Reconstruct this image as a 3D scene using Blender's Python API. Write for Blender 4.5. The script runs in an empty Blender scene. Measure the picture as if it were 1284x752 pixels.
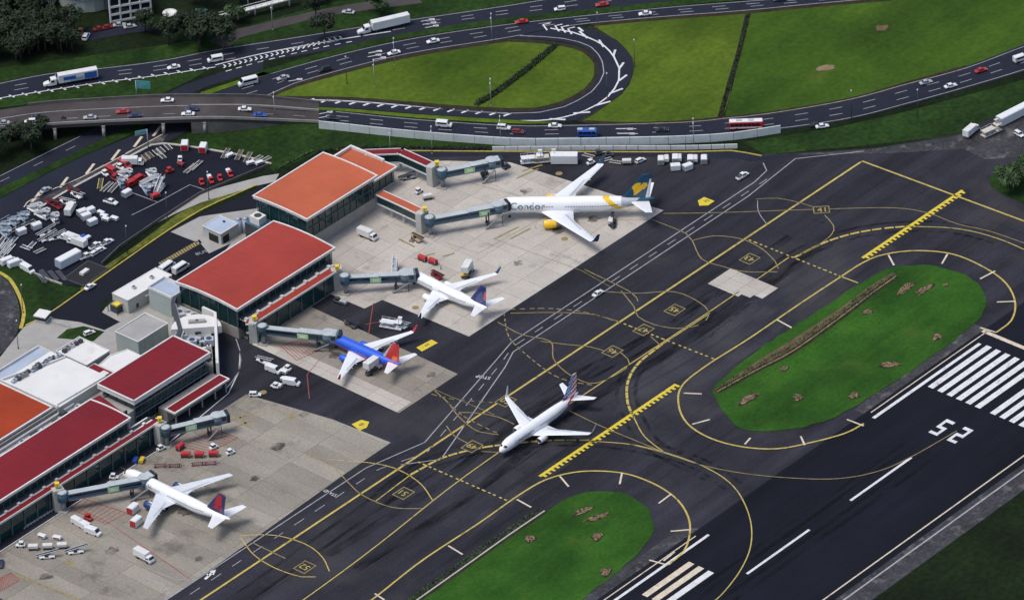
import bpy, bmesh, math, random
from mathutils import Vector, Matrix
random.seed(11)
SC = bpy.context.scene
COL = SC.collection
R = math.radians

# ---------------------------------------------------------------- camera, sky, sun, exposure
F_PX, DEP, ROLL, CAM_H = 9216.42, 0.5660669, -0.0527052, 1271.5877
PW, PH = 1284.0, 752.0
_a = R(47.15)
def _rot(v):                                   # camera frame -> world (X runs along the runway, Y towards the terminal)
    return Vector((v[0]*math.cos(_a)+v[1]*math.sin(_a), -v[0]*math.sin(_a)+v[1]*math.cos(_a), v[2]))
_fw = Vector((0, math.cos(DEP), -math.sin(DEP))); _r0 = Vector((1, 0, 0)); _u0 = _r0.cross(_fw)
_rt = _r0*math.cos(ROLL)+_u0*math.sin(ROLL); _up = -_r0*math.sin(ROLL)+_u0*math.cos(ROLL)
FW, RT, UP = _rot(_fw), _rot(_rt), _rot(_up)
CAM = Vector((-1450, -1300, CAM_H))
cd = bpy.data.cameras.new('camera'); co = bpy.data.objects.new('camera', cd); COL.objects.link(co)
cd.sensor_width = 36; cd.lens = F_PX/PW*36; cd.clip_start = 10; cd.clip_end = 60000
co.matrix_world = Matrix(((RT.x, UP.x, -FW.x, CAM.x), (RT.y, UP.y, -FW.y, CAM.y), (RT.z, UP.z, -FW.z, CAM.z), (0, 0, 0, 1)))
SC.camera = co
SC.render.resolution_x = 1024; SC.render.resolution_y = 599

SUN_EL, SUN_AZ = R(66), R(150)                 # azimuth of the sun in world XY, counter-clockwise from +X
w = bpy.data.worlds.new('World'); SC.world = w; w.use_nodes = True
nt = w.node_tree; nt.nodes.clear()
sky = nt.nodes.new('ShaderNodeTexSky'); sky.sky_type = 'NISHITA'; sky.sun_disc = False
sky.sun_elevation = SUN_EL; sky.sun_rotation = R(90)-SUN_AZ; sky.air_density = 1.0; sky.dust_density = 3.0; sky.ozone_density = 1.0
bg = nt.nodes.new('ShaderNodeBackground'); bg.inputs[1].default_value = 0.10
wo = nt.nodes.new('ShaderNodeOutputWorld')
nt.links.new(sky.outputs[0], bg.inputs[0]); nt.links.new(bg.outputs[0], wo.inputs[0])
sd = bpy.data.lights.new('sun', 'SUN'); sd.energy = 1.3; sd.angle = R(25); sd.color = (1, .965, .92)
so = bpy.data.objects.new('sun', sd); COL.objects.link(so)
sdir = Vector((math.cos(SUN_EL)*math.cos(SUN_AZ), math.cos(SUN_EL)*math.sin(SUN_AZ), math.sin(SUN_EL)))
so.rotation_euler = (-sdir).to_track_quat('-Z', 'Y').to_euler(); so.location = (0, 0, 400)
SC.view_settings.view_transform = 'Standard'; SC.view_settings.look = 'None'
SC.view_settings.exposure = 0.6; SC.view_settings.gamma = 1.0; SC.view_settings.use_curve_mapping = False

def at(px, py, z=0.0):
    """world point at height z that the surveyed camera sees at photo position (px, py)"""
    d = FW*F_PX + RT*(px-PW/2) - UP*(py-PH/2)
    t = (z-CAM.z)/d.z
    p = CAM + d*t
    return Vector((p.x, p.y, z))

# ---------------------------------------------------------------- materials
MATS = {}
def mat(name, rgb, rough=.75, var=.12, scale=.6, metal=0., rgb2=None, stretch=(1, 1, 1), world=False, bump=0., obj_var=0., spec=.5, detail=4., streak=0., grain=0., grain_scale=6., coat=0., blotch=None):
    if name in MATS: return MATS[name]
    m = bpy.data.materials.new(name); m.use_nodes = True; n = m.node_tree; L = n.links
    b = n.nodes['Principled BSDF']; b.inputs['Roughness'].default_value = rough; b.inputs['Metallic'].default_value = metal
    b.inputs['Specular IOR Level'].default_value = spec
    if coat: b.inputs['Coat Weight'].default_value = coat; b.inputs['Coat Roughness'].default_value = .15
    c = [min(1, x) for x in rgb]
    if var or rgb2:
        if world: g = n.nodes.new('ShaderNodeNewGeometry').outputs['Position']
        else: g = n.nodes.new('ShaderNodeTexCoord').outputs['Object']
        mp = n.nodes.new('ShaderNodeMapping'); mp.inputs['Scale'].default_value = stretch; L.new(g, mp.inputs[0])
        nz = n.nodes.new('ShaderNodeTexNoise'); nz.inputs['Scale'].default_value = scale; nz.inputs['Detail'].default_value = detail; nz.inputs['Roughness'].default_value = .6
        L.new(mp.outputs[0], nz.inputs['Vector'])
        rp = n.nodes.new('ShaderNodeValToRGB'); rp.color_ramp.elements[0].position = .3; rp.color_ramp.elements[1].position = .7
        c1 = [x*(1-var) for x in c]; c2 = [min(1, x*(1+var)) for x in (rgb2 or c)]
        rp.color_ramp.elements[0].color = (*c1, 1); rp.color_ramp.elements[1].color = (*c2, 1)
        L.new(nz.outputs[0], rp.inputs[0]); out = rp.outputs[0]
        def mul(out, fac_socket, lo, hi, a=.35, bb=.65):
            r2 = n.nodes.new('ShaderNodeMapRange'); r2.inputs[1].default_value = a; r2.inputs[2].default_value = bb; r2.inputs[3].default_value = lo; r2.inputs[4].default_value = hi
            L.new(fac_socket, r2.inputs[0])
            vm = n.nodes.new('ShaderNodeVectorMath'); vm.operation = 'SCALE'; L.new(out, vm.inputs[0]); L.new(r2.outputs[0], vm.inputs['Scale']); return vm.outputs[0]
        if streak:
            mp2 = n.nodes.new('ShaderNodeMapping'); mp2.inputs['Scale'].default_value = (.007, .10, 1); L.new(g, mp2.inputs[0])
            n2 = n.nodes.new('ShaderNodeTexNoise'); n2.inputs['Scale'].default_value = 1.; n2.inputs['Detail'].default_value = 7; n2.inputs['Roughness'].default_value = .62; L.new(mp2.outputs[0], n2.inputs['Vector'])
            out = mul(out, n2.outputs[0], 1-streak, 1+streak)
        if grain:
            n3 = n.nodes.new('ShaderNodeTexNoise'); n3.inputs['Scale'].default_value = grain_scale; n3.inputs['Detail'].default_value = 3; L.new(g, n3.inputs['Vector'])
            out = mul(out, n3.outputs[0], 1-grain, 1+grain)
        if blotch:                               # (colour, scale, threshold, strength): stains and worn patches
            n4 = n.nodes.new('ShaderNodeTexNoise'); n4.inputs['Scale'].default_value = blotch[1]; n4.inputs['Detail'].default_value = 6; n4.inputs['Roughness'].default_value = .65; L.new(g, n4.inputs['Vector'])
            r4 = n.nodes.new('ShaderNodeMapRange'); r4.inputs[1].default_value = blotch[2]; r4.inputs[2].default_value = blotch[2]+.12; r4.inputs[4].default_value = blotch[3]; L.new(n4.outputs[0], r4.inputs[0])
            mx = n.nodes.new('ShaderNodeMix'); mx.data_type = 'RGBA'; L.new(r4.outputs[0], mx.inputs[0]); L.new(out, mx.inputs[6]); mx.inputs[7].default_value = (*blotch[0], 1); out = mx.outputs[2]
        if obj_var:
            oi = n.nodes.new('ShaderNodeObjectInfo'); out = mul(out, oi.outputs['Random'], 1-obj_var, 1+obj_var, 0, 1)
        L.new(out, b.inputs['Base Color'])
        if bump:
            bm_ = n.nodes.new('ShaderNodeBump'); bm_.inputs['Strength'].default_value = bump; bm_.inputs['Distance'].default_value = .3; L.new(nz.outputs[0], bm_.inputs['Height']); L.new(bm_.outputs[0], b.inputs['Normal'])
    else: b.inputs['Base Color'].default_value = (*c, 1)
    MATS[name] = m; return m
def M(n): return MATS[n]
W_ = dict(world=True)
mat('asphalt', (.0245, .0245, .0325), .8, .28, .03, grain=.16, grain_scale=1.2, streak=.38, blotch=((.050, .046, .050), .018, .53, .6), spec=.15, **W_)
mat('asphalt_stand', (.026, .028, .037), .8, .2, .05, grain=.14, grain_scale=1.5, streak=.1, blotch=((.018, .018, .022), .06, .6, .5), spec=.15, **W_)
mat('asphalt_new', (.009, .0105, .017), .75, .15, .05, grain=.1, grain_scale=1.3, spec=.15, **W_)
mat('asphalt_runway', (.0062, .0073, .0135), .8, .2, .03, grain=.12, grain_scale=1., streak=.3, spec=.15, **W_)
mat('asphalt_road', (.0165, .019, .031), .8, .14, .08, grain=.12, grain_scale=1., spec=.15, **W_)
mat('asphalt_yard', (.009, .0105, .019), .8, .2, .06, grain=.12, grain_scale=1.4, spec=.15, **W_)
mat('asphalt_worn', (.045, .045, .050), .85, .35, .12, grain=.25, grain_scale=.9, blotch=((.17, .165, .16), .16, .54, .6), spec=.15, **W_)
mat('deck_concrete', (.062, .054, .054), .85, .15, .1, grain=.1, streak=.15, spec=.15, **W_)
mat('concrete_light', (.43, .395, .35), .85, .1, .08, grain=.07, grain_scale=1.5, obj_var=.09, blotch=((.17, .155, .14), .07, .57, .5), spec=.15, **W_)
mat('concrete_warm', (.262, .238, .20), .85, .22, .05, grain=.1, grain_scale=1.3, obj_var=.13, stretch=(1, .3, 1), blotch=((.10, .09, .078), .07, .56, .6), spec=.15, **W_)
mat('concrete_mid', (.25, .225, .19), .85, .12, .09, grain=.08, grain_scale=1.5, obj_var=.09, blotch=((.10, .095, .088), .13, .58, .55), spec=.15, **W_)
mat('concrete_path', (.33, .32, .30), .85, .1, .2, grain=.08, spec=.15, **W_)
mat('joint', (.17, .16, .145), .9, .1, .5, spec=.15, **W_)
mat('kerb', (.42, .40, .36), .8, .12, .8, spec=.15, **W_)
mat('kerb_yellow', (.42, .33, .07), .8, .25, .8, spec=.15, **W_)
mat('grass_field', (.042, .086, .006), .95, .22, .02, detail=9., streak=.12, rgb2=(.084, .125, .011), grain=.13, grain_scale=.5, blotch=((.15, .145, .035), .035, .62, .5), bump=.2, spec=.15, **W_)
mat('grass_right', (.022, .055, .005), .95, .22, .018, detail=9., streak=.12, rgb2=(.046, .092, .008), grain=.13, grain_scale=.5, blotch=((.12, .12, .03), .045, .64, .5), spec=.15, **W_)
mat('grass_island', (.012, .050, .0055), .95, .18, .035, detail=9., rgb2=(.030, .094, .0095), grain=.13, grain_scale=.8, streak=.2, blotch=((.055, .085, .015), .07, .57, .55), bump=.2, spec=.15, **W_)
mat('grass_dark', (.0045, .0095, .0028), .95, .25, .04, rgb2=(.0075, .016, .004), grain=.3, grain_scale=.5, spec=.15, **W_)
mat('grass_mid', (.009, .026, .0045), .95, .25, .05, rgb2=(.017, .042, .0065), grain=.28, grain_scale=.5, spec=.15, **W_)
mat('grass_verge', (.055, .075, .012), .95, .25, .09, rgb2=(.11, .12, .02), grain=.28, grain_scale=.6, spec=.15, **W_)
mat('soil', (.12, .085, .05), .95, .3, .2, spec=.15, **W_)
mat('soil_and_shade', (.03, .024, .016), .95, .4, .3, spec=.15, **W_)  # dark soil, also the colour of the painted shadow rim round the lawns
mat('soil_pale', (.21, .155, .095), .95, .3, .4, spec=.15, **W_)
mat('line_yellow', (.46, .355, .085), .7, .14, .5, grain=.12, grain_scale=2., blotch=((.11, .10, .06), .35, .55, .75), **W_)
mat('line_yellow_dull', (.26, .205, .08), .75, .2, .4, grain=.15, grain_scale=2., blotch=((.10, .085, .05), .25, .55, .6), **W_)
mat('line_yellow_bright', (.62, .48, .03), .7, .1, .5, blotch=((.22, .18, .06), .5, .56, .7), **W_)
mat('line_white', (.62, .62, .62), .7, .1, .5, grain=.08, grain_scale=2., blotch=((.22, .22, .24), .35, .56, .7), **W_)
mat('line_white_dull', (.30, .30, .32), .75, .2, .4, grain=.15, grain_scale=2., blotch=((.12, .12, .14), .2, .57, .5), **W_)
mat('line_cream', (.58, .50, .38), .75, .15, .4, blotch=((.2, .18, .15), .35, .56, .7), grain=.1, grain_scale=2., **W_)
mat('line_red', (.30, .06, .045), .75, .2, .4, blotch=((.18, .12, .1), .3, .55, .5), **W_)
mat('line_black', (.012, .012, .014), .8, .1, .5, **W_)

def veil(name, rgb, alpha, scale, stretch=(1, 1, 1)):
    """worn film (tyre rubber, oil) broken up by noise so that the pavement shows through"""
    m = mat(name, rgb, .85, .1, 1., world=True, spec=.15); n = m.node_tree; L = n.links; b = n.nodes['Principled BSDF']
    g = n.nodes.new('ShaderNodeNewGeometry'); mp = n.nodes.new('ShaderNodeMapping'); mp.inputs['Scale'].default_value = stretch; L.new(g.outputs['Position'], mp.inputs[0])
    z = n.nodes.new('ShaderNodeTexNoise'); z.inputs['Scale'].default_value = scale; z.inputs['Detail'].default_value = 5; L.new(mp.outputs[0], z.inputs['Vector'])
    r = n.nodes.new('ShaderNodeMapRange'); r.inputs[1].default_value = .38; r.inputs[2].default_value = .66; r.inputs[4].default_value = alpha; L.new(z.outputs[0], r.inputs[0]); L.new(r.outputs[0], b.inputs['Alpha']); return m
veil('rubber', (.006, .006, .008), .5, .6, (.12, .5, 1)); veil('oil', (.03, .027, .023), .6, .25); veil('dust', (.10, .10, .11), .35, .07)
# ---------------------------------------------------------------- mesh helpers
class MB:
    def __init__(s): s.v, s.f, s.m, s.smooth = [], [], [], []
    def add(s, vs, fs, mi=0, sm=False):
        o = len(s.v); s.v += [tuple(v) for v in vs]
        for f in fs: s.f.append([i+o for i in f]); s.m.append(mi); s.smooth.append(sm)
        return s
    def box(s, x0, x1, y0, y1, z0, z1, mi=0):
        return s.prism([(x0, y0), (x1, y0), (x1, y1), (x0, y1)], z0, z1, mi)
    def prism(s, pts, z0, z1, mi=0, mtop=None):
        n = len(pts); vs = [(p[0], p[1], z0) for p in pts]+[(p[0], p[1], z1) for p in pts]
        ar = sum(pts[i][0]*pts[(i+1) % n][1]-pts[(i+1) % n][0]*pts[i][1] for i in range(n))
        fs = [[i, (i+1) % n, (i+1) % n+n, i+n] for i in range(n)]; top = [list(range(n, 2*n))]; bot = [list(range(n))[::-1]]
        if ar < 0: fs = [f[::-1] for f in fs]; top = [top[0][::-1]]; bot = [bot[0][::-1]]
        s.add(vs, fs+bot, mi); o = len(s.v)-2*n
        s.f.append([i+o for i in top[0]]); s.m.append(mi if mtop is None else mtop); s.smooth.append(False)
        return s
    def obox(s, c, l, wd, h, ang=0, mi=0, up=0.):            # box centred on c in plan, base at c.z
        ca, sa = math.cos(ang), math.sin(ang)
        P = [(c[0]+x*ca-y*sa, c[1]+x*sa+y*ca) for x, y in ((-l/2, -wd/2), (l/2, -wd/2), (l/2, wd/2), (-l/2, wd/2))]
        return s.prism(P, c[2], c[2]+h, mi)
    def beam(s, a, b, wd, h, mi=0):                          # box-section beam between two points
        a, b = Vector(a), Vector(b); d = (b-a)
        if d.length < 1e-6: return s
        d.normalize(); sx = d.cross(Vector((0, 0, 1)))
        if sx.length < 1e-3: sx = Vector((1, 0, 0))
        sx.normalize(); sz = sx.cross(d); vs = []
        for p in (a, b):
            for i, j in ((-1, -1), (1, -1), (1, 1), (-1, 1)): vs.append(p+sx*(i*wd/2)+sz*(j*h/2))
        return s.add(vs, [[0, 1, 2, 3], [7, 6, 5, 4], [0, 4, 5, 1], [1, 5, 6, 2], [2, 6, 7, 3], [3, 7, 4, 0]], mi)
    def cyl(s, a, b, r0, r1=None, n=10, mi=0, cap=True, sm=True):
        r1 = r0 if r1 is None else r1; a, b = Vector(a), Vector(b); d = (b-a).normalized()
        x = d.orthogonal().normalized(); y = d.cross(x); vs = []
        for p, r in ((a, r0), (b, r1)):
            for i in range(n): t = 2*math.pi*i/n; vs.append(p+x*(r*math.cos(t))+y*(r*math.sin(t)))
        s.add(vs, [[i, (i+1) % n, (i+1) % n+n, i+n] for i in range(n)], mi, sm)
        if cap: o = len(s.v)-2*n; s.f += [[o+i for i in range(n)][::-1], [o+n+i for i in range(n)]]; s.m += [mi, mi]; s.smooth += [False, False]
        return s
    def loft(s, rings, mi=0, closed=True, cap=(True, True), sm=True, fm=None):
        n = len(rings[0]); o = len(s.v)
        for r in rings: s.v += [tuple(v) for v in r]
        for k in range(len(rings)-1):
            for i in range(n if closed else n-1):
                j = (i+1) % n; s.f.append([o+k*n+i, o+k*n+j, o+(k+1)*n+j, o+(k+1)*n+i]); s.m.append(fm(k, i) if fm else mi); s.smooth.append(sm)
        if cap[0]: s.f.append([o+i for i in range(n)][::-1]); s.m.append(fm(0, 0) if fm else mi); s.smooth.append(False)
        if cap[1]: s.f.append([o+(len(rings)-1)*n+i for i in range(n)]); s.m.append(fm(len(rings)-2, 0) if fm else mi); s.smooth.append(False)
        return s
    def poly(s, pts, z, mi=0):
        n = len(pts); ar = sum(pts[i][0]*pts[(i+1) % n][1]-pts[(i+1) % n][0]*pts[i][1] for i in range(n))
        P = [(p[0], p[1], z if z is not None else p[2]) for p in (pts if ar > 0 else pts[::-1])]
        return s.add(P, [list(range(n))], mi)
    def mesh(s, name, mats, off=None):
        me = bpy.data.meshes.new(name)
        v = s.v if off is None else [(a-off[0], b-off[1], c-off[2]) for a, b, c in s.v]
        me.from_pydata(v, [], s.f)
        for m in (mats if isinstance(mats, (list, tuple)) else [mats]): me.materials.append(MATS[m] if isinstance(m, str) else m)
        if len(me.polygons) == len(s.m): me.polygons.foreach_set('material_index', s.m); me.polygons.foreach_set('use_smooth', s.smooth)
        me.update(); return me
    def build(s, name, mats, parent=None, world=False):
        off = parent.location if (world and parent is not None) else None
        o = bpy.data.objects.new(name, s.mesh(name, mats, off)); COL.objects.link(o)
        if parent is not None: o.parent = parent
        return o
def tag(o, label=None, cat=None, group=None, kind=None):
    for k, v in (('label', label), ('category', cat), ('group', group), ('kind', kind)):
        if v: o[k] = v
    return o
def thing(name, label, cat, loc=(0, 0, 0), rz=0., group=None):
    o = bpy.data.objects.new(name, None); COL.objects.link(o); o.location = loc; o.rotation_euler = (0, 0, rz); o.empty_display_size = 1
    return tag(o, label, cat, group)
def kids(o): return [c for c in bpy.data.objects if c.parent == o]
KIDS = {}
def dup(o, loc, rz, label, group=None, parent=None, sc=None):
    c = o.copy(); COL.objects.link(c)
    if parent is None:
        c.location = loc; c.rotation_euler = (0, 0, rz); c['label'] = label
        if group: c['group'] = group
        if sc: c.scale = sc
    else: c.parent = parent
    if o.name not in KIDS: KIDS[o.name] = kids(o)
    for ch in KIDS[o.name]: dup(ch, None, None, None, None, c)
    return c
class Proto:                                              # first use moves the built thing itself, later uses copy it
    def __init__(s, o, group=None): s.o, s.used, s.group = o, False, group
    def put(s, loc, rz, label, group=None, sc=None):
        g = group or s.group
        if s.used: return dup(s.o, loc, rz, label, g, None, sc)
        s.used = True; KIDS[s.o.name] = kids(s.o); s.o.location = loc; s.o.rotation_euler = (0, 0, rz); s.o['label'] = label
        if g: s.o['group'] = g
        if sc: s.o.scale = sc
        return s.o
def struct(name, mb, m, parent=None):
    o = mb.build(name, m, parent)
    if parent is None: o['kind'] = 'structure'
    return o
def px(pts, z=0.): return [at(p[0], p[1], p[2] if len(p) > 2 else z) for p in pts]
def smooth(P, step=3., closed=False):
    P = [Vector(p) for p in P]; n = len(P); out = []
    rng = range(n) if closed else range(n-1)
    for i in rng:
        p0 = P[(i-1) % n] if (closed or i > 0) else P[0]*2-P[1]; p1 = P[i]; p2 = P[(i+1) % n]
        p3 = P[(i+2) % n] if (closed or i+2 < n) else P[-1]*2-P[-2]
        k = max(1, int((p2-p1).length/step))
        for j in range(k):
            t = j/k; out.append(.5*((2*p1)+(-p0+p2)*t+(2*p0-5*p1+4*p2-p3)*t*t+(-p0+3*p1-3*p2+p3)*t**3))
    if not closed: out.append(P[-1])
    return out
def side(P, w, closed=False):
    n = len(P); L, Rr = [], []
    for i in range(n):
        a = P[(i-1) % n] if (closed or i > 0) else P[i]; b = P[(i+1) % n] if (closed or i < n-1) else P[i]
        d = (b-a); d.z = 0; d.normalize(); q = Vector((-d.y, d.x, 0))*(w/2); L.append(P[i]+q); Rr.append(P[i]-q)
    return L, Rr
def ribbon(mb, P, w, z=None, mi=0, closed=False):
    L, Rr = side(P, w, closed); n = len(P)
    if z is not None:
        for v in L+Rr: v.z = z
    return mb.add(L+Rr, [[i+n, (i+1) % n+n, (i+1) % n, i] for i in range(n if closed else n-1)], mi)
def dashes(mb, P, w, on, off, z=None, mi=0, phase=0.):
    acc = -phase; per = on+off; seg = []
    for i in range(len(P)-1):
        a, b = P[i], P[i+1]; l = (b-a).length; k = max(1, int(l/.5))
        for j in range(k):
            s = acc+l*(j+.5)/k
            if (s % per) < on: seg.append(a.lerp(b, j/k)); last = a.lerp(b, (j+1)/k)
            elif seg:
                seg.append(last); ribbon(mb, [seg[0], seg[len(seg)//2], seg[-1]] if len(seg) > 2 else [seg[0], seg[-1]], w, z, mi); seg = []
        acc += l
    if len(seg) > 1: ribbon(mb, [seg[0], seg[-1]], w, z, mi)
    return mb
def between(mb, A, B, z=None, mi=0, n=60):                   # surface between two edge lines
    def res(P):
        d = [0]
        for i in range(len(P)-1): d.append(d[-1]+(P[i+1]-P[i]).length)
        out = []; k = 0
        for j in range(n+1):
            s = d[-1]*j/n
            while k < len(P)-2 and d[k+1] < s: k += 1
            out.append(P[k].lerp(P[k+1], (s-d[k])/max(1e-6, d[k+1]-d[k])))
        return out
    A, B = res(A), res(B)
    if z is not None:
        for v in A+B: v.z = z
    c = (A[1]-A[0]).cross(B[0]-A[0]).z
    fs = [[i, i+1, i+2+n, i+1+n] for i in range(n)]
    if c < 0: fs = [f[::-1] for f in fs]
    return mb.add(A+B, fs, mi)
_txt = {}
def text_polys(s, size=1.):
    if s not in _txt:
        cu = bpy.data.curves.new('t', 'FONT'); cu.body = s; cu.size = 1; cu.resolution_u = 3
        o = bpy.data.objects.new('t', cu); COL.objects.link(o); bpy.context.view_layer.update()
        me = o.to_mesh(); _txt[s] = ([tuple(v.co) for v in me.vertices], [list(p.vertices) for p in me.polygons]); o.to_mesh_clear()
        bpy.data.objects.remove(o); bpy.data.curves.remove(cu)
    v, f = _txt[s]; x1 = max(a[0] for a in v); y1 = max(a[1] for a in v)
    return [((a[0]-x1/2)*size, (a[1]-y1/2)*size) for a in v], f, x1*size
def ground_text(mb, s, c, size, ang, z, mi=0, wide=1.):
    v, f, _ = text_polys(s, size); ca, sa = math.cos(ang), math.sin(ang)
    return mb.add([(c[0]+x*wide*ca-y*sa, c[1]+x*wide*sa+y*ca, z) for x, y in v], f, mi)
# ================================================================ GROUND, ROADS, PAVEMENTS
Z0, Z1, Z2, Z3, Z4, Z5 = 0., .03, .06, .09, .12, .15
ground = struct('ground', MB().poly([(-9000, -9000), (9000, -9000), (9000, 9000), (-9000, 9000)], 0), 'grass_dark')
def sheet(name, pts, z, m, sm=False, parent=None, closed_step=4.):
    P = px(pts)
    if sm: P = smooth(P, closed_step, True)
    return struct(name, MB().poly(P, z), m, parent)
# grass areas of their own colour
struct('grass_field', MB().poly(smooth(px([(342, 124), (370, 108), (471, 80), (537, 66), (600, 55), (640, 49.5), (700, 54), (735, 63), (750, 80), (750, 95), (736, 114), (703, 131), (665, 138.5), (640, 139), (572, 135.5), (446, 126)]), 4, True), Z1), 'grass_field')
struct('grass_field', MB().poly(smooth(px([(741, 30), (830, 22), (933, 15), (924, 70), (905, 147), (860, 152), (800, 155), (726, 151), (745, 141), (780, 118), (793, 96), (793, 73), (772, 50)]), 4, True), Z1), 'grass_field')
struct('grass_field', MB().poly(px([(940, 14), (1020, 7), (1120, 0), (1250, -14), (1400, -40), (1400, 20), (1284, 58), (1213, 83), (1137, 104), (1061, 125), (960, 142), (909, 147), (928, 70)]), Z1), 'grass_right')
sheet('grass_bank', [(0, 106), (60, 93), (200, 77), (330, 54), (450, 34), (560, 18), (640, 6), (720, -8), (560, -8), (420, 2), (250, 50), (100, 72), (0, 85)], Z1, 'grass_mid')
sheet('grass_bank', [(-20, 126), (60, 116), (130, 104), (200, 96), (230, 92), (262, 88), (240, 100), (215, 112), (200, 119), (55, 128), (-20, 138)], Z1, 'grass_mid')
sheet('grass_bank', [(270, 152), (330, 154), (400, 156), (520, 168), (640, 177), (700, 177), (640, 184), (560, 186), (440, 186), (400, 190), (345, 216), (330, 205), (300, 195), (215, 180), (250, 160)], Z1, 'grass_mid')
sheet('grass_bank', [(930, 178), (975, 172), (1048, 160), (1137, 140), (1300, 96), (1300, 140), (1180, 172), (1080, 183), (960, 194)], Z1, 'grass_mid')
sheet('grass_bank', [(-20, 320), (0, 322), (60, 350), (78, 357), (100, 362), (60, 395), (32, 408), (30, 390), (15, 358), (-20, 335)], Z1, 'grass_mid')
sheet('grass_verge', [(100, 362), (128, 336), (170, 308), (220, 270), (252, 253), (290, 243), (322, 230), (300, 240), (262, 257), (210, 288), (150, 327), (104, 364)], Z1, 'grass_verge')
sheet('grass_verge', [(1240, 225), (1284, 200), (1400, 190), (1400, 330), (1284, 256), (1255, 243)], Z5+.02, 'grass_mid', sm=True)

# the airfield pavement: one big asphalt sheet, then runway, stands and islands on it
airfield = struct('airfield_pavement', MB().poly(
    [(-420, -128), (420, -128), (420, 150)] + [tuple(p[:2]) for p in px([(1284, 130), (1200, 168), (1100, 186), (960, 194), (925, 190), (640, 186), (500, 192), (470, 190)])] + [(28, 160), (28, 112), (-420, 112)], Z1+.013), 'asphalt')
sh = struct('runway_shoulder', MB().poly([(-420, -137), (420, -137), (420, -128), (-420, -128)], Z1), 'asphalt_worn')
runway = struct('runway', MB().poly([(-420, -128), (420, -128), (420, -71), (-420, -71)], Z2), 'asphalt_runway')
struct('perimeter_road', MB().poly(px([(420, 184), (640, 186), (925, 190), (955, 196), (1010, 193), (940, 203), (925, 199), (760, 196), (620, 195), (470, 200)]), Z2), 'asphalt_road')
struct('dirt_apron', MB().poly(smooth(px([(1000, 194), (1100, 186), (1190, 172), (1284, 152), (1400, 130), (1400, 190), (1284, 196), (1235, 200), (1210, 188), (1120, 192)]), 5, True), Z2+.012), 'asphalt_worn')

def slabs(name, poly, size, m, z, ang=0., t=.05, gap=.09):
    """a concrete stand: a jointed bed with every cast slab proud of it"""
    bed = struct(name, MB().poly(poly, z), 'joint')
    xs = [p[0] for p in poly]; ys = [p[1] for p in poly]; cnt = 0; meshes = {}
    def clip(P, ax, v, keep):
        out = []
        for i in range(len(P)):
            a, b = P[i-1], P[i]; ia = (a[ax]-v)*keep >= 0; ib = (b[ax]-v)*keep >= 0
            if ia != ib: tt = (v-a[ax])/(b[ax]-a[ax]); out.append((a[0]+(b[0]-a[0])*tt, a[1]+(b[1]-a[1])*tt))
            if ib: out.append(b)
        return out
    sx, sy = size; x = math.floor(min(xs)/sx)*sx
    while x < max(xs):
        y = math.floor(min(ys)/sy)*sy
        while y < max(ys):
            P = [tuple(q[:2]) for q in poly]
            for ax, v, k in ((0, x+gap/2, 1), (0, x+sx-gap/2, -1), (1, y+gap/2, 1), (1, y+sy-gap/2, -1)):
                if P: P = clip(P, ax, v, k)
            if len(P) > 2:
                ar = abs(sum(P[i-1][0]*P[i][1]-P[i][0]*P[i-1][1] for i in range(len(P))))/2
                if ar > .5:
                    cx, cy = P[0]; key = tuple((round(a-cx, 2), round(b-cy, 2)) for a, b in P)
                    if key not in meshes: meshes[key] = MB().prism([(a-cx, b-cy) for a, b in P], 0, t).mesh('slab', m)
                    o = bpy.data.objects.new('slab', meshes[key]); o.location = (cx, cy, z); o.parent = bed; COL.objects.link(o); cnt += 1
            y += sy
        x += sx
    return bed
AN = 112.
slabs('north_stand', [tuple(p[:2]) for p in px([(588, 422), (479.5, 376), (457, 387), (415.7, 369.5), (402, 362), (430, 345)])]+[(-10, 112), (-8, 130), (20, 130)]+[tuple(p[:2]) for p in px([(470, 205), (560, 202), (640, 204), (832, 264)])], (9.5, 9.5), 'concrete_light', Z2)
slabs('middle_stand', [tuple(p[:2]) for p in px([(500, 518), (574, 469), (390, 385), (415, 369), (402, 362), (345, 395), (318, 428)])], (7.2, 7.2), 'concrete_mid', Z2+.005)
slabs('middle_stand_edge', [(-54.6, 46.6), (-47.5, 46.6), (-47.5, 92), (-51.5, 110), (-53.5, 110)], (7.2, 10), 'concrete_light', Z2+.03)
struct('service_road', MB().poly([(-235, 91.5), (-112, 91.5), (-80, 96), (-68, 102.6), (-60, 111), (-52, 111), (-52, 122), (-60, 124), (-78, 104), (-235, 104)], Z2+.03), 'asphalt_stand')
slabs('south_stand', [(-205, 32.5), (-150, 33.5), (-90, 36), (-68.6, 36.4), (-70, 60), (-76, 91.5), (-112, 91.4), (-205, 91.4)], (6.4, 18), 'concrete_warm', Z2)
slabs('patch', [(62.8, 16.8), (74.4, 16.8), (74.4, -3), (66.5, -3), (66.5, .5), (64.5, .5), (64.5, 4), (62.8, 4)], (5.8, 6.6), 'concrete_light', Z2)

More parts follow.
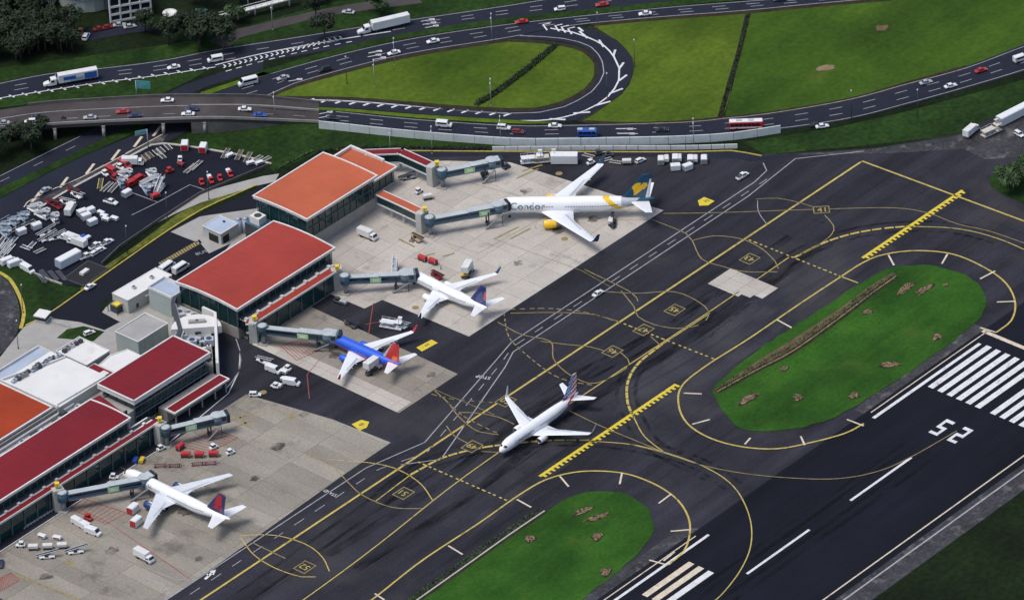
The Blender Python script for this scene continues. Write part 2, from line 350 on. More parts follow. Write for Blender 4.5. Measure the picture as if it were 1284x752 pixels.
# highways, ramps and the underpass
def road(name, A, B, m='asphalt_road', z=Z2, parent=None):
    return struct(name, between(MB(), smooth(px(A), 5), smooth(px(B), 5), z), m, parent)
R1A = [(-25, 109), (0, 104), (60, 92), (130, 85), (200, 76), (270, 62), (360, 48), (450, 34), (540, 21), (640, 6), (720, -8), (800, -22)]
R1B = [(-25, 128), (0, 124), (60, 115), (130, 103), (200, 95), (262, 87), (330, 77), (420, 62), (522, 40), (640, 23), (817, 4), (960, -10)]
R2A = [(215, 128), (285, 106), (320, 97), (421, 69), (522, 47), (640, 30), (817, 11), (918, 3), (1010, -4), (1100, -14)]
R2B = [(235, 150), (335, 122), (370, 106), (471, 78), (537, 64), (640, 48), (700, 36), (741, 30), (830, 22), (938, 14), (1020, 6), (1120, -3), (1200, -12)]
hw1 = road('north_highway', R1A, R1B)
hw2 = road('middle_highway', R2A, R2B)
ramp = road('loop_ramp', [(320, 122), (446, 126), (572, 136.5), (640, 140), (665, 140), (703, 132), (737, 115), (751, 92), (750, 78), (735, 61), (700, 52), (640, 48)],
            [(320, 133), (421, 135), (522, 143), (640, 150.5), (700, 153), (726, 151), (745, 141), (778, 118.7), (792, 96), (791.5, 73), (771, 50.5), (731, 34.6), (690, 34)], z=Z3)
hw3 = road('south_highway', [(385, 138), (421, 139), (522, 149), (640, 156.5), (726, 156), (800, 155), (860, 152), (909, 147), (960, 141.5), (1061, 124), (1137, 103.6), (1213, 83), (1284, 56), (1380, 22)],
            [(385, 152), (396, 153), (520, 166), (640, 174), (700, 174), (860, 172), (960, 165), (1048, 153), (1137, 132), (1284, 90), (1380, 58)])
un1 = road('underpass_road', [(-30, 234), (0, 220), (50, 195), (101, 170), (150, 146), (205, 119), (250, 100), (330, 74)], [(-30, 252), (0, 236), (63, 208), (141, 170), (190, 146), (225, 126), (262, 108), (330, 88)], z=Z1+.02)
un2 = road('underpass_road', [(-30, 264), (0, 249), (76, 208), (162, 172), (200, 153), (240, 133), (290, 110)], [(-30, 302), (0, 288), (33, 270), (80, 246), (130, 220), (200, 183), (260, 152), (335, 122)], z=Z1+.01)
struct('gore', between(MB(), smooth(px([(33, 259), (101, 224), (177, 184), (215, 163)]), 4), smooth(px([(33, 270), (80, 247), (130, 221), (200, 183)]), 4), Z2), 'asphalt_worn', un2)

# the viaduct on the left: a deck slab at 5.5 m that comes down to the ground at the right
def dz(x): return 5.6 if x < 255 else (.12 if x > 400 else .12+5.48*(.5+.5*math.cos(math.pi*(x-255)/145)))
DA = [(-30, 141.), (0, 138), (55, 130.5), (120, 126), (202, 121.5), (262, 121), (320, 121.5), (350, 124.5), (400, 129.5)]
DB = [(-30, 162), (0, 161), (80, 156), (151, 152.5), (220, 150), (273, 149), (320, 150.5), (360, 152.2), (400, 154)]
DAp = smooth([at(a, b-0, dz(a)) for a, b in DA], 4); DBp = smooth([at(a, b, dz(a)) for a, b in DB], 4)
via = thing('viaduct', 'long grey concrete viaduct carrying the highway over the dark underpass road at left', 'viaduct', (DBp[0].x, DBp[0].y, 0))
mb = between(MB(), DAp, DBp, None, 0, 60); n_ = 61
top = mb.v[:]; low = [(a, b, max(-.3, c-1.3)) for a, b, c in top]; mb.v += low
for i in range(n_-1):
    mb.f += [[i+2*n_, i+1+2*n_, i+1+3*n_, i+3*n_][::-1], [i, i+2*n_, i+1+2*n_, i+1], [i+n_, i+1+n_, i+1+3*n_, i+3*n_]]; mb.m += [0]*3; mb.smooth += [False]*3
mb.build('deck', 'deck_concrete', via, True)
mat('precast', (.30, .29, .27), .8, .18, .3, grain=.1, blotch=((.13, .125, .115), .3, .56, .5), **W_)
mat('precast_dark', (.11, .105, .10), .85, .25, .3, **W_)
mat('barrier_white', (.60, .64, .63), .8, .12, .25, blotch=((.30, .31, .29), .25, .58, .6), **W_)
def wall_along(mb, P, w, h, mi=0):
    L, Rr = side(P, w); n = len(P); up = Vector((0, 0, 1))
    for i in range(n-1):
        hh = h[i] if isinstance(h, list) else h; h2 = h[i+1] if isinstance(h, list) else h
        mb.add([L[i], Rr[i], Rr[i+1], L[i+1], L[i]+up*hh, Rr[i]+up*hh, Rr[i+1]+up*h2, L[i+1]+up*h2], [[4, 5, 6, 7], [0, 4, 7, 3], [1, 2, 6, 5], [0, 1, 5, 4], [3, 7, 6, 2]], mi)
    return mb
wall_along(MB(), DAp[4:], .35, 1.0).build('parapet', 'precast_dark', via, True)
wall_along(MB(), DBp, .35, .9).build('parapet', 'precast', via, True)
mid = [a.lerp(b, .5) for a, b in zip(smooth([at(a, b, dz(a)) for a, b in [(240, 133), (320, 133), (400, 139)]], 4), smooth([at(a, b, dz(a)) for a, b in [(240, 134), (320, 134.5), (400, 140)]], 4))]
wall_along(MB(), mid, .4, .7).build('median_barrier', 'precast', via, True)
for k, (a, b) in enumerate([(10, 158), (68, 154.5), (129, 151.6), (204, 148.5), (256, 147)]):
    base = at(a, b+3, 5.6); q = at(a, b+3-14, 5.6)
    m_ = MB()
    for t in (.06, .5, .94):
        p = base.lerp(q, t); m_.cyl((p.x, p.y, 0), (p.x, p.y, 3.6), .55, n=12)
    m_.beam((base.x, base.y, 3.85), (q.x, q.y, 3.85), 1.1, .9)
    m_.build('pier', 'precast', via, True)
for E_ in (DBp, DAp):
    emb = MB()
    for i in range(int(len(E_)*.62), len(E_)-1):
        a, b = E_[i], E_[i+1]
        emb.add([(a.x, a.y, -.1), (b.x, b.y, -.1), (b.x, b.y, max(.1, b.z-1.25)), (a.x, a.y, max(.1, a.z-1.25))], [[0, 1, 2, 3]])
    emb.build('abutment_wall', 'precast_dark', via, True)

# medians, kerbs and road paint
def kerbed(name, pts, m, h=.15, sm=True, st=4.):
    P = px(pts); P = smooth(P, st, True) if sm else P
    o = struct(name, MB().prism([tuple(p[:2]) for p in P], 0, Z3+h), m); return o
struct('median', between(MB(), smooth(px([(300, 98), (320, 92), (421, 62), (522, 40), (640, 23), (817, 4.5), (960, -9)]), 5), smooth(px([(300, 103), (320, 98.5), (421, 69.5), (522, 47), (640, 30), (817, 11), (960, -2)]), 5), .2), 'grass_mid')
struct('median', between(MB(), smooth(px([(330, 134), (421, 136), (522, 144), (640, 151), (700, 154)]), 4), smooth(px([(330, 137), (421, 139.5), (522, 148.5), (640, 155.5), (700, 155.5)]), 4), .2), 'grass_field')
struct('median', between(MB(), smooth(px([(-30, 252), (0, 236), (63, 207), (141, 169), (190, 146)]), 4), smooth(px([(-30, 264), (0, 249), (76, 209), (150, 176), (190, 156)]), 4), .2), 'grass_mid')
struct('median', between(MB(), smooth(px([(250, 117), (290, 104), (330, 91)]), 4), smooth(px([(262, 119), (300, 106), (340, 93)]), 4), .2), 'grass_field')
def rline(parent, pts, w=.35, z=None, m='line_white', kind=None, name='lane_line', sm=True, on=None, off=None, zz=0.):
    P = px(pts, zz); P = smooth(P, 4) if sm else P; mb = MB(); z = Z3 if z is None else z
    if on: dashes(mb, P, w, on, off, z)
    else: ribbon(mb, P, w, z)
    return struct(name, mb, m, parent)
def shift(A, B, t): return [tuple(a[i]*(1-t)+b[i]*t for i in (0, 1)) for a, b in zip(A, B)]
def lanes(par, A, B, ts, on=4.5, off=7.5, z=Z3, w=.28, m='line_white_dull'):
    SA, SB = smooth(px(A), 5), smooth(px(B), 5)
    def rs(P, n=120):
        d = [0]
        for i in range(len(P)-1): d.append(d[-1]+(P[i+1]-P[i]).length)
        out = []; k = 0
        for j in range(n+1):
            s = d[-1]*j/n
            while k < len(P)-2 and d[k+1] < s: k += 1
            out.append(P[k].lerp(P[k+1], (s-d[k])/max(1e-6, d[k+1]-d[k])))
        return out
    SA, SB = rs(SA), rs(SB)
    for t, dash in ts:
        P = [a.lerp(b, t) for a, b in zip(SA, SB)]; mb = MB()
        if dash: dashes(mb, P, w, on, off, z)
        else: ribbon(mb, P, w, z)
        struct('lane_line', mb, m, par)
lanes(hw1, R1A[:-1], R1B[:-1], [(.06, 0), (.36, 1), (.62, 1)])
lanes(hw2, R2A[:-1], R2B[:-1], [(.06, 0), (.36, 1), (.62, 1), (.94, 0)])
H3A = [(421, 139), (522, 149), (640, 156.5), (726, 156), (860, 152), (909, 147), (960, 141.5), (1061, 124), (1137, 103.6), (1213, 83), (1284, 56), (1380, 22)]
H3B = [(421, 157), (520, 166), (640, 174), (726, 174), (860, 172), (909, 169), (960, 165), (1061, 151), (1137, 132), (1213, 111), (1284, 90), (1380, 58)]
lanes(hw3, H3A, H3B, [(.08, 0), (.36, 1), (.66, 1), (.93, 0)])
lanes(ramp, [(345, 125), (446, 128), (572, 138), (640, 142), (675, 141), (706, 134), (741, 115), (756, 92), (754, 78), (739, 59), (703, 49), (650, 46)], [(345, 132), (446, 135), (572, 145), (640, 149), (690, 150), (720, 143), (757, 123), (776, 98), (776, 74), (757, 53), (719, 39), (680, 35)], [(.06, 0)], z=Z4, w=.35)
rline(ramp, [(336, 124.5), (446, 127.5), (572, 138.5), (640, 143)], .35, Z4)
rline(ramp, [(640, 152), (690, 150.5), (733, 139.5), (762, 122), (776, 101), (776.5, 86), (770, 72), (757, 57.5), (736, 47), (718, 41), (690, 36)], .6, Z4)
mb = MB()
for a, b, c, d in [(731, 40, 725, 35), (736.7, 48.5, 726.5, 39.8), (757, 59.5, 751, 50.5), (769, 71, 771.5, 63), (776.5, 86.5, 782, 79), (776, 102, 786, 94.5), (764, 118, 781, 111.5), (746, 133, 765.5, 127.5), (719, 142.5, 740, 141), (689, 149.5, 709, 150.5), (650, 152.5, 670, 153.5)]:
    ribbon(mb, px([(a, b), (c, d)]), .8, Z4+.005)
for a, b in ((685, 35.5), (700, 37), (708, 38.5), (716, 40.5)): ribbon(mb, px([(a+1, b+3), (a-4, b-4), (a+5, b-6)]), .6, Z4+.005)
for i in range(15):
    x = 385+i*17.6; y = 126+(x-385)*.075
    ribbon(mb, px([(x, y+1.5), (x+9, y-1.8)]), .75, Z4)
struct('hatching', mb, 'line_white', ramp)
# north highway chevrons and edge ticks
mb = MB()
for i in range(17):
    x = -5+i*16.2; y = 122.5-(x)*.145
    ribbon(mb, px([(x, y-1.2), (x+7, y+1.5)]), .6, Z4)
for i in range(23):
    x = 283+i*6.6; y = 84-(x-283)*.245
    ribbon(mb, [p for p in px([(x-3, y-2.4), (x, y-.4), (x-2.5, y+1.8)])], .5, Z4)
struct('hatching', mb, 'line_white', hw1)
rline(hw1, [(270, 82), (330, 67.5), (400, 54.5), (470, 43), (490, 40)], .5, Z4); rline(hw1, [(-10, 125), (60, 114), (130, 103.5), (200, 95), (270, 84.5)], .4, Z4)
rline(hw1, [(283, 90), (330, 77), (400, 60.5), (450, 51)], .4, Z4, on=2, off=2)
mb = MB()
for x, y in ((470, 66), (469, 70.5), (475, 74), (536, 26), (538, 30), (541, 34), (370, 101), (366, 139), (365, 145), (408, 142), (407, 147)):
    ribbon(mb, px([(x-8, y+1.4), (x+8, y-1.4)]), .3, Z4); ribbon(mb, px([(x+2, y-.9), (x+9, y-1.4)]), 1.1, Z4)
struct('arrow_marking', mb, 'line_white', hw2)
mb = MB()
for x, y in ((785, 162), (787, 168)): ribbon(mb, px([(x-13, y), (x+13, y)]), .3, Z3+.01); ribbon(mb, px([(x+2, y), (x+9, y)]), 1.1, Z3+.01)
struct('arrow_marking', mb, 'line_white', hw3)
mb = MB()
for a, b in ((40, 254), (75, 235.5), (108, 218.5), (140, 201), (168, 184.5), (192, 171)): ribbon(mb, px([(a, b), (a+10, b-13)]), .95, Z3)
ribbon(mb, smooth(px([(30, 260), (34, 254), (60, 240), (101, 223), (177, 183), (205, 168)]), 3), .35, Z3)
struct('hatching', mb, 'line_cream', un2)
rline(un2, [(0, 276), (60, 243), (130, 207), (190, 175)], .22, Z3, 'line_white_dull', on=4, off=10)
rline(un1, [(0, 228), (60, 200), (120, 171)], .22, Z3, 'line_white_dull', on=4, off=10)
rline(un1, [(0, 221), (50, 196), (101, 171)], .25, Z3, 'line_white_dull')
def dline(A, w=.3, m='line_white_dull', on=None, off=None, up=.03):
    P = smooth([at(a, b, dz(a)) for a, b in A], 3)
    for p in P: p.z += up
    mb = MB(); (dashes(mb, P, w, on, off) if on else ribbon(mb, P, w)); tag(mb.build('lane_line', m, via, True), kind='stuff' if on else None)
dline([(0, 149), (55, 141), (150, 135.5), (240, 132.5), (330, 132)], .3); dline([(0, 154.5), (80, 149), (151, 145), (240, 142.5), (330, 143), (395, 147)], .25, on=4, off=7)
dline([(0, 158.5), (80, 153.5), (151, 150), (240, 147.5), (330, 148.5), (395, 152)], .25)

# white blast wall between the highway and the airfield
WP = [(400, 161), (420, 163), (520, 173.5), (640, 182.5), (700, 183), (790, 181.5), (860, 179.5), (920, 175.5), (979, 166.5)]
P = smooth(px(WP), 6.); bw = thing('blast_wall', 'long white panelled concrete wall between the highway and the airfield', 'wall', P[0])
i = 0; mshs = []
for i in range(len(P)-1):
    wall_along(MB(), [P[i].lerp(P[i+1], .01), P[i].lerp(P[i+1], .99)], .35, 2.9).build('panel', 'barrier_white', bw, True)
b2 = px([(617, 189.), (700, 188.6), (800, 187.8), (860, 187.6), (925, 185.8)]); P = smooth(b2, 4.)
bw = thing('blast_wall', 'lower outer white concrete wall along the service road, in front of the long one', 'wall', P[0])
for i in range(len(P)-1):
    wall_along(MB(), [P[i].lerp(P[i+1], .02), P[i].lerp(P[i+1], .98)], .35, 1.6).build('panel', 'barrier_white', bw, True)
ribbonP = smooth(px([(420, 187.5), (470, 189), (560, 190), (640, 190.5), (760, 191), (860, 191), (918, 189.5), (935, 192), (955, 196)]), 4)
struct('kerb', wall_along(MB(), ribbonP, .5, .25), 'kerb_yellow')

# yard, access road, paths on the terminal's land side
yard = sheet('storage_yard', [(-30, 303), (0, 289), (45, 264), (80, 242), (125, 218), (190, 183), (215, 181), (300, 195.5), (340, 207), (250, 243.5), (200, 276), (150, 310), (128, 331), (95, 358), (75, 356), (60, 350), (0, 322), (-30, 308)], Z2+.014, 'asphalt_yard')
struct('yard_kerb', wall_along(MB(), smooth(px([(45, 264), (80, 242), (125, 217.5), (190, 182.5), (205, 180.5), (250, 186), (300, 195), (340, 206)]), 4), .9, .3), 'kerb')
struct('yard_kerb', wall_along(MB(), smooth(px([(0, 322.5), (60, 351), (78, 357)]), 4), .4, .6), 'kerb')
fw = MB(); wall_along(fw, px([(338, 208), (250, 244.5), (200, 277), (150, 311), (128, 332)]), .25, 1.1)
tag(fw.build('boundary_wall', 'precast_dark'), 'low dark wall along the lower edge of the storage yard, above the grass verge', 'wall')
rline(yard, [(150, 236), (198, 254), (238, 232), (256, 238)], .35, Z4, 'line_white_dull', sm=False); rline(yard, [(198, 254), (165, 270)], .25, Z4, 'line_white_dull', sm=False)
struct('landside_pavement', MB().poly([(-200, 100), (33, 100), (33, 136), (28, 161), (-5, 170), (-66, 163), (-100, 150), (-112, 158), (-200, 158)], Z1+.01), 'concrete_path')
path = sheet('path', [(190, 283), (220, 261), (240, 246), (280, 234), (330, 221), (350, 218), (345, 228), (320, 233.5), (290, 243), (252, 254), (220, 268)], Z2, 'concrete_path')
acc = sheet('access_road', [(60, 389), (104, 365), (150, 333), (210, 291), (250, 269), (300, 248), (330, 232), (345, 250), (320, 262), (300, 292), (270, 330), (232, 356), (190, 362), (150, 372), (128, 378), (125, 390), (151, 404), (131, 414), (100, 404), (70, 400)], Z2, 'asphalt_new')
struct('kerb', wall_along(MB(), smooth(px([(32, 408), (60, 394), (104, 363.5), (150, 331), (210, 289.5), (255, 262), (290, 246), (322, 232)]), 4), .5, .2), 'kerb_yellow')
sheet('pavement', [(214, 291), (250, 272), (262, 270), (320, 262), (300, 292), (290, 305), (262, 318), (252, 306)], Z3, 'concrete_path')
sheet('pavement', [(0, 448), (30, 410), (60, 395), (70, 400), (100, 404), (131, 414), (150, 404), (160, 420), (120, 440), (60, 470), (0, 500), (-30, 500)], Z3, 'concrete_path')
sheet('grass_verge', [(71, 424), (84, 413), (105, 409), (131, 416), (117, 428), (95, 426)], Z4, 'grass_mid', sm=True)
sheet('ring_road', [(-30, 335), (0, 345), (14, 358), (24, 385), (22, 415), (0, 445), (-30, 452)], Z4, 'asphalt_worn', sm=True)
struct('kerb', wall_along(MB(), smooth(px([(-5, 340), (12, 350), (26, 375), (30, 395), (26, 412)]), 3), 1.2, .2), 'kerb_yellow')
mb = MB()
for i in range(17): x = 200+i*3.05; y = 329-(i*1.75); ribbon(mb, px([(x, y), (x+3.2, y+4.2)]), .75, Z3)
struct('crossing', mb, 'line_yellow_dull', acc)
mb = MB(); ground_text(mb, 'BUS', at(252, 317), 2.2, R(-20), Z3+.01, wide=1.1); struct('road_lettering', mb, 'line_white_dull', acc)

# ================================================================ AIRFIELD MARKINGS
def yl(pts, w=.45, m='line_yellow', z=Z4, on=None, off=None, sm=True, name='guide_line', border=False, xy=False):
    P = [Vector((a, b, 0)) for a, b in pts] if xy else px(pts)
    P = smooth(P, 2.5) if sm else P
    if border:
        mb = MB(); ribbon(mb, P, w*2.1, z-.02); struct('line_border', mb, 'line_black', airfield)
    mb = MB(); (dashes(mb, P, w, on, off, z) if on else ribbon(mb, P, w, z)); return struct(name, mb, m, airfield)
yl([(-420, 24.6), (150.3, 24.6)], .75, xy=True, sm=False, border=True, name='taxi_line'); yl([(150.3, 24.6), (151.7, 24.5), (156, -80)], .7, xy=True, sm=False, name='taxi_line')
yl([(-420, -2.5), (-160, -.5), (-60, 5.6), (55, 5.6), (62.8, 5.8)], .4, 'line_yellow', xy=True); yl([(74.4, 5.8), (91, 6)], .4, xy=True)
def hold(x0, x1, y=-14.):
    yl([(x0, y+.75), (x1, y+.75)], 1.1, 'line_yellow_bright', xy=True, sm=False, name='hold_line')
    mb = MB(); x = x0+.8
    while x < x1-.5: mb.poly([(x, y-1.0), (x+.95, y-1.0), (x+.95, y+.21), (x, y+.21)], Z4); x += 2.0
    struct('hold_teeth', mb, 'line_yellow_bright', airfield)
hold(-54.5, 11.2); hold(105, 157.3)
# holding-bay dashed cross lines
def xdash(a, b): yl([a, b], .55, 'line_yellow', on=1.1, off=1.1, sm=False, name='cross_dashes', z=Z4+.01)
xdash((524, 579), (637, 628)); xdash((782, 406), (900, 452)); xdash((939, 301), (1052, 346)); yl([(1052, 346), (1076, 355)], .5, sm=False)
# edge lines round the two islands, with their short ticks
EA = [(430, 779), (475, 745), (530, 702), (600, 656), (650, 621), (684, 601.5), (720, 592), (755, 590.5), (790, 595), (825, 609), (850, 627), (863, 648), (865, 668), (858, 690), (838, 708)]
EB = [(1083, 531), (1060, 543), (1020, 554), (975, 562.5), (930, 560), (890, 549), (862, 531), (851, 508), (855, 484), (885, 459), (940, 424), (1000, 383), (1050, 350), (1083, 329), (1110, 319), (1150, 314.5), (1195, 319), (1235, 336), (1262, 356), (1273, 380), (1268, 402), (1249, 417)]
yl(EA, .6, 'line_yellow'); yl(EB, .6, 'line_yellow')
mb = MB()
for a, b, c, d in ((562, 684, 580, 695), (648, 626, 666, 636), (702, 597, 713, 610), (780, 593, 777, 607), (842, 619, 826, 631), (864, 664, 841, 666), (814, 702, 836, 708), (846, 692, 832, 703), (470, 744, 482, 752),
                   (974, 401, 996, 413), (857, 493, 880, 494), (868, 532, 890, 526), (941, 549, 934, 557), (1009, 558, 1004, 547), (1114, 320, 1121, 333), (1188, 319, 1181, 331), (1248, 340, 1229, 350), (1273, 378, 1250, 379), (1229, 411, 1249, 417), (1062, 526, 1083, 534)):
    ribbon(mb, px([(a, b), (c, d)]), .6, Z5)
struct('edge_ticks', mb, 'line_cream', airfield)
# curved lead-in lines
yl([(470, 629), (515, 595)], .4, 'line_yellow'); yl([(515, 595), (555, 574), (600, 562), (645, 556), (690, 552), (741, 552)], .85, 'line_yellow', on=3.2, off=.6, border=True)
yl([(741, 553), (790, 557), (833, 567), (885, 586), (920, 610), (939, 645), (942, 680), (930, 712), (905, 745), (880, 765)], .38, 'line_yellow')
yl([(790, 557), (833, 568), (880, 583), (930, 593), (990, 599), (1050, 600), (1100, 591), (1142, 573), (1200, 540)], .3, 'line_yellow_dull')
yl([(830, 432), (800, 456), (787, 480), (787, 505), (793, 520)], .85, 'line_yellow', on=3.2, off=.6, border=True); yl([(793, 520), (808, 547), (833, 567)], .38, 'line_yellow')
yl([(714, 515), (760, 537), (833, 567)], .32, 'line_yellow_dull'); yl([(830, 432), (890, 393)], .4, 'line_yellow'); yl([(816, 422), (829, 434)], .3, 'line_yellow_dull')
yl([(996, 323), (1030, 306), (1066, 294), (1105, 287), (1140, 284)], .85, 'line_yellow', on=3.2, off=.6, border=True); yl([(1140, 284), (1200, 287), (1250, 299), (1300, 320)], .38, 'line_yellow')
yl([(832, 268), (900, 267), (1020, 263), (1120, 261), (1165, 268), (1200, 281), (1240, 290), (1290, 307)], .32, 'line_yellow_dull')
def loop(pts, m='line_yellow_dull', w=.35): yl(pts, w, m)
loop([(540, 580), (562, 577), (597, 584), (625, 600), (639, 616), (643, 630)]) if 0 else None
loop([(384, 573), (408, 575), (434, 602), (455, 621), (492, 636), (530, 637.5)], 'line_yellow_dull'); loop([(412, 576), (470, 581), (502, 590), (528, 607), (543, 628)], 'line_yellow')
loop([(302, 674), (318, 695), (345, 712), (378, 723), (396, 723)], 'line_yellow'); loop([(302, 671), (345, 671), (383, 682), (404, 698), (413, 716)], 'line_yellow'); loop([(316, 680), (358, 700)], 'line_yellow_dull', .35)
loop([(760, 366), (800, 368), (845, 366), (875, 378), (889, 391), (885, 402)]); loop([(779, 365), (795, 385), (800, 397), (820, 407), (850, 412), (876, 408)]); loop([(640, 393), (690, 392), (740, 394), (775, 403)], 'line_yellow_dull')
yl([(640, 388), (690, 387), (735, 392), (782, 406)], .4, 'line_yellow_dull', on=1.8, off=1.2); yl([(632, 393), (637, 420), (652, 438), (690, 468), (715, 478), (750, 484)], .4, 'line_yellow_dull', on=1.8, off=1.2)
loop([(624, 404), (655, 420), (690, 428), (694, 450), (710, 467), (730, 478), (750, 480), (785, 462), (787, 450), (772, 438)]); loop([(678, 428), (710, 432), (740, 435), (760, 441)])
yl([(541, 494), (565, 500), (620, 505)], .35, 'line_yellow_dull', on=1.8, off=1.4); loop([(545, 490), (562, 505), (573, 520), (586, 532), (600, 541), (625, 545)]); yl([(562, 505), (580, 521), (600, 532), (628, 545)], .35, 'line_yellow_dull', on=1.8, off=1.4)
loop([(575, 517), (600, 518), (625, 523), (645, 532)]); loop([(560, 534), (569, 546), (587, 556)]); loop([(604, 566), (626, 567)])
loop([(819, 276), (860, 293), (868, 302), (880, 325), (905, 334), (935, 341), (975, 341)]); loop([(868, 302), (895, 296), (930, 300), (955, 312), (972, 328), (976, 337)]); loop([(948, 250), (975, 249), (1005, 255), (1020, 260)], 'line_yellow_dull', .28)
loop([(1034, 270), (1045, 283), (1043, 294), (1025, 308), (1000, 320)]); loop([(950, 252), (951, 266), (962, 282)], 'line_white_dull', .25)
loop([(733, 338), (790, 366), (800, 378)]); loop([(660, 400), (720, 428)], 'line_yellow_dull', .25) if 0 else None
# stand number boxes
def numbox(s, c, ux, uy, ang=None, l=5.6, h=4.8, flip=math.pi/2):
    c = at(*c); mb = MB(); a = 0 if ang is None else ang
    ca, sa = math.cos(a), math.sin(a); T = lambda x, y: (c.x+x*ca-y*sa, c.y+x*sa+y*ca)
    mb.poly([T(-l/2, -h/2), T(l/2, -h/2), T(l/2, h/2), T(-l/2, h/2)], Z5, 1)
    mb.poly([T(-l/2, -h/2), T(l/2, -h/2), T(l/2, -h/2+.35), T(-l/2, -h/2+.35)], Z5+.02); mb.poly([T(-l/2, h/2-.35), T(l/2, h/2-.35), T(l/2, h/2), T(-l/2, h/2)], Z5+.02)
    mb.poly([T(-l/2, -h/2), T(-l/2+.35, -h/2), T(-l/2+.35, h/2), T(-l/2, h/2)], Z5+.03); mb.poly([T(l/2-.35, -h/2), T(l/2, -h/2), T(l/2, h/2), T(l/2-.35, h/2)], Z5+.03)
    ground_text(mb, s, c, 3.5, a+flip, Z5+.03, 2, 1.)
    struct('stand_number', mb, ['line_yellow_dull', 'line_black', 'line_yellow'], airfield)
for s, c in (('51', (506, 618.5)), ('52', (382, 711)), ('49', (592, 560)), ('50', (634, 503)), ('46', (768, 441)), ('47', (807, 414)), ('45', (846, 389)), ('43', (940, 325))):
    numbox(s, c, 0, 0)
numbox('41', (1030, 263.5), 0, 0, R(-47.15)+.02, 5.4, 4.4, 0)
# yellow clearance plates
def plate(pts, s, c, ang):
    mb = MB(); mb.poly(px(pts), Z5); ground_text(mb, s, at(*c), 1.9, ang, Z5+.02, 1); struct('yellow_plate', mb, ['line_yellow_bright', 'line_black'], airfield)
plate([(522, 436), (541, 426), (549, 430), (529, 441)], '44', (535, 433), R(0)); plate([(441, 532), (453, 526.5), (463, 529), (460, 536), (451, 540)], '48', (453, 532.5), R(0)); plate([(875, 252), (883, 247.5), (896, 252.5), (888, 258), (877, 258.5)], '42', (886, 252.5), R(0))
# vehicle road: white edges and centre dashes
yl([(157, 28), (139.5, 43.2), (112, 40.6), (-6, 40.2), (-14, 36.5), (-66, 17.6), (-76, 25.5)], .38, 'line_white_dull', xy=True, sm=False, name='road_edge_line')
yl([(131, 50), (128, 46.), (120, 44.6), (-2, 44.4), (-12, 41.6), (-62, 28.), (-84, 33.), (-420, 33)], .38, 'line_white_dull', xy=True, sm=False, name='road_edge_line')
yl([(124, 42.5), (-4, 42.3), (-13, 39.), (-66, 23.6), (-82, 29.4), (-420, 29)], .3, 'line_white_dull', xy=True, sm=False, on=4.2, off=5.2, name='road_dashes')
mb = MB(); ground_text(mb, 'STOP', at(606, 473), 2.3, R(110), Z4, wide=.9); ground_text(mb, 'STAND', at(414, 618), 2.0, R(90), Z4, wide=.8); ribbon(mb, px([(257, 726), (266, 718)]), .9, Z4); mb.poly(px([(262, 716), (271, 714), (268, 721)]), Z4); ribbon(mb, px([(257, 717), (262, 722)]), .5, Z4)
struct('road_lettering', mb, 'line_white', airfield)
rline(airfield, [(283, 488), (300, 465), (301, 440), (296, 425)], .35, Z4, 'line_white_dull'); struct('road_edge_line', ribbon(MB(), [Vector(v) for v in ((-235, 91.8, 0), (-112, 91.8, 0), (-79, 96.4, 0), (-67.4, 102.6, 0), (-58.6, 110.4, 0))], .35, Z4), 'line_white', airfield)
rline(airfield, [(176, 721), (205, 733), (212, 741), (207, 752)], .3, Z4, 'line_white_dull'); rline(airfield, [(185, 712), (220, 726), (244, 727), (262, 715)], .3, Z4, 'line_white_dull')
mb = MB()
for i in range(9): x = 30+i*4.2; y = 663-i*2.6; ribbon(mb, px([(x, y), (x+5, y-6)]), .35, Z5)
struct('hatching', mb, 'line_white', airfield)
# red keep-clear hatching under the bridges
def redhatch(pts, n=9):
    P = px(pts); mb = MB()
    for i in range(4): ribbon(mb, [P[i], P[(i+1) % 4]], .3, Z5)
    for i in range(1, n): t = i/n; ribbon(mb, [P[0].lerp(P[1], t), P[3].lerp(P[2], t)], .22, Z5)
    struct('red_hatching', mb, 'line_red', airfield)
redhatch([(105, 625), (158, 643), (133, 657), (90, 638)]); redhatch([(228, 560), (270, 538), (298, 549), (262, 568)]); redhatch([(0, 725), (14, 718), (24, 728), (0, 741)]); redhatch([(352, 434), (380, 425), (400, 440), (372, 452)], 8)
mb = MB()
for P_ in ([(100, 638), (136, 655), (240, 727)], [(462, 420), (468, 380)], [(458, 407), (500, 400)], [(400, 452), (385, 470), (388, 500)]): ribbon(mb, px(P_), .25, Z5)
struct('red_line', mb, 'line_red', airfield)
# yellow stand paint
mb = MB()
for a, b, c, d in ((288, 528, 325, 516), (294, 536, 320, 525), (300, 522, 312, 535), (18, 720, 100, 752), (520, 325, 545, 318), (555, 322, 570, 318), (500, 300, 520, 310), (620, 300, 650, 285), (640, 300, 665, 287), (655, 215, 680, 207), (648, 224, 675, 212)): ribbon(mb, px([(a, b), (c, d)]), .7, Z5)
for a, b in ((365, 522), (708, 300), (87, 705), (701, 218), (521, 386), (330, 492)): mb.cyl((*at(a, b)[:2], Z4), (*at(a, b)[:2], Z5), 1.2, n=10)
struct('stand_paint', mb, 'line_yellow_dull', airfield)
for pts in ([(690, 258), (640, 243), (560, 222)], [(700, 262), (600, 318), (560, 305)], [(620, 300), (730, 340), (765, 360)], [(765, 276), (819, 276)]): yl(pts, .18, 'line_yellow_dull', sm=False, name='stand_line', z=Z5)
for pts in ([(150, 585), (230, 628), (300, 664)], [(420, 430), (520, 478), (560, 495), (620, 520)], [(505, 345), (620, 393)]): yl(pts, .22, 'line_yellow_dull', sm=False, name='stand_line', z=Z5)

